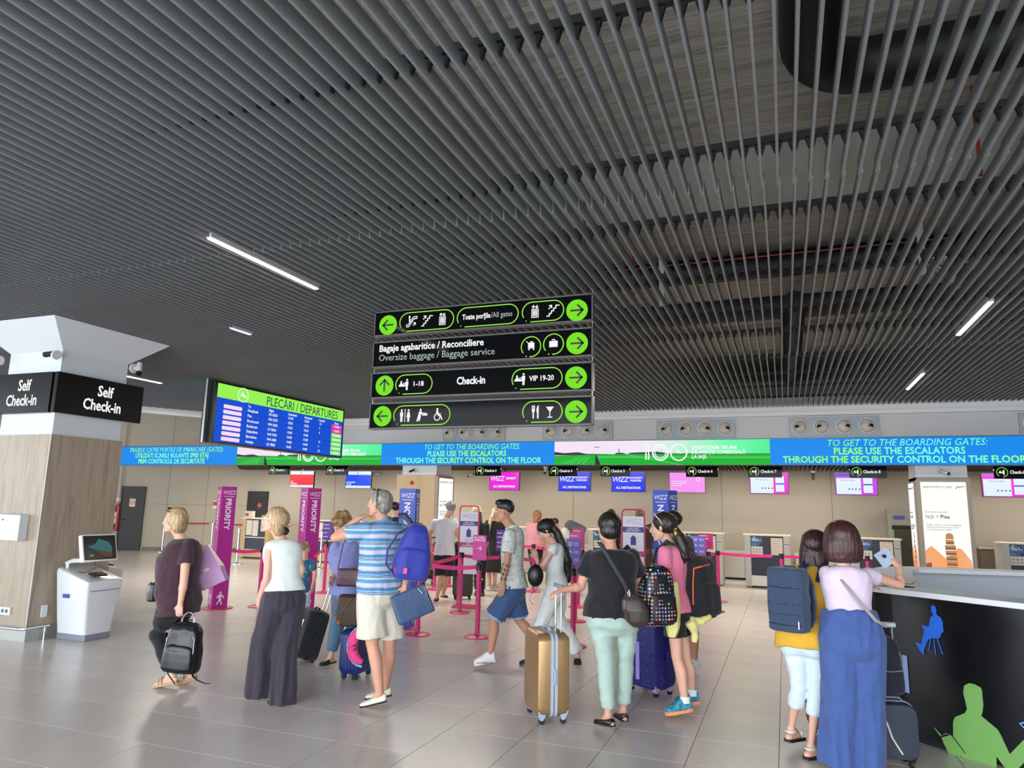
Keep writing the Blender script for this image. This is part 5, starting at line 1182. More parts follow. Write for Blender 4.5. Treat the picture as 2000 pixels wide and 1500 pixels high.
    def shirt(s, m, name='shirt', inf=.012, sleeve=.55, hem=-.02, hemw=.006, fold=.004, vox=.011, vneck=False, cuff=.012, sl=None, z0=None):
        mb = MB(); s.xh = .014 if z0 is None else 0.0
        s.torso(mb, inf, z0=(-.03 if z0 is None else z0) if hem > -.08 else -.11, hem=hem if hem > -.08 else hem-.02, hemw=hemw); s.xh = 0.0
        J = s.J; k = s.k
        for q in 'LR':
            f_ = (sl or {}).get(q, sleeve)
            if 'el'+q not in J or f_ <= 0:
                cap(mb, J['sh'+q] - s.r*(.03 if q == 'R' else -.03), J['sh'+q], .055*k+inf*.5, .046*k+inf*.5) if f_ == 0 else None
                continue
            a, b_, c = J['sh'+q], J['el'+q], J['wr'+q]; r = .048*k+inf
            cap(mb, a, a + (b_-a).normalized()*.02, r*.94, r)
            if f_ <= 1: cap(mb, a, a.lerp(b_, f_), r, (.046*k+inf+cuff), flat=True)
            else:
                cap(mb, a, b_, r, .042*k+inf); cap(mb, b_, b_.lerp(c, f_-1), .042*k+inf, .034*k+inf)
        return finish(mb, name, m, s.body, vox, 6, fold=fold, fscale=(11, 11, 7))
    def pants(s, m, name='trousers', waist=.10, th=.022, kn=.020, hm=.022, end=.95, fold=.004, vox=.011, amp=0.0, lobes=6, flat=True, fs=(14, 14, 4), ends=None, tuck=0.0):
        mb = MB(); J = s.J; k = s.k; pv = J['pelvis']; u = s.up; fw = (s.f - u*s.f.dot(u)).normalized()
        b = s.b; w = (.170 if s.fem else .158)*s.hw; be = s.belly
        loft(mb, [(pv - u*.17 - fw*.004, s.r, fw, w*b*.80, .062*b+th*.4), (pv - u*.10 - fw*.008, s.r, fw, w*b+th*.2, .112*b+th*.5), (pv - u*.03 - fw*.012, s.r, fw, w*b+.006+tuck, .122*b+.005+tuck), (pv + u*.05 - fw*.002, s.r, fw, (w-.008)*b+.004+tuck, (.112+be*.4)*b+.003+tuck), (pv + u*waist, s.r, fw, (w-.026)*b+.002+tuck, (.100+be*.5)*b+.002+tuck)])
        for i, q in enumerate('LR'):
            if 'kn'+q not in J: continue
            e = (ends or {}).get(q, end); h, kn_, an = J['hip'+q], J['kn'+q], J['an'+q]
            rt, rk = .084*k+th, .054*k+kn
            if e > .5:
                t_ = (e-.5)*2; hp = kn_.lerp(an, t_); pts = [h + V(0,0,.02), h.lerp(kn_, .33), h.lerp(kn_, .7), kn_, kn_.lerp(hp, .5), hp]; rh = .036*k+hm if e > .8 else .045*k+hm
                rs = [rt, rt*.97, rk+(rt-rk)*.35, rk, (rk+rh)/2, rh]
            else:
                hp = h.lerp(kn_, e*2); pts = [h + V(0,0,.02), h.lerp(hp, .35), h.lerp(hp, .7), hp]; rh = rk+hm*.6+.012; rs = [rt, rt, rt*.98, rt*.97+hm*.3]
            fold_tube(mb, pts, rs, amp=amp, lobes=lobes, seed=i*2.1)
            if e > .5: mb.ell(kn_, (rk*1.0,)*3, 16, 10)
        return finish(mb, name, m, s.body, vox, 7, fold=fold, fscale=fs)
    def shoe(s, m, msole, kind='sneaker', names='shoe'):
        for q in 'LR':
            if 'to'+q not in s.J: continue
            a, t = s.J['an'+q], s.J['to'+q]; d = t - a; dh = V(d.x, d.y, 0).normalized(); sd = dh.cross(V(0, 0, 1))
            hl = a + V(0, 0, -.062) - dh*.06; tp = t + dh*.022 + V(0, 0, -.012); ax = (tp - hl); L = ax.length; ax.normalize(); up = sd.cross(ax).normalized()
            if kind == 'sandal': hl += up*-.012; tp += up*-.006
            ws = [(.0, .026), (.12, .034), (.35, .036), (.62, .044), (.82, .042), (.94, .030), (1.0, .014)]
            th = .028 if kind == 'sneaker' else (.022 if kind in ('sandal',) else .014)
            R = []
            for h in (0, th):
                row = [hl + ax*L*f + sd*w + up*(h - .004) for f, w in ws] + [hl + ax*L*f - sd*w + up*(h - .004) for f, w in reversed(ws)]
                R.append(row)
            sole = MB().rings(R).build(names + '_sole' if kind != 'x' else 'sole', msole, None)
            if kind == 'sandal':
                u_ = MB()
                for f, hh in ((.72, .036), (.60, .046)):
                    c = hl + ax*L*f; u_.tube([c + sd*.044*cos(t_)*1.0 + up*(th + hh*sin(t_)) for t_ in [pi*k/8 for k in range(9)]], 0, 8, flat=(.004, .012))
                c = a + V(0, 0, -.01) - dh*.0; u_.tube([c + sd*.038*cos(t_) - dh*.045*sin(t_) + up*.0 for t_ in [pi*k/8 for k in range(9)]], 0, 8, flat=(.003, .007))
                top = u_.build(names, m, s.body, True)
            else:
                mb = MB(); top_h = {'sneaker': .10, 'loafer': .055, 'flat': .045, 'slide': .05}.get(kind, .06)
                Rr = []
                for f, w, h0, h1 in ((.0, .022, .012, top_h), (.05, .032, .0, top_h), (.25, .037, .0, top_h*.95), (.42, .039, .0, top_h*.85), (.60, .044, .0, top_h*.62), (.80, .042, .0, top_h*.50), (.94, .030, .0, top_h*.36), (1.0, .012, .004, top_h*.18)):
                    if kind == 'slide' and f < .4: continue
                    c = hl + ax*L*f + up*th*.6; Rr.append([c + sd*w*x_ + up*(h0 + (h1-h0)*y_) for x_, y_ in ((1, 0), (1.02, .35), (.86, .75), (.45, 1), (-.45, 1), (-.86, .75), (-1.02, .35), (-1, 0))])
                mb.rings(Rr); top = finish(mb, names, m, s.body, .006, 2)
            sole.parent = top; sole.name = 'sole'

# ---------------- people ----------------
H_BLOND = hair_mat('hair_blond', (150, 116, 82), (222, 194, 154)); H_BLACK = hair_mat('hair_black', (12, 10, 10), (44, 38, 36)); H_DARK = hair_mat('hair_dark_brown', (26, 17, 14), (66, 44, 36))
H_GREY = hair_mat('hair_grey', (96, 92, 86), (176, 172, 164)); H_RED = hair_mat('hair_auburn', (44, 20, 20), (92, 50, 44)); H_LB = hair_mat('hair_light_brown', (110, 78, 48), (190, 150, 104)); H_PLUM = hair_mat('hair_plum', (34, 14, 22), (76, 38, 44))
CAP = ('e', (0, -.022, .045), (.087, .103, .086))
def fig(pj, label, **k):
    base, J, face, hf = pj
    return Fig(base, J, face, label, hdg=hf, **k)
M_BLKC = cloth('black_cloth', (18, 18, 21)); M_BLKT = cloth('black_tshirt', (14, 15, 22)); M_WSOLE = mat('sole_white', (226, 224, 220), rough=.6); M_BSOLE = mat('sole_black', (24, 22, 22), rough=.6)

# 1 woman in maroon
p = fig(((-5.438, 5.366, 0.0), {'head': (-0.073, -0.028, 1.508), 'neck': (-0.004, 0.02, 1.34), 'pelvis': (0.021, 0.029, 0.788), 'shL': (0.141, -0.053, 1.281), 'elL': (0.218, -0.13, 0.955), 'wrL': (0.221, -0.151, 0.766), 'fiL': (0.219, -0.151, 0.689), 'shR': (-0.116, 0.116, 1.244), 'elR': (-0.044, 0.24, 1.034), 'wrR': (-0.006, 0.276, 1.181), 'fiR': (0.003, 0.258, 1.252), 'knL': (-0.081, -0.096, 0.463), 'anL': (0.077, -0.024, 0.121), 'toL': (-0.059, -0.076, 0.024), 'knR': (-0.113, 0.085, 0.405), 'anR': (0.135, 0.138, 0.131), 'toR': (0.047, 0.104, 0.015)}, (-0.966, -0.259), (-0.966, -0.259, 0.0)),
 'blonde woman in maroon top and black trousers, walking left, carrying a black backpack', legk=.82, female=True, build=1.22, belly=.05, bust=.03, hs=1.0, hipw=1.0, curl={'L': 70, 'R': 60})
p.shirt(cloth('maroon_lace', (62, 34, 46), bump=.5, bs=140), sleeve=.5, hem=-.12, hemw=.012, fold=.005)
p.pants(M_BLKC, th=.03, kn=.014, hm=.024, end=.93, fold=.006)
p.shoe(mat('sandal_white', (226, 224, 220), rough=.5), mat('sole_cork', (186, 150, 112), rough=.7), 'sandal')
hair(p.H, p.body, [CAP, ('e', (0, -.03, .02), (.094, .10, .10)), ('l', [((0, -.03, .06), .085, .09), ((0, -.045, -.02), .095, .075), ((0, -.055, -.08), .085, .055), ((0, -.06, -.115), .06, .03)])], H_BLOND)
sg = MB()
for s_ in (-1, 1): sg.ell(p.H((s_*.035, .045, .118)), (.026, .016, .010), 12, 8, p.H.rot)
sg.tube([p.H((-.078, -.02, .06)), p.H((-.07, .05, .10)), p.H((0, .08, .108)), p.H((.07, .05, .10)), p.H((.078, -.02, .06))], .0035, 6)
sg.build('sunglasses', mat('sunglass_dark', (38, 34, 36), rough=.15), p.body, True)
face_parts(p.H, p.body, brow=(150, 120, 90))

# 2 woman in white sleeveless top
p = fig(((-4.156, 5.384, 0.0), {'head': (-0.163, -0.063, 1.541), 'neck': (-0.099, -0.017, 1.378), 'pelvis': (-0.044, 0.005, 0.902), 'shL': (-0.118, -0.152, 1.316), 'elL': (-0.109, -0.171, 1.046), 'wrL': (-0.206, -0.133, 0.862), 'fiL': (-0.247, -0.095, 0.785), 'shR': (-0.034, 0.073, 1.309), 'elR': (0.051, 0.095, 1.113), 'wrR': (-0.033, 0.137, 0.934), 'fiR': (-0.08, 0.141, 0.858), 'knL': (-0.163, -0.084, 0.522), 'anL': (-0.21, -0.038, 0.116), 'toL': (-0.313, -0.056, 0.067), 'knR': (0.009, 0.003, 0.462), 'anR': (0.031, -0.02, 0.067), 'toR': (-0.052, -0.073, 0.032)}, (-0.857, 0.515), (-0.974, -0.225, 0.0)),
 'blonde woman in white sleeveless top and wide dark trousers, looking up', legk=.82, female=True, build=.95, pitch=12, bust=.015, curl={'L': 55, 'R': 40})
p.shirt(cloth('white_vest', (226, 234, 230), bump=.15), sleeve=.0, hem=.03, hemw=.012, inf=.020, fold=.003, z0=.04, name='sleeveless_top')
mw = cloth('aubergine_linen', (52, 44, 58), var=.1)
p.pants(mw, waist=.07, th=.035, kn=.055, hm=.085, end=1.09, amp=.12, lobes=6, fold=.010, fs=(16, 16, 2.2), name='wide_trousers')
p.shoe(M_BSOLE, M_BSOLE, 'sandal')
hair(p.H, p.body, [CAP, ('e', (0, -.035, .03), (.092, .10, .095)), ('l', [((0, -.03, .06), .084, .09), ((0, -.05, -.02), .09, .07), ((0, -.065, -.08), .07, .05), ((0, -.075, -.12), .045, .03)]), ('t', [(.02, -.12, -.02), (.04, -.16, .01), (.05, -.19, .03)], [.018, .012, .006])], H_BLOND)
cw = MB()
for k in range(5): cw.tube([p.H((-.03+.015*k, -.12, -.03)), p.H((-.035+.016*k, -.15, -.06)), p.H((-.03+.015*k, -.135, -.095))], .006, 6)
cw.build('claw_clip', M_BLKC, p.body, True)
gl = MB(); gl.tube([p.H((-.08, -.03, .012)), p.H((-.072, .07, .016)), p.H((-.03, .105, .016)), p.H((0, .112, .02)), p.H((.03, .105, .016)), p.H((.072, .07, .016)), p.H((.08, -.03, .012))], .0045, 6)
for s_ in (-1, 1): ring_on(gl, p.H((s_*.036, .1, .006)), p.H.r, p.H.u, .018, .024, 16, .003)
gl.build('spectacles', mat('frame_white', (236, 228, 220), rough=.3), p.body, True)
face_parts(p.H, p.body, brow=(150, 120, 90))

# 3 boy
p = fig(((-6.317, 8.578, 0.0), {'head': (-0.07, -0.027, 1.055), 'neck': (-0.06, -0.023, 0.907), 'pelvis': (-0.072, -0.028, 0.48), 'knL': (-0.09, -0.035, 0.245), 'anL': (-0.09, -0.035, 0.053), 'toL': (-0.19, 0.034, -0.006), 'knR': (-0.023, -0.009, 0.246), 'anR': (0.003, 0.001, 0.062), 'toR': (-0.029, 0.096, 0.005), 'shL': (-0.132, -0.051, 0.87), 'shR': (0.03, 0.011, 0.874), 'elR': (0.094, 0.036, 0.714), 'wrR': (0.118, -0.019, 0.595), 'fiR': (0.122, -0.039, 0.521), 'elL': (-0.206, 0.007, 0.708), 'wrL': (-0.197, 0.031, 0.593), 'fiL': (-0.192, 0.033, 0.523)}, (-0.157, 0.988), (0.069, 0.998, 0.0)),
 'small boy with cropped fair hair, blue patterned shirt and pale shorts', hs=.88, build=.55, vox=.009)
pat = ramp_mat('blue_leaf_print', [(.42, (40, 92, 128)), (.5, (70, 130, 160)), (.56, (24, 44, 74)), (.62, (150, 190, 206))], 'noise', 26, rough=.85, interp='CONSTANT')
p.shirt(pat, sleeve=.7, hem=-.03, hemw=.012, inf=.014); p.pants(cloth('pale_shorts', (196, 212, 224)), name='shorts', end=.42, th=.02, hm=.03); p.shoe(mat('kids_pink_shoe', (200, 96, 110)), M_WSOLE, 'sneaker')
hair(p.H, p.body, [('e', (0, -.018, .042), (.080, .099, .084))], hair_mat('hair_fair_short', (140, 112, 84), (188, 160, 124)), strand=.001)

# 4 woman in lilac
p = fig(((-4.571, 6.75, 0.0), {'head': (0.007, 0.003, 1.462), 'neck': (0.046, 0.039, 1.313), 'pelvis': (0.087, 0.033, 0.794), 'shR': (-0.018, -0.071, 1.239), 'elR': (-0.061, -0.024, 1.017), 'wrR': (0.027, -0.14, 0.923), 'fiR': (0.045, -0.197, 0.866), 'shL': (0.175, 0.153, 1.236), 'elL': (0.228, 0.195, 1.016), 'wrL': (0.255, -0.009, 1.01), 'fiL': (0.24, -0.058, 0.949), 'knR': (0.047, -0.025, 0.468), 'anR': (-0.026, -0.01, 0.093), 'toR': (-0.066, -0.111, 0.03), 'knL': (0.15, 0.111, 0.457), 'anL': (0.165, 0.128, 0.086), 'toL': (0.142, 0.033, 0.028)}, (-0.325, -0.946), (-0.325, -0.946, 0.0)),
 'woman with short light brown hair and lilac top, behind the man in stripes', legk=.82, female=True, pitch=-32, build=1.08, bust=.03, belly=.02, hs=1.0)
p.shirt(cloth('lilac_cloth', (138, 146, 204)), sleeve=.6, hem=-.06, hemw=.01, fold=.004)
p.pants(cloth('slate_trousers', (84, 118, 146)), th=.02, kn=.03, hm=.025, end=.92, fold=.006)
p.shoe(M_BLKC, M_BSOLE, 'slide')
hair(p.H, p.body, [CAP, ('e', (0, -.035, .04), (.096, .10, .096)), ('e', (.0, .04, .095), (.07, .05, .035)), ('e', (-.03, -.07, .10), (.05, .05, .05)), ('e', (.04, -.05, .11), (.045, .05, .04)), ('e', (-.06, .02, .06), (.035, .05, .05)), ('e', (.065, .0, .05), (.03, .05, .06))], H_LB, strand=.006)
face_parts(p.H, p.body, brow=(130, 100, 70))

# 5 man in striped polo
p = fig(((-3.331, 5.602, 0.0), {'head': (-0.05, -0.041, 1.712), 'neck': (-0.025, 0.012, 1.559), 'pelvis': (-0.019, -0.007, 0.968), 'shL': (-0.091, -0.163, 1.489), 'elL': (-0.345, -0.261, 1.413), 'wrL': (-0.196, -0.139, 1.579), 'fiL': (-0.154, -0.059, 1.619), 'shR': (0.093, 0.143, 1.479), 'elR': (0.207, 0.133, 1.197), 'wrR': (0.223, 0.0, 1.025), 'fiR': (0.22, -0.023, 0.95), 'knL': (-0.027, -0.075, 0.524), 'anL': (0.075, -0.078, 0.137), 'toL': (-0.047, -0.146, 0.042), 'knR': (0.027, 0.118, 0.497), 'anR': (-0.009, 0.146, 0.124), 'toR': (-0.137, 0.076, 0.046)}, (-0.891, 0.454), (-0.999, 0.052, 0.0)),
 'grey-haired man in blue striped polo shirt and beige shorts, hand at his chin', sk=SKIN3, build=1.08, belly=.03, pitch=4, hs=1.03, curl={'L': 60, 'R': 60})
def stripe_shirt():
    m = bpy.data.materials.new('striped_pique'); m.use_nodes = True; nt = m.node_tree; b = nt.nodes['Principled BSDF']; b.inputs['Roughness'].default_value = .85
    tc = nt.nodes.new('ShaderNodeTexCoord'); sx = nt.nodes.new('ShaderNodeSeparateXYZ'); nt.links.new(tc.outputs['Object'], sx.inputs[0])
    n = nt.nodes.new('ShaderNodeTexNoise'); n.inputs['Scale'].default_value = 6; nt.links.new(tc.outputs['Object'], n.inputs['Vector'])
    ma = nt.nodes.new('ShaderNodeMath'); ma.operation = 'MULTIPLY_ADD'; ma.inputs[1].default_value = .02; nt.links.new(n.outputs['Fac'], ma.inputs[0]); nt.links.new(sx.outputs['Z'], ma.inputs[2])
    fr = nt.nodes.new('ShaderNodeMath'); fr.operation = 'MULTIPLY'; fr.inputs[1].default_value = 1/.137; nt.links.new(ma.outputs[0], fr.inputs[0])
    f2 = nt.nodes.new('ShaderNodeMath'); f2.operation = 'FRACT'; nt.links.new(fr.outputs[0], f2.inputs[0])
    r = nt.nodes.new('ShaderNodeValToRGB'); e = r.color_ramp.elements; r.color_ramp.interpolation = 'LINEAR'
    st = [(0, (28, 40, 66)), (.03, (28, 40, 66)), (.04, (176, 204, 230)), (.08, (176, 204, 230)), (.09, (28, 40, 66)), (.12, (28, 40, 66)), (.13, (160, 194, 224)), (.24, (84, 136, 182)), (.36, (74, 124, 172)), (.46, (184, 206, 230)), (.50, (222, 170, 190)), (.53, (196, 208, 230)), (.56, (206, 158, 180)), (.59, (196, 212, 232)), (.70, (98, 148, 192)), (.82, (78, 130, 176)), (.93, (176, 204, 230)), (1, (176, 204, 230))]
    e[0].position = 0; e[0].color = rgb(*st[0][1]); e[1].position = 1; e[1].color = rgb(*st[-1][1])
    for q, c in st[1:-1]: k = e.new(q); k.color = rgb(*c)
    nt.links.new(f2.outputs[0], r.inputs['Fac']); nt.links.new(r.outputs['Color'], b.inputs['Base Color'])
    return m
p.shirt(stripe_shirt(), name='polo_shirt', sleeve=.62, hem=-.0, hemw=.012, inf=.018, fold=.006)
cb = MB(); J = p.J; cc = J['neck'] + V(0, 0, -.005); fwd = p.f
cb.lathe([(.078, -.03), (.070, .01), (.062, .032), (.072, .012), (.088, -.028)], cc - fwd*.008, 22, (p.up*.95 - fwd*.12)); cb.build('collar', cloth('collar_blue', (84, 138, 184)), p.body, True)
p.pants(cloth('beige_shorts', (212, 206, 190)), name='shorts', waist=.10, th=.035, hm=.05, end=.43, fold=.006, fs=(12, 12, 5))
p.shoe(mat('loafer_cream', (224, 222, 204), rough=.45), M_BSOLE, 'loafer')
hair(p.H, p.body, [('e', (0, -.024, .040), (.083, .100, .086)), ('e', (0, -.055, -.02), (.070, .062, .062))], H_GREY, strand=.0015)
sg = MB(); sg.tube([p.H((-.088, -.035, -.045)), p.H((-.09, -.03, .02)), p.H((-.078, -.02, .09)), p.H((-.05, .0, .118)), p.H((0, .03, .125)), p.H((.05, .0, .118)), p.H((.078, -.02, .09)), p.H((.09, -.03, .02))], .0045, 6)
for s_ in (-1, 1): sg.ell(p.H((s_*.032, .045, .118)), (.028, .02, .008), 12, 8, p.H.rot)
sg.build('sunglasses', mat('sunglass_dark', (38, 34, 36)), p.body, True); face_parts(p.H, p.body, brow=(120, 112, 100))

# 6 man behind the totem
p = fig(((-6.015, 10.656, 0.0), {'head': (-0.091, -0.035, 1.651), 'neck': (-0.052, -0.02, 1.499), 'pelvis': (-0.008, -0.003, 0.887), 'knL': (-0.038, -0.015, 0.489), 'anL': (-0.019, -0.007, 0.081), 'toL': (-0.082, 0.076, 0.001), 'knR': (0.073, 0.028, 0.492), 'anR': (0.091, 0.035, 0.083), 'toR': (0.045, 0.124, 0.004), 'elL': (-0.192, -0.02, 1.191), 'wrL': (-0.191, 0.034, 0.978), 'fiL': (-0.189, 0.056, 0.876), 'elR': (0.106, 0.041, 1.199), 'wrR': (0.131, 0.051, 0.974), 'fiR': (0.136, 0.052, 0.857)}, (-0.105, 0.994), (0.325, 0.946, 0.0)),
 'man with thinning dark hair and a dark shirt, half hidden by the blue NONPRIORITY totem', sk=SKIN3, vox=.012)
p.shirt(cloth('navy_shirt', (30, 32, 48)), vox=.014); p.pants(M_BLKC, vox=.014); p.shoe(M_BSOLE, M_BSOLE, 'loafer')
hair(p.H, p.body, [('e', (0, -.028, .025), (.081, .095, .082))], H_DARK, voxel=.011, strand=.001)

# 7 man in striped beanie
p = fig(((-5.821, 11.85, 0.0), {'head': (0.107, 0.041, 1.648), 'neck': (0.034, 0.013, 1.48), 'pelvis': (0.022, 0.009, 0.832), 'shL': (-0.146, -0.077, 1.394), 'elL': (-0.25, -0.096, 1.153), 'wrL': (-0.254, 0.01, 0.948), 'fiL': (-0.25, 0.054, 0.836), 'shR': (0.168, 0.086, 1.41), 'elR': (0.227, 0.087, 1.191), 'wrR': (0.298, 0.168, 1.036), 'fiR': (0.349, 0.22, 0.963), 'knL': (0.007, -0.051, 0.423), 'anL': (-0.028, -0.118, 0.117), 'toL': (0.018, -0.261, 0.048), 'knR': (0.053, 0.106, 0.43), 'anR': (-0.024, 0.119, 0.137), 'toR': (-0.004, 0.213, 0.057)}, (-0.454, 0.891), (-0.191, 0.982, 0.0)),
 'man in striped grey beanie, white T-shirt and black shorts, seen from behind', sk=SKIN3, vox=.010, build=.98)
p.shirt(cloth('white_tshirt', (206, 208, 214)), name='t_shirt', sleeve=.55, hem=-.01, inf=.02, hemw=.01); p.pants(M_BLKC, name='shorts', th=.035, hm=.05, end=.45); p.shoe(M_BLKC, M_BSOLE, 'slide')
bn = ramp_mat('beanie_stripes', [(.45, (54, 54, 58)), (.55, (168, 168, 172))], 'wave_diag'[:0] + 'wave_x', 22, rough=.9, distort=1.5, detail=1, rot=(0, .6, .4))
hair(p.H, p.body, [('e', (0, -.02, .045), (.092, .106, .096)), ('t', [(0, -.08, .05), (0, -.115, .03)], [.06, .035])], bn, strand=.001, name='beanie')

# 8 woman with straw hat and long brown hair
p = fig(((-5.601, 12.901, 0.0), {'head': (-0.033, -0.013, 1.526), 'neck': (-0.002, -0.001, 1.389), 'pelvis': (0.033, 0.013, 0.805), 'knL': (0.007, 0.003, 0.419), 'anL': (0.016, 0.006, 0.086), 'toL': (-0.04, 0.092, 0.007), 'knR': (0.099, 0.038, 0.422), 'anR': (0.108, 0.041, 0.088), 'toR': (0.07, 0.134, 0.009), 'elL': (-0.125, -0.048, 1.141), 'wrL': (-0.141, 0.053, 0.932), 'fiL': (-0.128, 0.079, 0.853), 'elR': (0.162, 0.062, 1.177), 'wrR': (0.138, 0.16, 0.978), 'fiR': (0.141, 0.161, 0.88)}, (-0.276, 0.961), (-0.276, 0.961, 0.0)),
 'woman in black with long brown hair and a cream straw hat', female=True, vox=.012)
p.shirt(M_BLKC, sleeve=1.6, hem=-.1, hemw=.02, vox=.014, name='jacket'); p.pants(M_BLKC, vox=.014); p.shoe(M_BSOLE, M_BSOLE, 'sneaker')
hair(p.H, p.body, [CAP, ('l', [((0, -.03, .08), .08, .08), ((.01, -.06, -.02), .10, .07), ((.02, -.08, -.12), .10, .06), ((.02, -.09, -.2), .07, .04)])], hair_mat('hair_brown', (58, 38, 26), (120, 88, 60)), voxel=.011)
MB().lathe([(.15, .07), (.15, .078), (.086, .085), (.080, .16), (.03, .17), (0, .168)], p.H.c, 20, p.H.u).build('straw_hat', mat('straw', (222, 204, 160), rough=.8), p.body, True)

# 9 blonde woman in black dress
p = fig(((-5.661, 13.817, 0.0), {'head': (0.042, 0.016, 1.543), 'neck': (0.025, 0.01, 1.407), 'pelvis': (0.02, 0.008, 0.806), 'shL': (-0.103, -0.039, 1.352), 'elL': (-0.185, -0.018, 1.109), 'wrL': (-0.176, 0.082, 0.929), 'fiL': (-0.152, 0.113, 0.845), 'shR': (0.165, 0.063, 1.358), 'elR': (0.191, 0.127, 1.118), 'wrR': (0.137, 0.16, 0.938), 'fiR': (0.112, 0.172, 0.853), 'knL': (-0.069, -0.026, 0.404), 'anL': (-0.032, -0.012, 0.11), 'toL': (-0.031, -0.119, 0.04), 'knR': (0.03, 0.065, 0.402), 'anR': (0.047, 0.072, 0.107), 'toR': (0.135, -0.002, 0.049)}, (-0.485, 0.874), (-0.018, 1.0, 0.0)),
 'blonde woman with a long ponytail in a black dress, left of the young man', female=True, vox=.012)
mb = MB(); p.torso(mb, .016, z0=-.03, hem=-.02); pv = p.J['pelvis']
loft(mb, [(pv + V(0, 0, -.42), p.r, p.f, .24, .20), (pv + V(0, 0, -.2), p.r, p.f, .215, .17), (pv + V(0, 0, .02), p.r, p.f, .185, .135)], 24)
for q in 'LR': cap(mb, p.J['sh'+q], p.J['el'+q], .065, .055)
finish(mb, 'dress', M_BLKC, p.body, .014, 3, fold=.006, fscale=(14, 14, 2)); p.shoe(mat('sneaker_cream', (214, 196, 176)), M_WSOLE, 'sneaker')
hair(p.H, p.body, [CAP, ('t', [(0, -.10, .02), (-.03, -.15, -.06), (-.06, -.17, -.2), (-.08, -.17, -.34), (-.09, -.16, -.44)], [.035, .04, .038, .028, .012])], hair_mat('hair_pale_blond', (170, 146, 104), (232, 214, 170)), voxel=.011)

# 10 young man
p = fig(((-3.11, 7.426, 0.0), {'head': (0.166, 0.064, 1.649), 'neck': (0.253, 0.119, 1.482), 'pelvis': (0.283, 0.109, 0.863), 'shL': (0.296, -0.068, 1.41), 'elL': (0.289, -0.125, 1.12), 'wrL': (0.252, -0.139, 0.906), 'fiL': (0.239, -0.144, 0.804), 'shR': (0.196, 0.258, 1.386), 'elR': (0.242, 0.35, 1.099), 'wrR': (0.163, 0.341, 0.903), 'fiR': (0.121, 0.325, 0.811), 'knL': (0.121, -0.039, 0.514), 'anL': (0.089, -0.051, 0.138), 'toL': (-0.039, -0.122, 0.046), 'knR': (0.309, 0.205, 0.495), 'anR': (0.507, 0.302, 0.205), 'toR': (0.404, 0.263, 0.074)}, (-0.956, -0.293), (-0.974, -0.225, 0.0)),
 'young man with a dark fade haircut, pale checked shirt and denim shorts, walking left', sk=SKIN2, hs=1.0, build=.95, curl={'L': 25, 'R': 30})
chk = ramp_mat('pale_checked_shirt', [(.2, (160, 164, 162)), (.5, (206, 208, 204)), (.8, (222, 222, 214))], 'noise', 17, stretch=(1, 1, 2.2), rough=.9, bump=.2)
p.shirt(chk, sleeve=.66, hem=-.02, hemw=.014, inf=.022, fold=.006)
cb = MB(); cb.lathe([(.078, -.03), (.068, .008), (.060, .026), (.072, .01), (.088, -.03)], p.J['neck'] - p.f*.006, 22, p.up*.95 - p.f*.15); cb.build('collar', chk, p.body, True)
den = cloth('denim', (58, 84, 130), var=.2)
p.pants(den, name='denim_shorts', th=.03, hm=.04, end=.46, fold=.006)
for q in 'LR':
    a = p.J['hip'+q].lerp(p.J['kn'+q], .90); b_ = p.J['hip'+q].lerp(p.J['kn'+q], .99); mb = MB(); x_, y_, d_ = frame(b_ - a); R = [[c + (x_*cos(2*pi*i/24) + y_*sin(2*pi*i/24))*r for i in range(24)] for c, r in ((a, .098), (b_, .100), (b_, .090), (a, .088))]; mb.rings(R, cap=False); mb.build('turn_up', cloth('denim_light', (150, 172, 200)), p.body, True)
p.shoe(mat('sneaker_white', (232, 232, 232), rough=.5), M_WSOLE, 'sneaker')
so = p.J['anL']; dh = V(p.J['toL'].x - so.x, p.J['toL'].y - so.y, 0).normalized()
text('RICHMOND', .024, M_BSOLE, p.body, so + dh*.06 + V(0, 0, -.072) + dh.cross(V(0, 0, 1))*-.052, -dh, ZA, 'CENTER', bold=.02, space=1.5)
hair(p.H, p.body, [('e', (0, -.018, .066), (.083, .102, .078)), ('e', (0, .045, .105), (.062, .055, .036)), ('e', (0, -.05, .04), (.074, .070, .06))], H_BLACK, strand=.003)
face_parts(p.H, p.body, brow=(30, 24, 22))
tt = MB(); a, b_ = p.J['elL'], p.J['wrL']
for k in range(4):
    c = a.lerp(b_, .15+.22*k); x_, y_, d_ = frame(b_ - a)
    for q in range(5): tt.ell(c + (x_*cos(q*1.3+k) + y_*sin(q*1.3+k))*(.0345-.0035*k), (.012, .012, .02), 8, 6)
stuff(tt.build('forearm_tattoo', mat('tattoo_ink', (104, 84, 76), rough=.6), p.body, True))

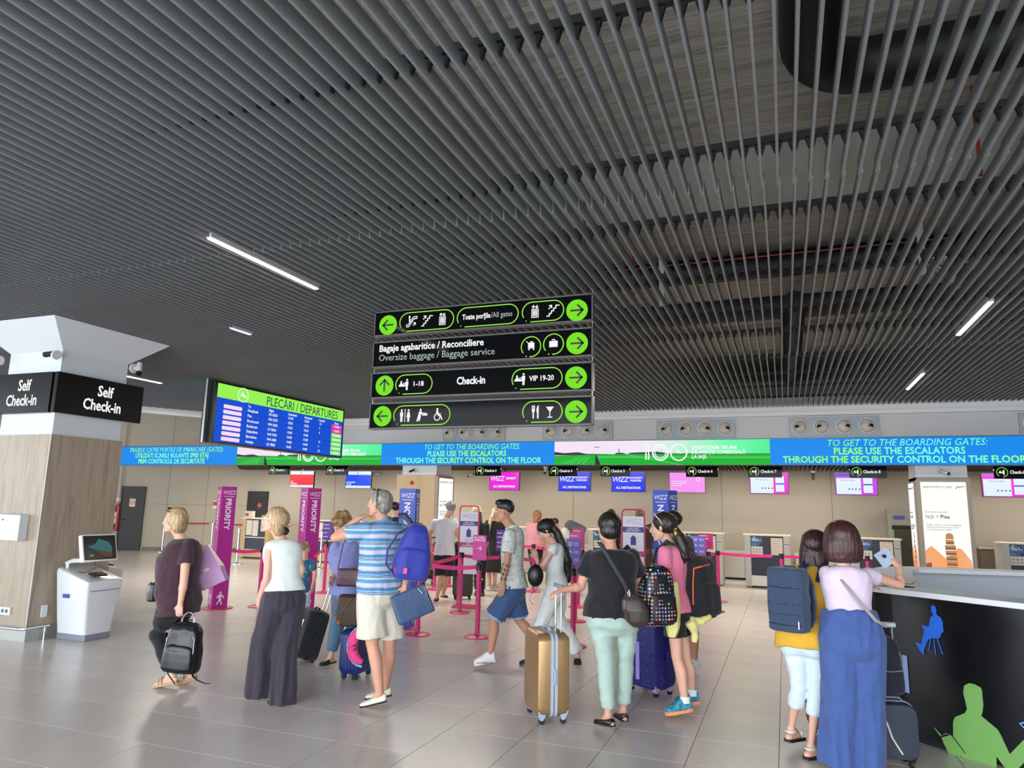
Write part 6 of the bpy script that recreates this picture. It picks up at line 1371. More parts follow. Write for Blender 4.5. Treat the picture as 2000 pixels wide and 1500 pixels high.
# 11 woman in pink
p = fig(((-5.266, 15.505, 0.0), {'head': (0.0, 0.0, 1.5), 'neck': (-0.02, -0.008, 1.351), 'pelvis': (-0.033, -0.013, 0.794), 'knL': (-0.07, -0.027, 0.411), 'anL': (-0.065, -0.025, 0.076), 'toL': (-0.119, 0.062, -0.001), 'knR': (0.026, 0.01, 0.413), 'anR': (0.031, 0.012, 0.078), 'toR': (0.022, 0.115, 0.002), 'elL': (-0.178, -0.068, 1.074), 'wrL': (-0.197, 0.031, 0.877), 'fiL': (-0.181, 0.059, 0.785), 'elR': (0.098, 0.091, 1.113), 'wrR': (0.097, 0.252, 0.948), 'fiR': (0.085, 0.29, 0.877)}, (-0.359, 0.933), (-0.018, 1.0, 0.0)),
 'woman with curly ginger hair and a pink jacket at the far desk', female=True, vox=.013)
p.shirt(cloth('pink_jacket', (232, 160, 170)), name='jacket', sleeve=1.5, hem=-.02, inf=.03, vox=.014, fold=.007); p.pants(M_BLKC, vox=.015); p.shoe(M_BSOLE, M_BSOLE, 'sneaker')
hair(p.H, p.body, [CAP, ('e', (0, -.03, .0), (.095, .09, .10)), ('t', [(0, -.06, -.06), (-.02, -.06, -.14)], [.07, .05])], hair_mat('hair_ginger', (130, 78, 44), (206, 150, 100)), voxel=.012, strand=.012, fs=(30, 30, 30))

# 12 woman with black ponytail
p = fig(((-2.575, 7.834, 0.0), {'head': (0.014, 0.005, 1.45), 'neck': (0.107, 0.063, 1.315), 'pelvis': (0.129, 0.05, 0.864), 'shL': (0.143, -0.106, 1.267), 'elL': (0.022, -0.184, 1.033), 'wrL': (-0.052, -0.149, 1.16), 'fiL': (-0.088, -0.119, 1.23), 'shR': (0.069, 0.187, 1.239), 'elR': (-0.031, 0.16, 1.005), 'wrR': (-0.086, -0.012, 1.128), 'fiR': (-0.103, -0.039, 1.208), 'knL': (0.009, -0.05, 0.481), 'anL': (-0.115, -0.087, 0.097), 'toL': (-0.209, -0.123, 0.02), 'knR': (0.147, 0.121, 0.457), 'anR': (0.349, 0.177, 0.114), 'toR': (0.355, 0.158, -0.002)}, (-0.956, -0.293), (-0.945, -0.326, 0.0)),
 'young woman with very long black ponytail and white jumpsuit, looking down', legk=.82, sk=SKIN, female=True, build=.84, pitch=-38, bust=.012, hs=.97, curl={'L': 60, 'R': 60})
js = cloth('white_jumpsuit', (226, 232, 230)); p.shirt(js, sleeve=.22, hem=-.0, inf=.014, name='top'); p.pants(js, waist=.16, th=.03, kn=.035, hm=.042, end=.98, amp=.05, fold=.008, fs=(14, 14, 2.5), name='wide_trousers')
p.shoe(M_BLKC, M_BSOLE, 'slide')
hair(p.H, p.body, [CAP, ('e', (0, -.03, .035), (.092, .102, .092)), ('t', [(0, -.06, .05), (0, -.10, .03)], [.07, .055])], H_BLACK)
pt = MB(); pts = [p.H((0, -.085, .03))] + [V(*q) for q in [(0.134, 0.052, 1.43), (0.207, 0.079, 1.249), (0.24, 0.092, 1.114), (0.252, 0.097, 0.991), (0.253, 0.097, 0.901)]]
for k in range(len(pts)-1): cap(pt, pts[k], pts[k+1], [.055, .06, .07, .065, .04, .03][k], [.06, .07, .065, .04, .03, .012][k], sq=.75)
finish(pt, 'ponytail', H_BLACK, p.body, .009, 2, fold=.006, fscale=(50, 50, 6)); face_parts(p.H, p.body, brow=(30, 24, 22))

# 13 man bending
p = fig(((-4.308, 15.067, 0.0), {'head': (-0.361, -0.139, 1.344), 'neck': (-0.226, -0.087, 1.26), 'pelvis': (0.098, 0.038, 0.791), 'shL': (-0.159, -0.19, 1.2), 'elL': (-0.233, -0.24, 0.962), 'wrL': (-0.367, -0.248, 0.893), 'fiL': (-0.449, -0.28, 0.87), 'shR': (-0.229, 0.041, 1.191), 'elR': (-0.337, 0.021, 0.97), 'wrR': (-0.449, -0.065, 0.904), 'fiR': (-0.531, -0.097, 0.88), 'knL': (0.073, -0.026, 0.409), 'anL': (0.095, -0.017, 0.092), 'toL': (0.014, -0.048, 0.027), 'knR': (0.073, 0.135, 0.397), 'anR': (0.116, 0.152, 0.077), 'toR': (0.034, 0.12, 0.012)}, (-0.945, -0.326), (-0.899, -0.439, 0.0)),
 'man in white shirt bending forward with a grey backpack on his back', sk=SKIN3, pitch=-40, vox=.012)
p.shirt(cloth('offwhite_shirt', (214, 210, 196)), vox=.014, hem=-.02); p.pants(M_BLKC, vox=.014); p.shoe(M_BSOLE, M_BSOLE, 'sneaker'); hair(p.H, p.body, [('e', (0, -.022, .045), (.081, .10, .082))], H_DARK, voxel=.011, strand=.001)
BEND = p

# 14 person in black T-shirt and mint trousers
p = fig(((-1.365, 5.854, 0.0), {'head': (-0.001, -0.0, 1.549), 'neck': (0.018, 0.007, 1.388), 'pelvis': (0.029, 0.011, 0.886), 'shL': (-0.143, -0.055, 1.319), 'elL': (-0.206, -0.122, 1.086), 'wrL': (-0.32, -0.23, 1.065), 'fiL': (-0.378, -0.274, 1.043), 'shR': (0.175, 0.089, 1.333), 'elR': (0.21, 0.231, 1.102), 'wrR': (0.173, 0.281, 0.937), 'fiR': (0.156, 0.274, 0.862), 'knL': (-0.021, -0.03, 0.51), 'anL': (0.006, -0.062, 0.115), 'toL': (-0.105, 0.024, 0.042), 'knR': (0.113, 0.097, 0.507), 'anR': (0.09, 0.099, 0.123), 'toR': (0.013, 0.241, 0.056)}, (-0.423, 0.906), (-0.485, 0.874, 0.0)),
 'person in black T-shirt and mint trousers, one hand on the gold suitcase handle', legk=.82, sk=SKIN3, female=True, build=1.22, hipw=1.0, hs=1.08, belly=.02, curl={'L': 70, 'R': 40}, handn={'L': (0, 0, -1), 'R': (-1, 0, 0)})
p.shirt(M_BLKT, name='t_shirt', sleeve=.66, hem=-.02, hemw=.008, inf=.016, fold=.006)
p.pants(cloth('mint_trousers', (166, 188, 178), bump=.2), th=.012, kn=.012, hm=.018, end=.93, fold=.008, fs=(7, 7, 11))
p.shoe(mat('patent_black', (14, 14, 16), rough=.2), M_BSOLE, 'flat')
hair(p.H, p.body, [('e', (0, -.024, .042), (.087, .104, .088)), ('e', (0, -.05, -.01), (.078, .068, .065))], H_BLACK, strand=.004)

# 15, 16 people further back
p = fig(((-3.123, 13.671, 0.0), {'head': (-0.024, -0.009, 1.564), 'neck': (-0.006, -0.002, 1.409), 'pelvis': (0.002, 0.001, 0.822), 'elL': (-0.205, 0.028, 1.13), 'wrL': (-0.266, 0.112, 1.223), 'fiL': (-0.271, 0.132, 1.301), 'elR': (0.168, 0.065, 1.162), 'wrR': (0.146, 0.163, 0.964), 'fiR': (0.146, 0.163, 0.868), 'knL': (-0.054, -0.021, 0.413), 'anL': (-0.054, -0.021, 0.083), 'toL': (-0.095, 0.07, 0.005), 'knR': (0.056, 0.021, 0.415), 'anR': (0.055, 0.021, 0.085), 'toR': (0.051, 0.127, 0.008)}, (-0.359, 0.933), (-0.359, 0.933, 0.0)),
 'brown-haired woman in dark top almost hidden behind the black T-shirt', female=True, vox=.013)
p.shirt(M_BLKC, vox=.014); p.pants(M_BLKC, vox=.014); p.shoe(M_BSOLE, M_BSOLE, 'sneaker'); hair(p.H, p.body, [CAP, ('e', (0, -.04, .08), (.06, .06, .06)), ('l', [((0, -.03, .06), .08, .08), ((0, -.06, -.04), .09, .06), ((0, -.07, -.14), .07, .04)])], H_DARK, voxel=.011)
p = fig(((-2.629, 13.629, 0.0), {'head': (0.049, 0.019, 1.578), 'neck': (0.066, 0.025, 1.426), 'pelvis': (0.079, 0.03, 0.82), 'elL': (-0.153, -0.059, 1.154), 'wrL': (-0.138, 0.054, 0.98), 'fiL': (-0.125, 0.081, 0.884), 'elR': (0.263, 0.101, 1.145), 'wrR': (0.225, 0.194, 0.95), 'fiR': (0.206, 0.186, 0.873), 'knL': (0.021, 0.008, 0.426), 'anL': (0.019, 0.007, 0.093), 'toL': (-0.019, 0.1, 0.006), 'knR': (0.129, 0.05, 0.428), 'anR': (0.126, 0.048, 0.095), 'toR': (0.125, 0.155, 0.009)}, (-0.276, 0.961), (-0.359, 0.933, 0.0)),
 'brown-haired person in a dark brown leather coat behind the right framed stand', sk=SKIN3, vox=.012, build=1.05)
p.shirt(mat('brown_leather', (48, 34, 30), rough=.4, var=.3, vscale=20), name='coat', sleeve=1.6, hem=-.25, hemw=.02, inf=.03, vox=.014); p.pants(M_BLKC, vox=.014); p.shoe(M_BSOLE, M_BSOLE, 'sneaker'); hair(p.H, p.body, [CAP, ('e', (0, -.04, .03), (.09, .09, .09))], hair_mat('hair_brown', (58, 38, 26)), voxel=.011)

# 17 girl in pink
p = fig(((-0.926, 6.473, 0.0), {'head': (-0.092, -0.035, 1.56), 'neck': (-0.021, 0.013, 1.401), 'pelvis': (0.007, 0.003, 0.873), 'shL': (-0.058, -0.161, 1.356), 'elL': (-0.067, -0.154, 1.081), 'wrL': (-0.134, 0.056, 0.909), 'fiL': (-0.165, 0.13, 0.837), 'shR': (0.045, 0.178, 1.343), 'elR': (0.12, 0.261, 1.117), 'wrR': (0.055, 0.321, 0.941), 'fiR': (0.016, 0.328, 0.87), 'knL': (0.015, -0.048, 0.473), 'anL': (0.075, -0.035, 0.119), 'toL': (-0.06, -0.109, 0.036), 'knR': (0.071, 0.113, 0.449), 'anR': (0.112, 0.15, 0.138), 'toR': (-0.013, 0.102, 0.069)}, (-0.988, 0.156), (-0.993, 0.121, 0.0)),
 'girl in pink T-shirt and black shorts with dark ponytail and black backpack', female=True, build=.92, pitch=-5, hs=1.02, bust=.012)
p.shirt(cloth('pink_tshirt', (230, 124, 158)), name='t_shirt', sleeve=.5, hem=-.02, inf=.018, fold=.005); p.pants(M_BLKC, name='shorts', th=.02, hm=.035, end=.26)
p.shoe(ramp_mat('trainer_teal', [(.4, (36, 104, 140)), (.6, (70, 160, 180))], 'noise', 30, rough=.6), ramp_mat('trainer_sole', [(.4, (240, 110, 110)), (.6, (240, 160, 90))], 'noise', 4, rough=.6), 'sneaker')
sk_ = MB()
for q in 'LR': cap(sk_, p.J['an'+q] + V(0, 0, .0), p.J['an'+q] + V(0, 0, .05), .046, .041, flat=True)
stuff(sk_.build('socks', mat('sock_white', (230, 230, 230), rough=.9), p.body, True))
hair(p.H, p.body, [CAP, ('e', (0, -.03, .035), (.090, .103, .093)), ('t', [(0, -.11, -.03), (0, -.14, -.09), (0, -.16, -.17), (-.01, -.17, -.25), (-.01, -.16, -.30)], [.035, .045, .05, .04, .012])], H_DARK)
MB().tube([p.H((.035*cos(a), -.118, -.045 + .035*sin(a))) for a in [2*pi*k/10 for k in range(11)]], .013, 8).build('scrunchie', cloth('yellow_scrunchie', (222, 196, 70)), p.body, True)
sg = MB(); sg.tube([p.H((-.088, -.03, .02)), p.H((-.084, .0, .07)), p.H((-.06, .045, .115)), p.H((0, .065, .125)), p.H((.06, .045, .115)), p.H((.084, .0, .07))], .004, 6); sg.build('sunglasses', mat('frame_white', (236, 228, 220)), p.body, True)
GIRL = p

# 18 person behind the girl
p = fig(((-1.032, 8.138, 0.0), {'head': (-0.133, -0.051, 1.578), 'neck': (-0.093, -0.036, 1.435), 'pelvis': (-0.039, -0.015, 0.932), 'elL': (-0.214, -0.082, 1.146), 'wrL': (-0.211, 0.026, 0.941), 'fiL': (-0.202, 0.03, 0.853), 'elR': (0.037, 0.121, 1.145), 'wrR': (-0.001, 0.214, 0.958), 'fiR': (-0.016, 0.23, 0.867), 'knL': (-0.127, -0.07, 0.52), 'anL': (-0.136, -0.052, 0.143), 'toL': (-0.216, -0.03, 0.058), 'knR': (0.046, 0.018, 0.521), 'anR': (0.064, -0.018, 0.124), 'toR': (-0.042, -0.123, 0.041)}, (-0.875, 0.484), (-0.656, 0.754, 0.0)),
 'dark-haired person with tanned legs and white trainers behind the girl in pink', sk=SKIN2, vox=.010)
p.shirt(cloth('grey_tshirt', (60, 58, 62)), name='t_shirt', inf=.004); p.pants(M_BLKC, name='shorts', end=.4); p.shoe(mat('sneaker_white', (232, 232, 232)), M_WSOLE, 'sneaker'); hair(p.H, p.body, [CAP], H_BLACK)

# 19 woman in yellow
p = fig(((0.089, 5.835, 0.0), {'head': (0.115, 0.151, 1.461), 'neck': (0.098, 0.07, 1.306), 'pelvis': (0.032, -0.031, 0.854), 'shL': (-0.012, -0.004, 1.277), 'elL': (0.093, 0.25, 1.064), 'wrL': (0.283, 0.409, 1.098), 'fiL': (0.361, 0.46, 1.128), 'shR': (0.206, 0.036, 1.27), 'elR': (0.264, 0.155, 1.049), 'wrR': (0.392, 0.311, 1.114), 'fiR': (0.464, 0.393, 1.141), 'knL': (-0.047, -0.018, 0.476), 'anL': (-0.112, 0.085, 0.148), 'toL': (-0.039, 0.221, 0.079), 'knR': (0.075, -0.014, 0.453), 'anR': (0.016, -0.037, 0.081), 'toR': (0.126, 0.091, 0.024)}, (0.19, 0.982), (-0.018, 1.0, 0.0)),
 'woman in yellow top and white capri trousers with a navy backpack', legk=.72, female=True, build=1.08, hs=1.0)
p.shirt(cloth('yellow_blouse', (214, 164, 44)), name='blouse', sleeve=1.5, hem=-.10, hemw=.015, inf=.02, fold=.008)
p.pants(cloth('white_capri', (206, 220, 226), bump=.2), name='capri_trousers', th=.004, kn=.006, hm=.014, end=.72, fold=.007, fs=(7, 7, 12))
p.shoe(mat('sandal_silver', (210, 212, 216), rough=.3), M_BSOLE, 'sandal')
hair(p.H, p.body, [CAP, ('e', (0, -.04, .03), (.098, .10, .10)), ('l', [((0, -.02, .08), .088, .08), ((-.005, -.05, -.03), .105, .07), ((-.02, -.075, -.12), .10, .055), ((-.05, -.10, -.19), .075, .045), ((-.07, -.11, -.23), .03, .02)])], H_PLUM, strand=.006)
WY = p

# 20 woman with the paper
p = fig(((0.352, 5.641, 0.0), {'head': (0.011, 0.004, 1.518), 'neck': (0.021, -0.003, 1.349), 'pelvis': (0.043, -0.048, 0.907), 'shL': (-0.099, -0.038, 1.3), 'elL': (-0.005, 0.234, 1.062), 'wrL': (0.185, 0.414, 1.146), 'fiL': (0.243, 0.458, 1.171), 'shR': (0.171, 0.098, 1.293), 'elR': (0.4, 0.282, 1.219), 'wrR': (0.422, 0.398, 1.334), 'fiR': (0.379, 0.424, 1.389), 'knL': (-0.046, 0.004, 0.44), 'anL': (-0.09, 0.008, 0.079), 'toL': (-0.064, 0.19, -0.019), 'knR': (0.111, 0.043, 0.455), 'anR': (0.097, 0.059, 0.083), 'toR': (0.149, 0.25, -0.007)}, (-0.157, 0.988), (-0.225, 0.974, 0.0)),
 'woman with auburn bob, pale lilac top and blue trousers, holding up a paper', legk=.82, sk=SKIN, female=True, build=1.0, hs=1.12, hipw=1.08, curl={'L': 40, 'R': 55}, handn={'L': (0, 0, -1), 'R': (-.6, .6, 0)})
p.shirt(cloth('pale_lilac_top', (216, 198, 220), bump=.15), name='top', sleeve=.30, hem=-.0, z0=.06, hemw=.0, inf=.009, fold=.004)
p.pants(cloth('blue_linen', (62, 88, 148), var=.1), name='wide_trousers', waist=.15, tuck=.014, th=.045, kn=.07, hm=.085, end=1.06, amp=.06, fold=.010, fs=(15, 15, 2.2))
p.shoe(M_BSOLE, M_BSOLE, 'flat')
hair(p.H, p.body, [('e', (0, -.022, .045), (.10, .108, .092)), ('l', [((0, -.02, .07), .096, .10), ((0, -.03, .0), .112, .10), ((0, -.035, -.06), .116, .09), ((0, -.04, -.105), .108, .075), ((0, -.04, -.125), .08, .05)])], H_RED, strand=.003, fs=(70, 70, 5))
WL = p

# ---------------- luggage and carried things ----------------
def superloft(mb, secs, n=28, power=3.2):
    """secs: (cx, cy, z, half width x, half depth y) soft rectangular sections"""
    R = []
    for cx, cy, z, a, b in secs:
        row = []
        for i in range(n):
            t = 2*pi*i/n; ca, sa = cos(t), sin(t); k = (abs(ca)**power + abs(sa)**power) ** (-1/power); row.append((cx + a*ca*k, cy + b*sa*k, z))
        R.append(row)
    return mb.rings(R)
def soft(w, h, d, bulge=.9, n=28, power=3.2, taper=.85, cy=0):
    a, b = w/2, d/2
    return [(0, cy, 0, a*.80, b*.70), (0, cy, h*.02, a*.94, b*.88), (0, cy, h*.08, a, b), (0, cy, h*.35, a*1.02, b*1.03), (0, cy, h*.65, a*(1+taper)/2, b*.98), (0, cy, h*.85, a*taper, b*.86), (0, cy, h*.95, a*taper*.82, b*.66), (0, cy, h, a*taper*.5, b*.35)]
m_zip = mat('zip_silver', (196, 198, 202), rough=.3, metal=.9)
def suitcase(label, loc, rz, w, h, d, m, mz, mw, handle=0.0, lean=0.0, ribs=0, wheels=4, soft_=False, zwidth=.022, hm=None):
    t = thing('suitcase', label, 'suitcase', loc, rz); wz = .055 if wheels == 4 else .02
    if lean: t.rotation_euler = (lean, 0, rz)
    a = MB(); a.rbox((-w/2, -d/2, wz), (w/2, d/2, h), .055 if not soft_ else .04, 6, axis='y'); 
    R = []
    n = 36
    def ring(y, k, r=.07):
        pts = []; W, Hh = w/2*k, (h-wz)/2*k; r = min(r, W*.9); cz = (h+wz)/2
        for cx, cz_, a0 in ((W-r, Hh-r, 0), (-W+r, Hh-r, 90), (-W+r, -Hh+r, 180), (W-r, -Hh+r, 270)):
            for q in range(8):
                tt = radians(a0 + 90*q/7); pts.append((cx + r*cos(tt), y, cz + cz_ + r*sin(tt)))
        return pts
    dd = d/2
    b = MB().rings([ring(-dd, .90), ring(-dd*.97, .955), ring(-dd*.80, .99), ring(-dd*.45, 1), ring(dd*.45, 1), ring(dd*.80, .99), ring(dd*.97, .955), ring(dd, .90)]).build('shell', m, t, True)
    z = MB()
    def band(y0, y1, out):
        A_ = ring(y0, 1.0); B_ = ring(y1, 1.0); cz = (h+wz)/2
        sc = lambda p, k: (p[0]*(1+k/(w/2)), p[1], cz + (p[2]-cz)*(1+k/((h-wz)/2)))
        z.rings([[sc(p, -.004) for p in A_], [sc(p, out) for p in A_], [sc(p, out) for p in B_], [sc(p, -.004) for p in B_]], cap=False)
    band(-zwidth*1.3, -zwidth*.25, .004); band(zwidth*.25, zwidth*1.3, .004); z.build('zip_band', mz, t, True)
    if ribs:
        r_ = MB()
        for q in range(ribs):
            x = -w*.36 + w*.72*q/(ribs-1); r_.box((x-.006, -dd-.003, h*.14), (x+.006, -dd+.004, h*.9))
        stuff(r_.build('shell_ribs', m, b))
    for sx in (-1, 1):
        for sy in ((-1, 1) if wheels == 4 else (1,)):
            cx, cy = sx*(w/2-.05), sy*(d/2-.045)
            k = MB(); k.add([(cx-.04, cy-.038, wz+.05), (cx+.04, cy-.038, wz+.05), (cx+.04, cy+.038, wz+.05), (cx-.04, cy+.038, wz+.05), (cx-.014, cy-.013, .03), (cx+.014, cy-.013, .03), (cx+.014, cy+.013, .03), (cx-.014, cy+.013, .03)], [(3,2,1,0),(4,5,6,7),(0,1,5,4),(1,2,6,5),(2,3,7,6),(3,0,4,7)])
            hs = k.build('wheel_mount', mw, t); MB().cyl((cx-.011, cy+.004, .025), (cx+.011, cy+.004, .025), .025, n=16).build('wheel', M_BSOLE, hs, True)
    if handle:
        hh = MB()
        for sx in (-.075, .075): hh.cyl((sx, dd-.035, h-.02), (sx, dd-.035, h+handle), .008, n=8)
        hh.build('telescopic_rod', m_chrome, t, True); MB().rbox((-.1, dd-.053, h+handle-.015), (.1, dd-.017, h+handle+.022), .014, axis='x').build('handle_grip', hm or mz, t, True)
    MB().tube([(-.09, -.0, h-.005), (-.07, 0, h+.022), (.07, 0, h+.022), (.09, 0, h-.005)], 0, 8, flat=(.012, .007)).build('top_handle', mz, t, True)
    MB().tube([(w/2-.002, -.0, h*.62), (w/2+.022, 0, h*.60), (w/2+.022, 0, h*.46), (w/2-.002, 0, h*.44)], .008, 8).build('side_handle', mz, t, True)
    return t
gold = suitcase('metallic gold hard-shell suitcase with pale blue zip bands and raised handle', (-1.915, 5.926, -0.0), -.96, .44, .70, .27, mat('gold_shell', (166, 132, 92), rough=.32, metal=.55, bump=.05, bscale=30), mat('zip_pale_blue', (164, 180, 204), rough=.45), mat('wheel_pale_blue', (170, 184, 206), rough=.4), handle=.35, hm=mat('grip_grey', (140, 148, 160), rough=.4))
blue = suitcase('small navy blue hard-shell suitcase behind the legs of the striped man', (-4.074, 6.436, 0.0), 1.60, .36, .47, .21, ramp_mat('navy_grid_shell', [(.4, (28, 44, 104)), (.7, (44, 66, 140))], 'noise', 3, rough=.35), mat('zip_navy', (36, 52, 120), rough=.4), mat('wheel_navy', (30, 44, 104), rough=.4), ribs=6)
blk = suitcase('black soft suitcase tilted on its wheels, pulled by the woman in lilac', (-4.98, 6.768, 0.0), -.70, .34, .53, .23, cloth('black_ballistic', (24, 28, 32), bump=.4), mat('zip_black', (30, 32, 36)), M_BSOLE, handle=.62, lean=-.25, wheels=2, soft_=True, hm=M_BLKC)
blk.location.z = .02
MB().tube([(.05, -.118, .40), (.05, -.13, .41), (.05, -.13, .35), (.05, -.118, .34)], .008, 6).build('front_loop', m_zip, blk, True)
def dotted(n, base, cols, scale, stretch=(1, 1, 1), size=.32):
    m = bpy.data.materials.new(n); m.use_nodes = True; nt = m.node_tree; b = nt.nodes['Principled BSDF']; b.inputs['Roughness'].default_value = .5
    tc = nt.nodes.new('ShaderNodeTexCoord'); mp = nt.nodes.new('ShaderNodeMapping'); mp.inputs['Scale'].default_value = stretch; nt.links.new(tc.outputs['Object'], mp.inputs['Vector'])
    v = nt.nodes.new('ShaderNodeTexVoronoi'); v.inputs['Scale'].default_value = scale; v.inputs['Randomness'].default_value = .15; nt.links.new(mp.outputs['Vector'], v.inputs['Vector'])
    lt = nt.nodes.new('ShaderNodeMath'); lt.operation = 'LESS_THAN'; lt.inputs[1].default_value = size; nt.links.new(v.outputs['Distance'], lt.inputs[0])
    sp = nt.nodes.new('ShaderNodeSeparateXYZ'); nt.links.new(v.outputs['Color'], sp.inputs[0])
    r = nt.nodes.new('ShaderNodeValToRGB'); r.color_ramp.interpolation = 'CONSTANT'; e = r.color_ramp.elements; e[0].position = 0; e[0].color = rgb(*cols[0]); e[1].position = 1/len(cols); e[1].color = rgb(*cols[min(1, len(cols)-1)])
    for q, c in enumerate(cols[2:], 2): k = e.new(q/len(cols)); k.color = rgb(*c)
    nt.links.new(sp.outputs[0], r.inputs['Fac']); mx = nt.nodes.new('ShaderNodeMix'); mx.data_type = 'RGBA'; mx.inputs['A'].default_value = rgb(*base)
    nt.links.new(lt.outputs[0], mx.inputs['Factor']); nt.links.new(r.outputs['Color'], mx.inputs['B']); nt.links.new(mx.outputs['Result'], b.inputs['Base Color']); return m
dot = suitcase('navy suitcase with tiny white dots and lilac wheels between mint and pink figures', (-1.267, 7.139, 0.0), -.62, .42, .67, .27, dotted('navy_pin_dots', (34, 36, 110), [(150, 150, 220), (130, 134, 210)], 42, size=.26), mat('zip_deep_navy', (28, 34, 104), rough=.3), mat('wheel_lilac', (186, 160, 196), rough=.4))
sil = suitcase('small silver and charcoal suitcase at the foot of the information desk', (0.634, 5.927, 0.0), .2, .30, .42, .22, mat('charcoal_fabric', (46, 54, 68), rough=.7), mat('silver_side', (150, 164, 186), rough=.3, metal=.3), M_BSOLE, handle=.50, hm=mat('grip_silver', (176, 186, 198), rough=.3))
MB().tube([(-.12, -.115, .36), (-.06, -.118, .30), (-.03, -.118, .20), (.03, -.118, .10)], .006, 6).build('white_zip', m_paper, sil, True)
suitcase('dark red suitcase hidden between the two women at the desk', (0.284, 6.426, 0.0), .5, .34, .5, .22, mat('dark_red_shell', (130, 34, 34), rough=.4), M_BSOLE, M_BSOLE)
far = suitcase('dark brown suitcase behind the arrow plate, beside the man in the beanie', (-5.642, 12.358, 0.0), .32, .36, .54, .24, mat('brown_black_shell', (46, 40, 38), rough=.45), M_BSOLE, M_BSOLE, handle=.5, hm=M_BLKC)
def backpack(label, loc, rz, w, h, d, m, lean=0.0, roll=0.0, pocket=True, mz=None, straps=True, ms=None, taper=.85, mp=None, top=True, slen=None):
    """front is -y, straps on +y; loc = bottom centre"""
    t = thing('backpack', label, 'backpack', loc, rz); t.rotation_euler = (lean, roll, rz); ms = ms or M_BLKC
    mb = MB(); superloft(mb, soft(w, h, d, taper=taper) if taper < .96 else [(0, 0, 0, w*.44, d*.42), (0, 0, .012, w*.49, d*.49), (0, 0, h*.5, w*.5, d*.51), (0, 0, h-.03, w*.49, d*.49), (0, 0, h-.006, w*.465, d*.44), (0, 0, h, w*.40, d*.34)], power=(3.2 if taper < .96 else 5.5)); finish(mb, 'main_compartment', m, t, .010, 2, fold=.004, fscale=(16, 16, 9))
    if pocket:
        mb = MB(); superloft(mb, [(a, b_ - d*.42, z*.52 + h*.06, x*.86, y*.42) for a, b_, z, x, y in soft(w, h, d, taper=.92)]); finish(mb, 'front_pocket', mp or m, t, .009, 2, fold=.003)
    if mz:
        z_ = MB(); z_.tube([(-w*.40, -d*.42, h*.42), (-w*.40, -d*.40, h*.68), (-w*.24, -d*.36, h*.83), (0, -d*.36, h*.87), (w*.24, -d*.36, h*.83), (w*.40, -d*.40, h*.68), (w*.40, -d*.42, h*.42)], .0045, 6); z_.tube([(-w*.36, -d*.66, h*.46), (0, -d*.72, h*.44), (w*.36, -d*.66, h*.46)], .0045, 6)
        z_.build('zips', mz, t, True)
    if straps:
        L_ = slen or h*.8
        for sx in (-1, 1):
            MB().tube([(sx*w*.22, d*.44, h*.90), (sx*w*.26, d*.75, h*.93), (sx*w*.32, d*.5+.10, h*.70), (sx*w*.38, d*.5+.09, h*.42), (sx*w*.42, d*.5+.03, h*.18), (sx*w*.40, d*.42, h*.08)], 0, 10, flat=(.026, .007), up=(0, 1, .2)).build('shoulder_strap', ms, t, True)
    if top: MB().tube([(-.04, d*.25, h*.94), (-.035, d*.28, h*1.02), (.035, d*.28, h*1.02), (.04, d*.25, h*.94)], 0, 8, flat=(.012, .005)).build('carry_loop', ms, t, True)
    return t
m_leath = mat('black_leather', (18, 18, 20), rough=.34, bump=.07, bscale=160, var=.1)
b = backpack('black leather backpack with silver zips hanging from the walking woman\'s hand', (-5.146, 5.221, 0.184), .367-.1, .33, .43, .19, m_leath, roll=.06, mz=m_zip, straps=False, ms=m_leath)
for x0, x1 in ((-.06, -.03), (.06, .05)): MB().tube([(x0, 0, .40), (x0*.8+x1*.2, 0, .46), (x1, 0, .50), (x1*.2, 0, .515)], 0, 8, flat=(.010, .005)).build('carry_handle', mat('handle_pinkish', (206, 184, 200), rough=.5), b, True)
MB().tube([(.10, .02, .02), (.12, .01, -.03), (.17, .0, -.055), (.25, 0, -.075), (.29, 0, -.07)], 0, 8, flat=(.014, .004)).build('dangling_strap', M_BLKC, b, True)
MB().tube([(-.12, -.02, .03), (-.09, -.04, -.02), (-.03, -.05, -.07), (.0, -.06, -.09)], 0, 8, flat=(.007, .004)).build('dangling_strap', M_BLKC, b, True)
b = backpack('bright royal blue backpack slung on the striped man\'s shoulder', (-2.974, 5.418, 1.091), .367+.25, .31, .46, .20, cloth('royal_nylon', (34, 46, 152), bump=.35, rough=.6), roll=.14, pocket=True, straps=False, taper=.62, top=True, ms=cloth('royal_strap', (30, 40, 130)))
MB().tube([(-.06, .02, .43), (-.16, -.02, .36), (-.225, -.05, .22), (-.215, -.05, .10), (-.12, -.04, .02)], 0, 10, flat=(.033, .008), up=(1, 0, 0)).build('shoulder_strap', mat('royal_strap', (30, 40, 130)), b, True)
MB().tube([(-.03, .08, .43), (-.12, .13, .52), (-.16, .18, .50)], 0, 10, flat=(.026, .006), up=(0, 1, 0)).build('shoulder_strap', mat('strap_navy', (24, 26, 60)), b, True)
MB().box((-.075, -.158, .055), (-.045, -.150, .10)).build('pink_label', mat('label_pink', (220, 80, 150)), b); MB().box((-.145, -.085, .05), (-.12, -.078, .09)).build('red_label', mat('label_red', (230, 40, 60)), b)
b = backpack('boxy navy fabric backpack on the woman in yellow', (-0.0, 5.544, 0.897), radians(-26), .27, .43, .15, cloth('navy_melange', (46, 62, 88), bump=.3), pocket=False, straps=True, taper=.97, ms=mat('strap_slate', (44, 56, 78)))
PACK_NAVY = b
for z in (.30, .19, .12, .05): MB().tube([(-.118, -.071, z+.0), (0, -.079, z-.004), (.118, -.071, z)], .0028, 5).build('seam', mat('seam_dark', (28, 36, 54)), b, True)
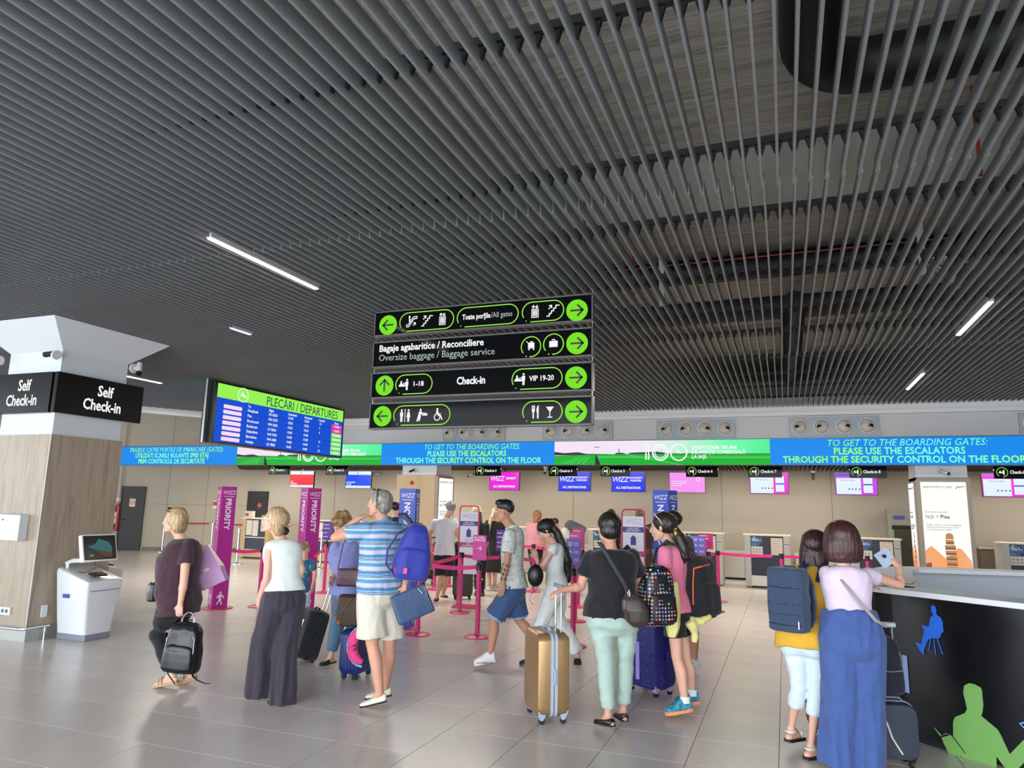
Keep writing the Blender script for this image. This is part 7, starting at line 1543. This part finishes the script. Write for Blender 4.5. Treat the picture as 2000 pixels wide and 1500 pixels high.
MB().box((.10, -.082, .03), (.108, -.079, .08)).build('small_label', m_zip, b)
b = backpack('black backpack with orange trim on the girl in pink', (-0.714, 6.555, 0.801), radians(62), .31, .52, .22, cloth('black_cordura', (20, 21, 25), bump=.35), lean=.0, roll=0, ms=M_BLKC, pocket=True)
PACK_GIRL = b
MB().tube([(-.14, -.03, .42), (-.155, -.03, .30), (-.16, -.03, .16), (-.155, -.03, .12)], .006, 6).build('orange_trim', mat('trim_orange', (230, 104, 56)), b, True); MB().tube([(-.14, -.03, .42), (-.12, -.09, .44), (.0, -.10, .455)], .007, 6).build('orange_trim', mat('trim_orange', (230, 104, 56)), b, True)
text('dakine', .035, m_zip, b, (.02, -.19, .07), XA, ZA, bold=.02)
b = backpack('black backpack covered in coloured dots beside the black T-shirt', (-1.025, 6.092, 0.783), radians(42), .30, .47, .22, dotted('polka_fabric', (22, 22, 34), [(236, 150, 130), (130, 190, 220), (230, 120, 110), (220, 220, 170), (120, 140, 210), (190, 220, 190), (240, 180, 160)], 34, size=.36), ms=dotted('polka_strap', (40, 16, 34), [(240, 180, 170), (220, 120, 120), (230, 220, 200)], 42), pocket=True)
MB().tube([(-.10, .05, .44), (-.17, .10, .56), (-.22, .12, .62)], 0, 10, flat=(.03, .006), up=(0, 1, 0)).build('shoulder_strap', _M.get('polka_strap') or M_BLKC, b, True)
backpack('navy blue backpack riding on the small suitcase at the desk', (0.621, 6.033, 0.44), .3, .25, .40, .18, cloth('ink_nylon', (22, 26, 44)), straps=False, mz=mat('zip_grey', (120, 124, 132)))
backpack('black backpack strapped on top of the far brown suitcase', (-5.646, 12.208, 0.57), .36, .30, .48, .17, M_BLKC, straps=False)
bn_ = BEND; mid = bn_.J['neck'].lerp(bn_.J['pelvis'], .42) + V(*bn_.base)
b = backpack('grey backpack on the back of the bending man', (mid.x + .02, mid.y, mid.z + .06), .367 + pi/2, .30, .44, .17, cloth('grey_nylon', (84, 86, 94)), straps=False); b.rotation_euler = (0, radians(-62), .367); b.location = (-4.075, 15.103, 1.153)
# straps that run over the wearers' shoulders
def wbuild(mb, name, m, par):
    o = mb.build(name, m, None, True); o.parent = par
    o.matrix_parent_inverse = Matrix.LocRotScale(par.location, par.rotation_euler, None).inverted(); return o
def over(fig_, q, pack, m, w=.026, out=.02, down=.30):
    J = fig_.J; B = V(*fig_.base); s_ = J['neck'].lerp(J['sh'+q], .62); bk = -fig_.f; u = fig_.up
    pts = [s_ + bk*.17 - u*.06, s_ + bk*.10 + u*.035, s_ + u*.062, s_ - bk*.09 + u*.01, s_ - bk*.125 - u*.10, s_ - bk*.10 - u*(down-.04) + (J['sh'+q]-J['neck']).normalized()*.06, s_ + bk*.02 - u*down + (J['sh'+q]-J['neck']).normalized()*.085]
    wbuild(MB().tube([p_ + B for p_ in pts], 0, 10, flat=(w, .006), up=tuple(fig_.r.cross(V(0, 0, 1)))), 'shoulder_strap', m, pack)
for q in 'LR': over(GIRL, q, PACK_GIRL, M_BLKC, .028); over(WY, q, PACK_NAVY, mat('strap_slate', (44, 56, 78)), .030)
# handbags
def pouch(name, label, cat, loc, rz, w, h, d, m, rot=None, taper=.95, vox=.008):
    t = thing(name, label, cat, loc, rz)
    if rot: t.rotation_euler = rot
    mb = MB(); superloft(mb, [(0, 0, -h/2, w/2*.94, d/2*.8), (0, 0, -h/2+.015, w/2, d/2), (0, 0, 0, w/2, d/2*1.05), (0, 0, h/2-.02, w/2*taper, d/2*.8), (0, 0, h/2, w/2*taper*.97, d/2*.4)]); finish(mb, 'bag_body', m, t, vox, 2, fold=.002)
    return t
m_burg = mat('burgundy_leather', (78, 30, 48), rough=.35, bump=.2, bscale=60)
t = pouch('crossbody_bag', 'flat burgundy leather crossbody bag worn by the woman in lilac', 'handbag', (-4.289, 6.58, 0.94), .40, .31, .18, .05, m_burg)
MB().tube([(-.15, 0, .08), (-.14, .03, .2), (-.12, .06, .34), (-.09, .10, .42)], 0, 8, flat=(.007, .003)).build('strap', m_burg, t, True); MB().tube([(-.145, -.028, .075), (.145, -.028, .075)], .003, 6).build('zip', m_zip, t, True)
t = pouch('laptop_bag', 'woven navy blue bag hanging from the striped man\'s right hand', 'bag', (-3.005, 5.556, 0.874), .367, .33, .25, .06, ramp_mat('woven_navy', [(.35, (30, 44, 74)), (.6, (70, 98, 140))], 'wave_x', 22, rough=.3, detail=1, distort=.6, bump=.4), rot=(0, radians(-24), .367))
MB().tube([(.10, -.033, .10), (.12, -.04, .05)], .004, 6).build('zip_pull', m_zip, t, True)
t = pouch('handbag', 'small boxy black handbag in front of the walking woman in maroon', 'handbag', (-5.607, 5.248, 0.847), .367-.9, .15, .17, .08, m_leath)
MB().tube([(0, 0, .08), (.04, .03, .14), (.10, .05, .18)], .005, 6).build('chain', m_zip, t, True)
t = thing('shopping_bag', 'translucent lilac shopping bag held behind the woman in maroon', 'bag', (-5.385, 5.665, 1.054), .367); t.rotation_euler = (0, radians(-26), .367)
m_lil = mat('lilac_plastic', (206, 160, 206), rough=.35)
bg = MB(); bg.rings([[(-.10, -.035, -.2), (.15, -.045, -.2), (.15, .045, -.2), (-.10, .035, -.2)], [(-.11, -.05, -.05), (.15, -.06, -.05), (.15, .06, -.05), (-.11, .05, -.05)], [(-.12, -.03, .19), (.10, -.02, .2), (.10, .02, .2), (-.12, .03, .19)]], cap=True); bg.build('bag_body', m_lil, t)
MB().ell((.02, -.06, -.03), (.035, .008, .02), 12, 8).build('white_print', m_paper, t, True)
MB().tube([(-.08, 0, .19), (-.12, .0, .24), (-.16, 0, .22)], .006, 6).build('carry_cord', m_lil, t, True)
tag(MB().rbox((-.036, -.005, -.075), (.036, .005, .075), .008, axis='y').build('mobile_phone', mat('phone_blue', (54, 74, 120), rough=.2), loc=(-4.352, 5.276, 0.825), rot=(.2, .2, -.5)), 'blue-cased phone in the hand of the woman in white', 'phone')
m_bh = mat('brown_canvas', (70, 54, 44), rough=.6, var=.2, vscale=30); m_tan = mat('tan_leather', (170, 104, 58), rough=.45)
t = pouch('holdall', 'brown canvas bag with tan leather trim standing on the small navy suitcase', 'bag', (-4.14, 6.398, 0.645), .42, .30, .30, .18, m_bh, taper=.9)
for sx in (-1, 1): MB().ell((sx*.115, -.02, -.115), (.032, .075, .035), 14, 8).build('corner_patch', m_tan, t, True)
MB().tube([(-.135, -.02, .13), (-.135, 0, .138), (.135, 0, .138)], .007, 6).build('rim', m_tan, t, True); MB().tube([(-.12, -.02, .09), (-.19, -.03, .06), (-.20, -.03, -.04), (-.13, -.03, -.07)], .009, 8).build('handle', m_tan, t, True)
MB().tube([(.0, -.085, .12), (-.07, -.09, .03), (-.09, -.09, -.05), (.0, -.092, -.06), (.12, -.09, -.05)], 0, 8, flat=(.010, .004)).build('belt_strap', m_tan, t, True)
t = thing('neck_pillow', 'pink and light blue crescent cushion hanging on the small navy suitcase', 'cushion', (-3.784, 6.09, 0.376), .367)
pts = [(.06*cos(a)*2.0 - .0, 0, .06*sin(a)*2.4) for a in [radians(95 + 170*k/10) for k in range(11)]]
MB().tube(pts, [.02, .035, .045, .05, .052, .052, .052, .05, .045, .035, .02], 14).build('cushion', mat('cushion_pink', (240, 70, 140), rough=.8), t, True)
MB().tube([(p_[0]*1.35, p_[1], p_[2]*1.30) for p_ in pts], .011, 8).build('blue_edge', mat('cushion_blue', (110, 190, 232), rough=.8), t, True)
t = thing('round_bag', 'round black leather bag hanging in front of the woman in white', 'handbag', (-2.566, 7.516, 0.977), .367)
MB().ell((0, 0, 0), (.088, .05, .118), 24, 16).build('bag_body', m_leath, t, True); MB().tube([(.03, 0, .11), (.06, .02, .2), (.08, .06, .30)], .005, 6).build('strap', m_leath, t, True)
MB().tube([(.03, 0, -.11), (.0, 0, -.16), (-.05, 0, -.20), (-.06, 0, -.26), (-.02, 0, -.31)], 0, 6, flat=(.008, .003)).build('dangling_strap', m_leath, t, True)
t = thing('shoulder_bag', 'soft dark brown shoulder bag on the hip of the black T-shirt wearer', 'handbag', (-1.126, 5.71, 0.944), .367)
mb = MB(); superloft(mb, [(.03, 0, -.13, .05, .03), (.02, 0, -.09, .09, .05), (0, 0, 0, .105, .06), (-.02, 0, .07, .085, .045), (-.035, 0, .12, .04, .02)]); finish(mb, 'bag_body', mat('brown_leather_soft', (58, 48, 42), rough=.4, var=.2), t, .008, 2, fold=.004)
MB().tube([(-.05, -.01, .10), (-.075, -.02, .18), (-.15, -.015, .30), (-.22, .0, .42), (-.27, .04, .50), (-.275, .12, .50)], 0, 8, flat=(.017, .004), up=(0, -1, 0)).build('strap', mat('strap_black', (26, 28, 34), rough=.6), t, True)
MB().tube([(-.055, -.03, .10), (-.06, -.035, .12), (-.05, -.035, .15), (-.04, -.03, .13), (-.05, -.03, .10)], .005, 6).build('carabiner', m_zip, t, True)
for q in (-.07, -.055): MB().tube([(q, -.04, .08), (q-.01, -.05, .0), (q+.005, -.05, -.07)], .005, 6).build('tassel', mat('tassel_dark', (50, 30, 40)), t, True)
wbuild(MB().box((-.016, -.003, -.20), (.016, .003, .10)) if False else MB().box(tuple(V(*(-1.29, 6.641, 0.399)) + V(-.016, -.003, -.18)), tuple(V(*(-1.29, 6.641, 0.399)) + V(.016, .003, .14))), 'luggage_tag', mat('tag_blue_pink', (150, 130, 210), rough=.5), dot)
# yellow jacket
t = thing('jacket', 'pale yellow jacket tied round the waist of the girl in pink', 'jacket', (-0.896, 6.249, 0.894), .367)
m_yel = cloth('pale_yellow_cloth', (222, 214, 138), bump=.2)
mb = MB(); fold_tube(mb, [(-.0, 0, .22), (-.01, -.01, .12), (-.02, -.01, .0), (-.02, -.01, -.12), (-.03, -.01, -.22)], [.03, .05, .062, .06, .03], amp=.12, lobes=5); finish(mb, 'jacket_body', m_yel, t, .008, 2, fold=.006, fscale=(18, 18, 5))
mb = MB(); fold_tube(mb, [(.14, .05, -.10), (.17, .05, -.15), (.18, .05, -.22), (.17, .05, -.27)], [.05, .045, .032, .022], amp=.12, lobes=5); fold_tube(mb, [(.14, .05, -.09), (.24, .06, -.10), (.32, .07, -.06)], [.03, .03, .02], amp=.1); finish(mb, 'sleeve', m_yel, t, .008, 2, fold=.005)
# papers at the desk
def sheet(name, label, quad, m):
    P = [V(*q) for q in quad]; n = (P[1]-P[0]).cross(P[2]-P[0]).normalized()*.0012
    return tag(MB().add([p for p in P] + [p + n for p in P], [(3,2,1,0),(4,5,6,7),(0,1,5,4),(1,2,6,5),(2,3,7,6),(3,0,4,7)]).build(name, m), label, 'paper')
s1 = sheet('boarding_paper', 'pale blue printed paper held up by the woman with the auburn bob', [(0.597, 5.95, 1.419), (0.668, 5.998, 1.32), (0.765, 6.079, 1.375), (0.691, 6.028, 1.475)], mat('paper_bluish', (184, 202, 228), rough=.5))
MB().add([(0.654, 5.977, 1.413), (0.674, 5.984, 1.395), (0.693, 5.997, 1.41), (0.673, 5.99, 1.428)], [(0,1,2,3)]).build('black_mark', M_BSOLE, s1)
sheet('loose_paper', 'white sheet lying on the ledge of the information desk', [(0.896, 7.05, 1.136), (0.995, 7.066, 1.136), (1.146, 7.778, 1.136), (1.037, 7.763, 1.136)], m_paper)
# strap across the back of the woman at the desk
p = WL; a0 = p.J['shL'].lerp(p.J['neck'], .45); q0 = p.J['pelvis']
bk = -p.f
MB().tube([a0 + V(0, 0, .035), a0 + bk*.10 + V(0, 0, -.03), a0.lerp(q0, .4) + bk*.15 + p.r*.06, a0.lerp(q0, .75) + bk*.145 + p.r*.15, q0 + p.r*.215 + bk*.05 + V(0, 0, .06)], 0, 8, flat=(.011, .003), up=tuple(bk)).build('bag_strap', mat('strap_taupe', (150, 142, 140), rough=.6), p.body, True)
# pushchair
t = thing('pushchair', 'folded red and black pushchair in front of the man in the beanie', 'pushchair', (-7.138, 13.865, 0.0), .367+.4)
m_rf = mat('pushchair_red', (168, 30, 44), rough=.6)
mb = MB(); superloft(mb, [(0, 0, .38, .12, .16), (0, .02, .45, .2, .2), (0, .04, .62, .22, .18), (0, .08, .80, .18, .12), (0, .1, .88, .08, .06)]); finish(mb, 'hood', m_rf, t, .012, 2, fold=.008)
fr = MB()
for sx in (-.2, .2): fr.tube([(sx, -.25, .12), (sx, 0, .42), (sx, .2, 1.0)], .012, 8); fr.tube([(sx, .28, .12), (sx, 0, .42)], .012, 8)
fr.tube([(-.2, .2, 1.0), (.2, .2, 1.0)], .014, 8); fr.build('frame', m_blk, t, True)
mb = MB(); superloft(mb, [(0, .02, .16, .15, .14), (0, .02, .22, .18, .18), (0, .02, .34, .16, .16)]); finish(mb, 'basket', M_BLKC, t, .012, 2)
for sx in (-.2, .2):
    for sy in (-.25, .28):
        w_ = MB(); 
        for dx in (-.022, .022): w_.cyl((sx+dx-.012, sy, .08), (sx+dx+.012, sy, .08), .08, n=18)
        w_.build('wheel_pair', M_BSOLE, t, True); MB().cyl((sx-.036, sy, .08), (sx+.036, sy, .08), .03, n=12).build('hub', m_zip, t, True)
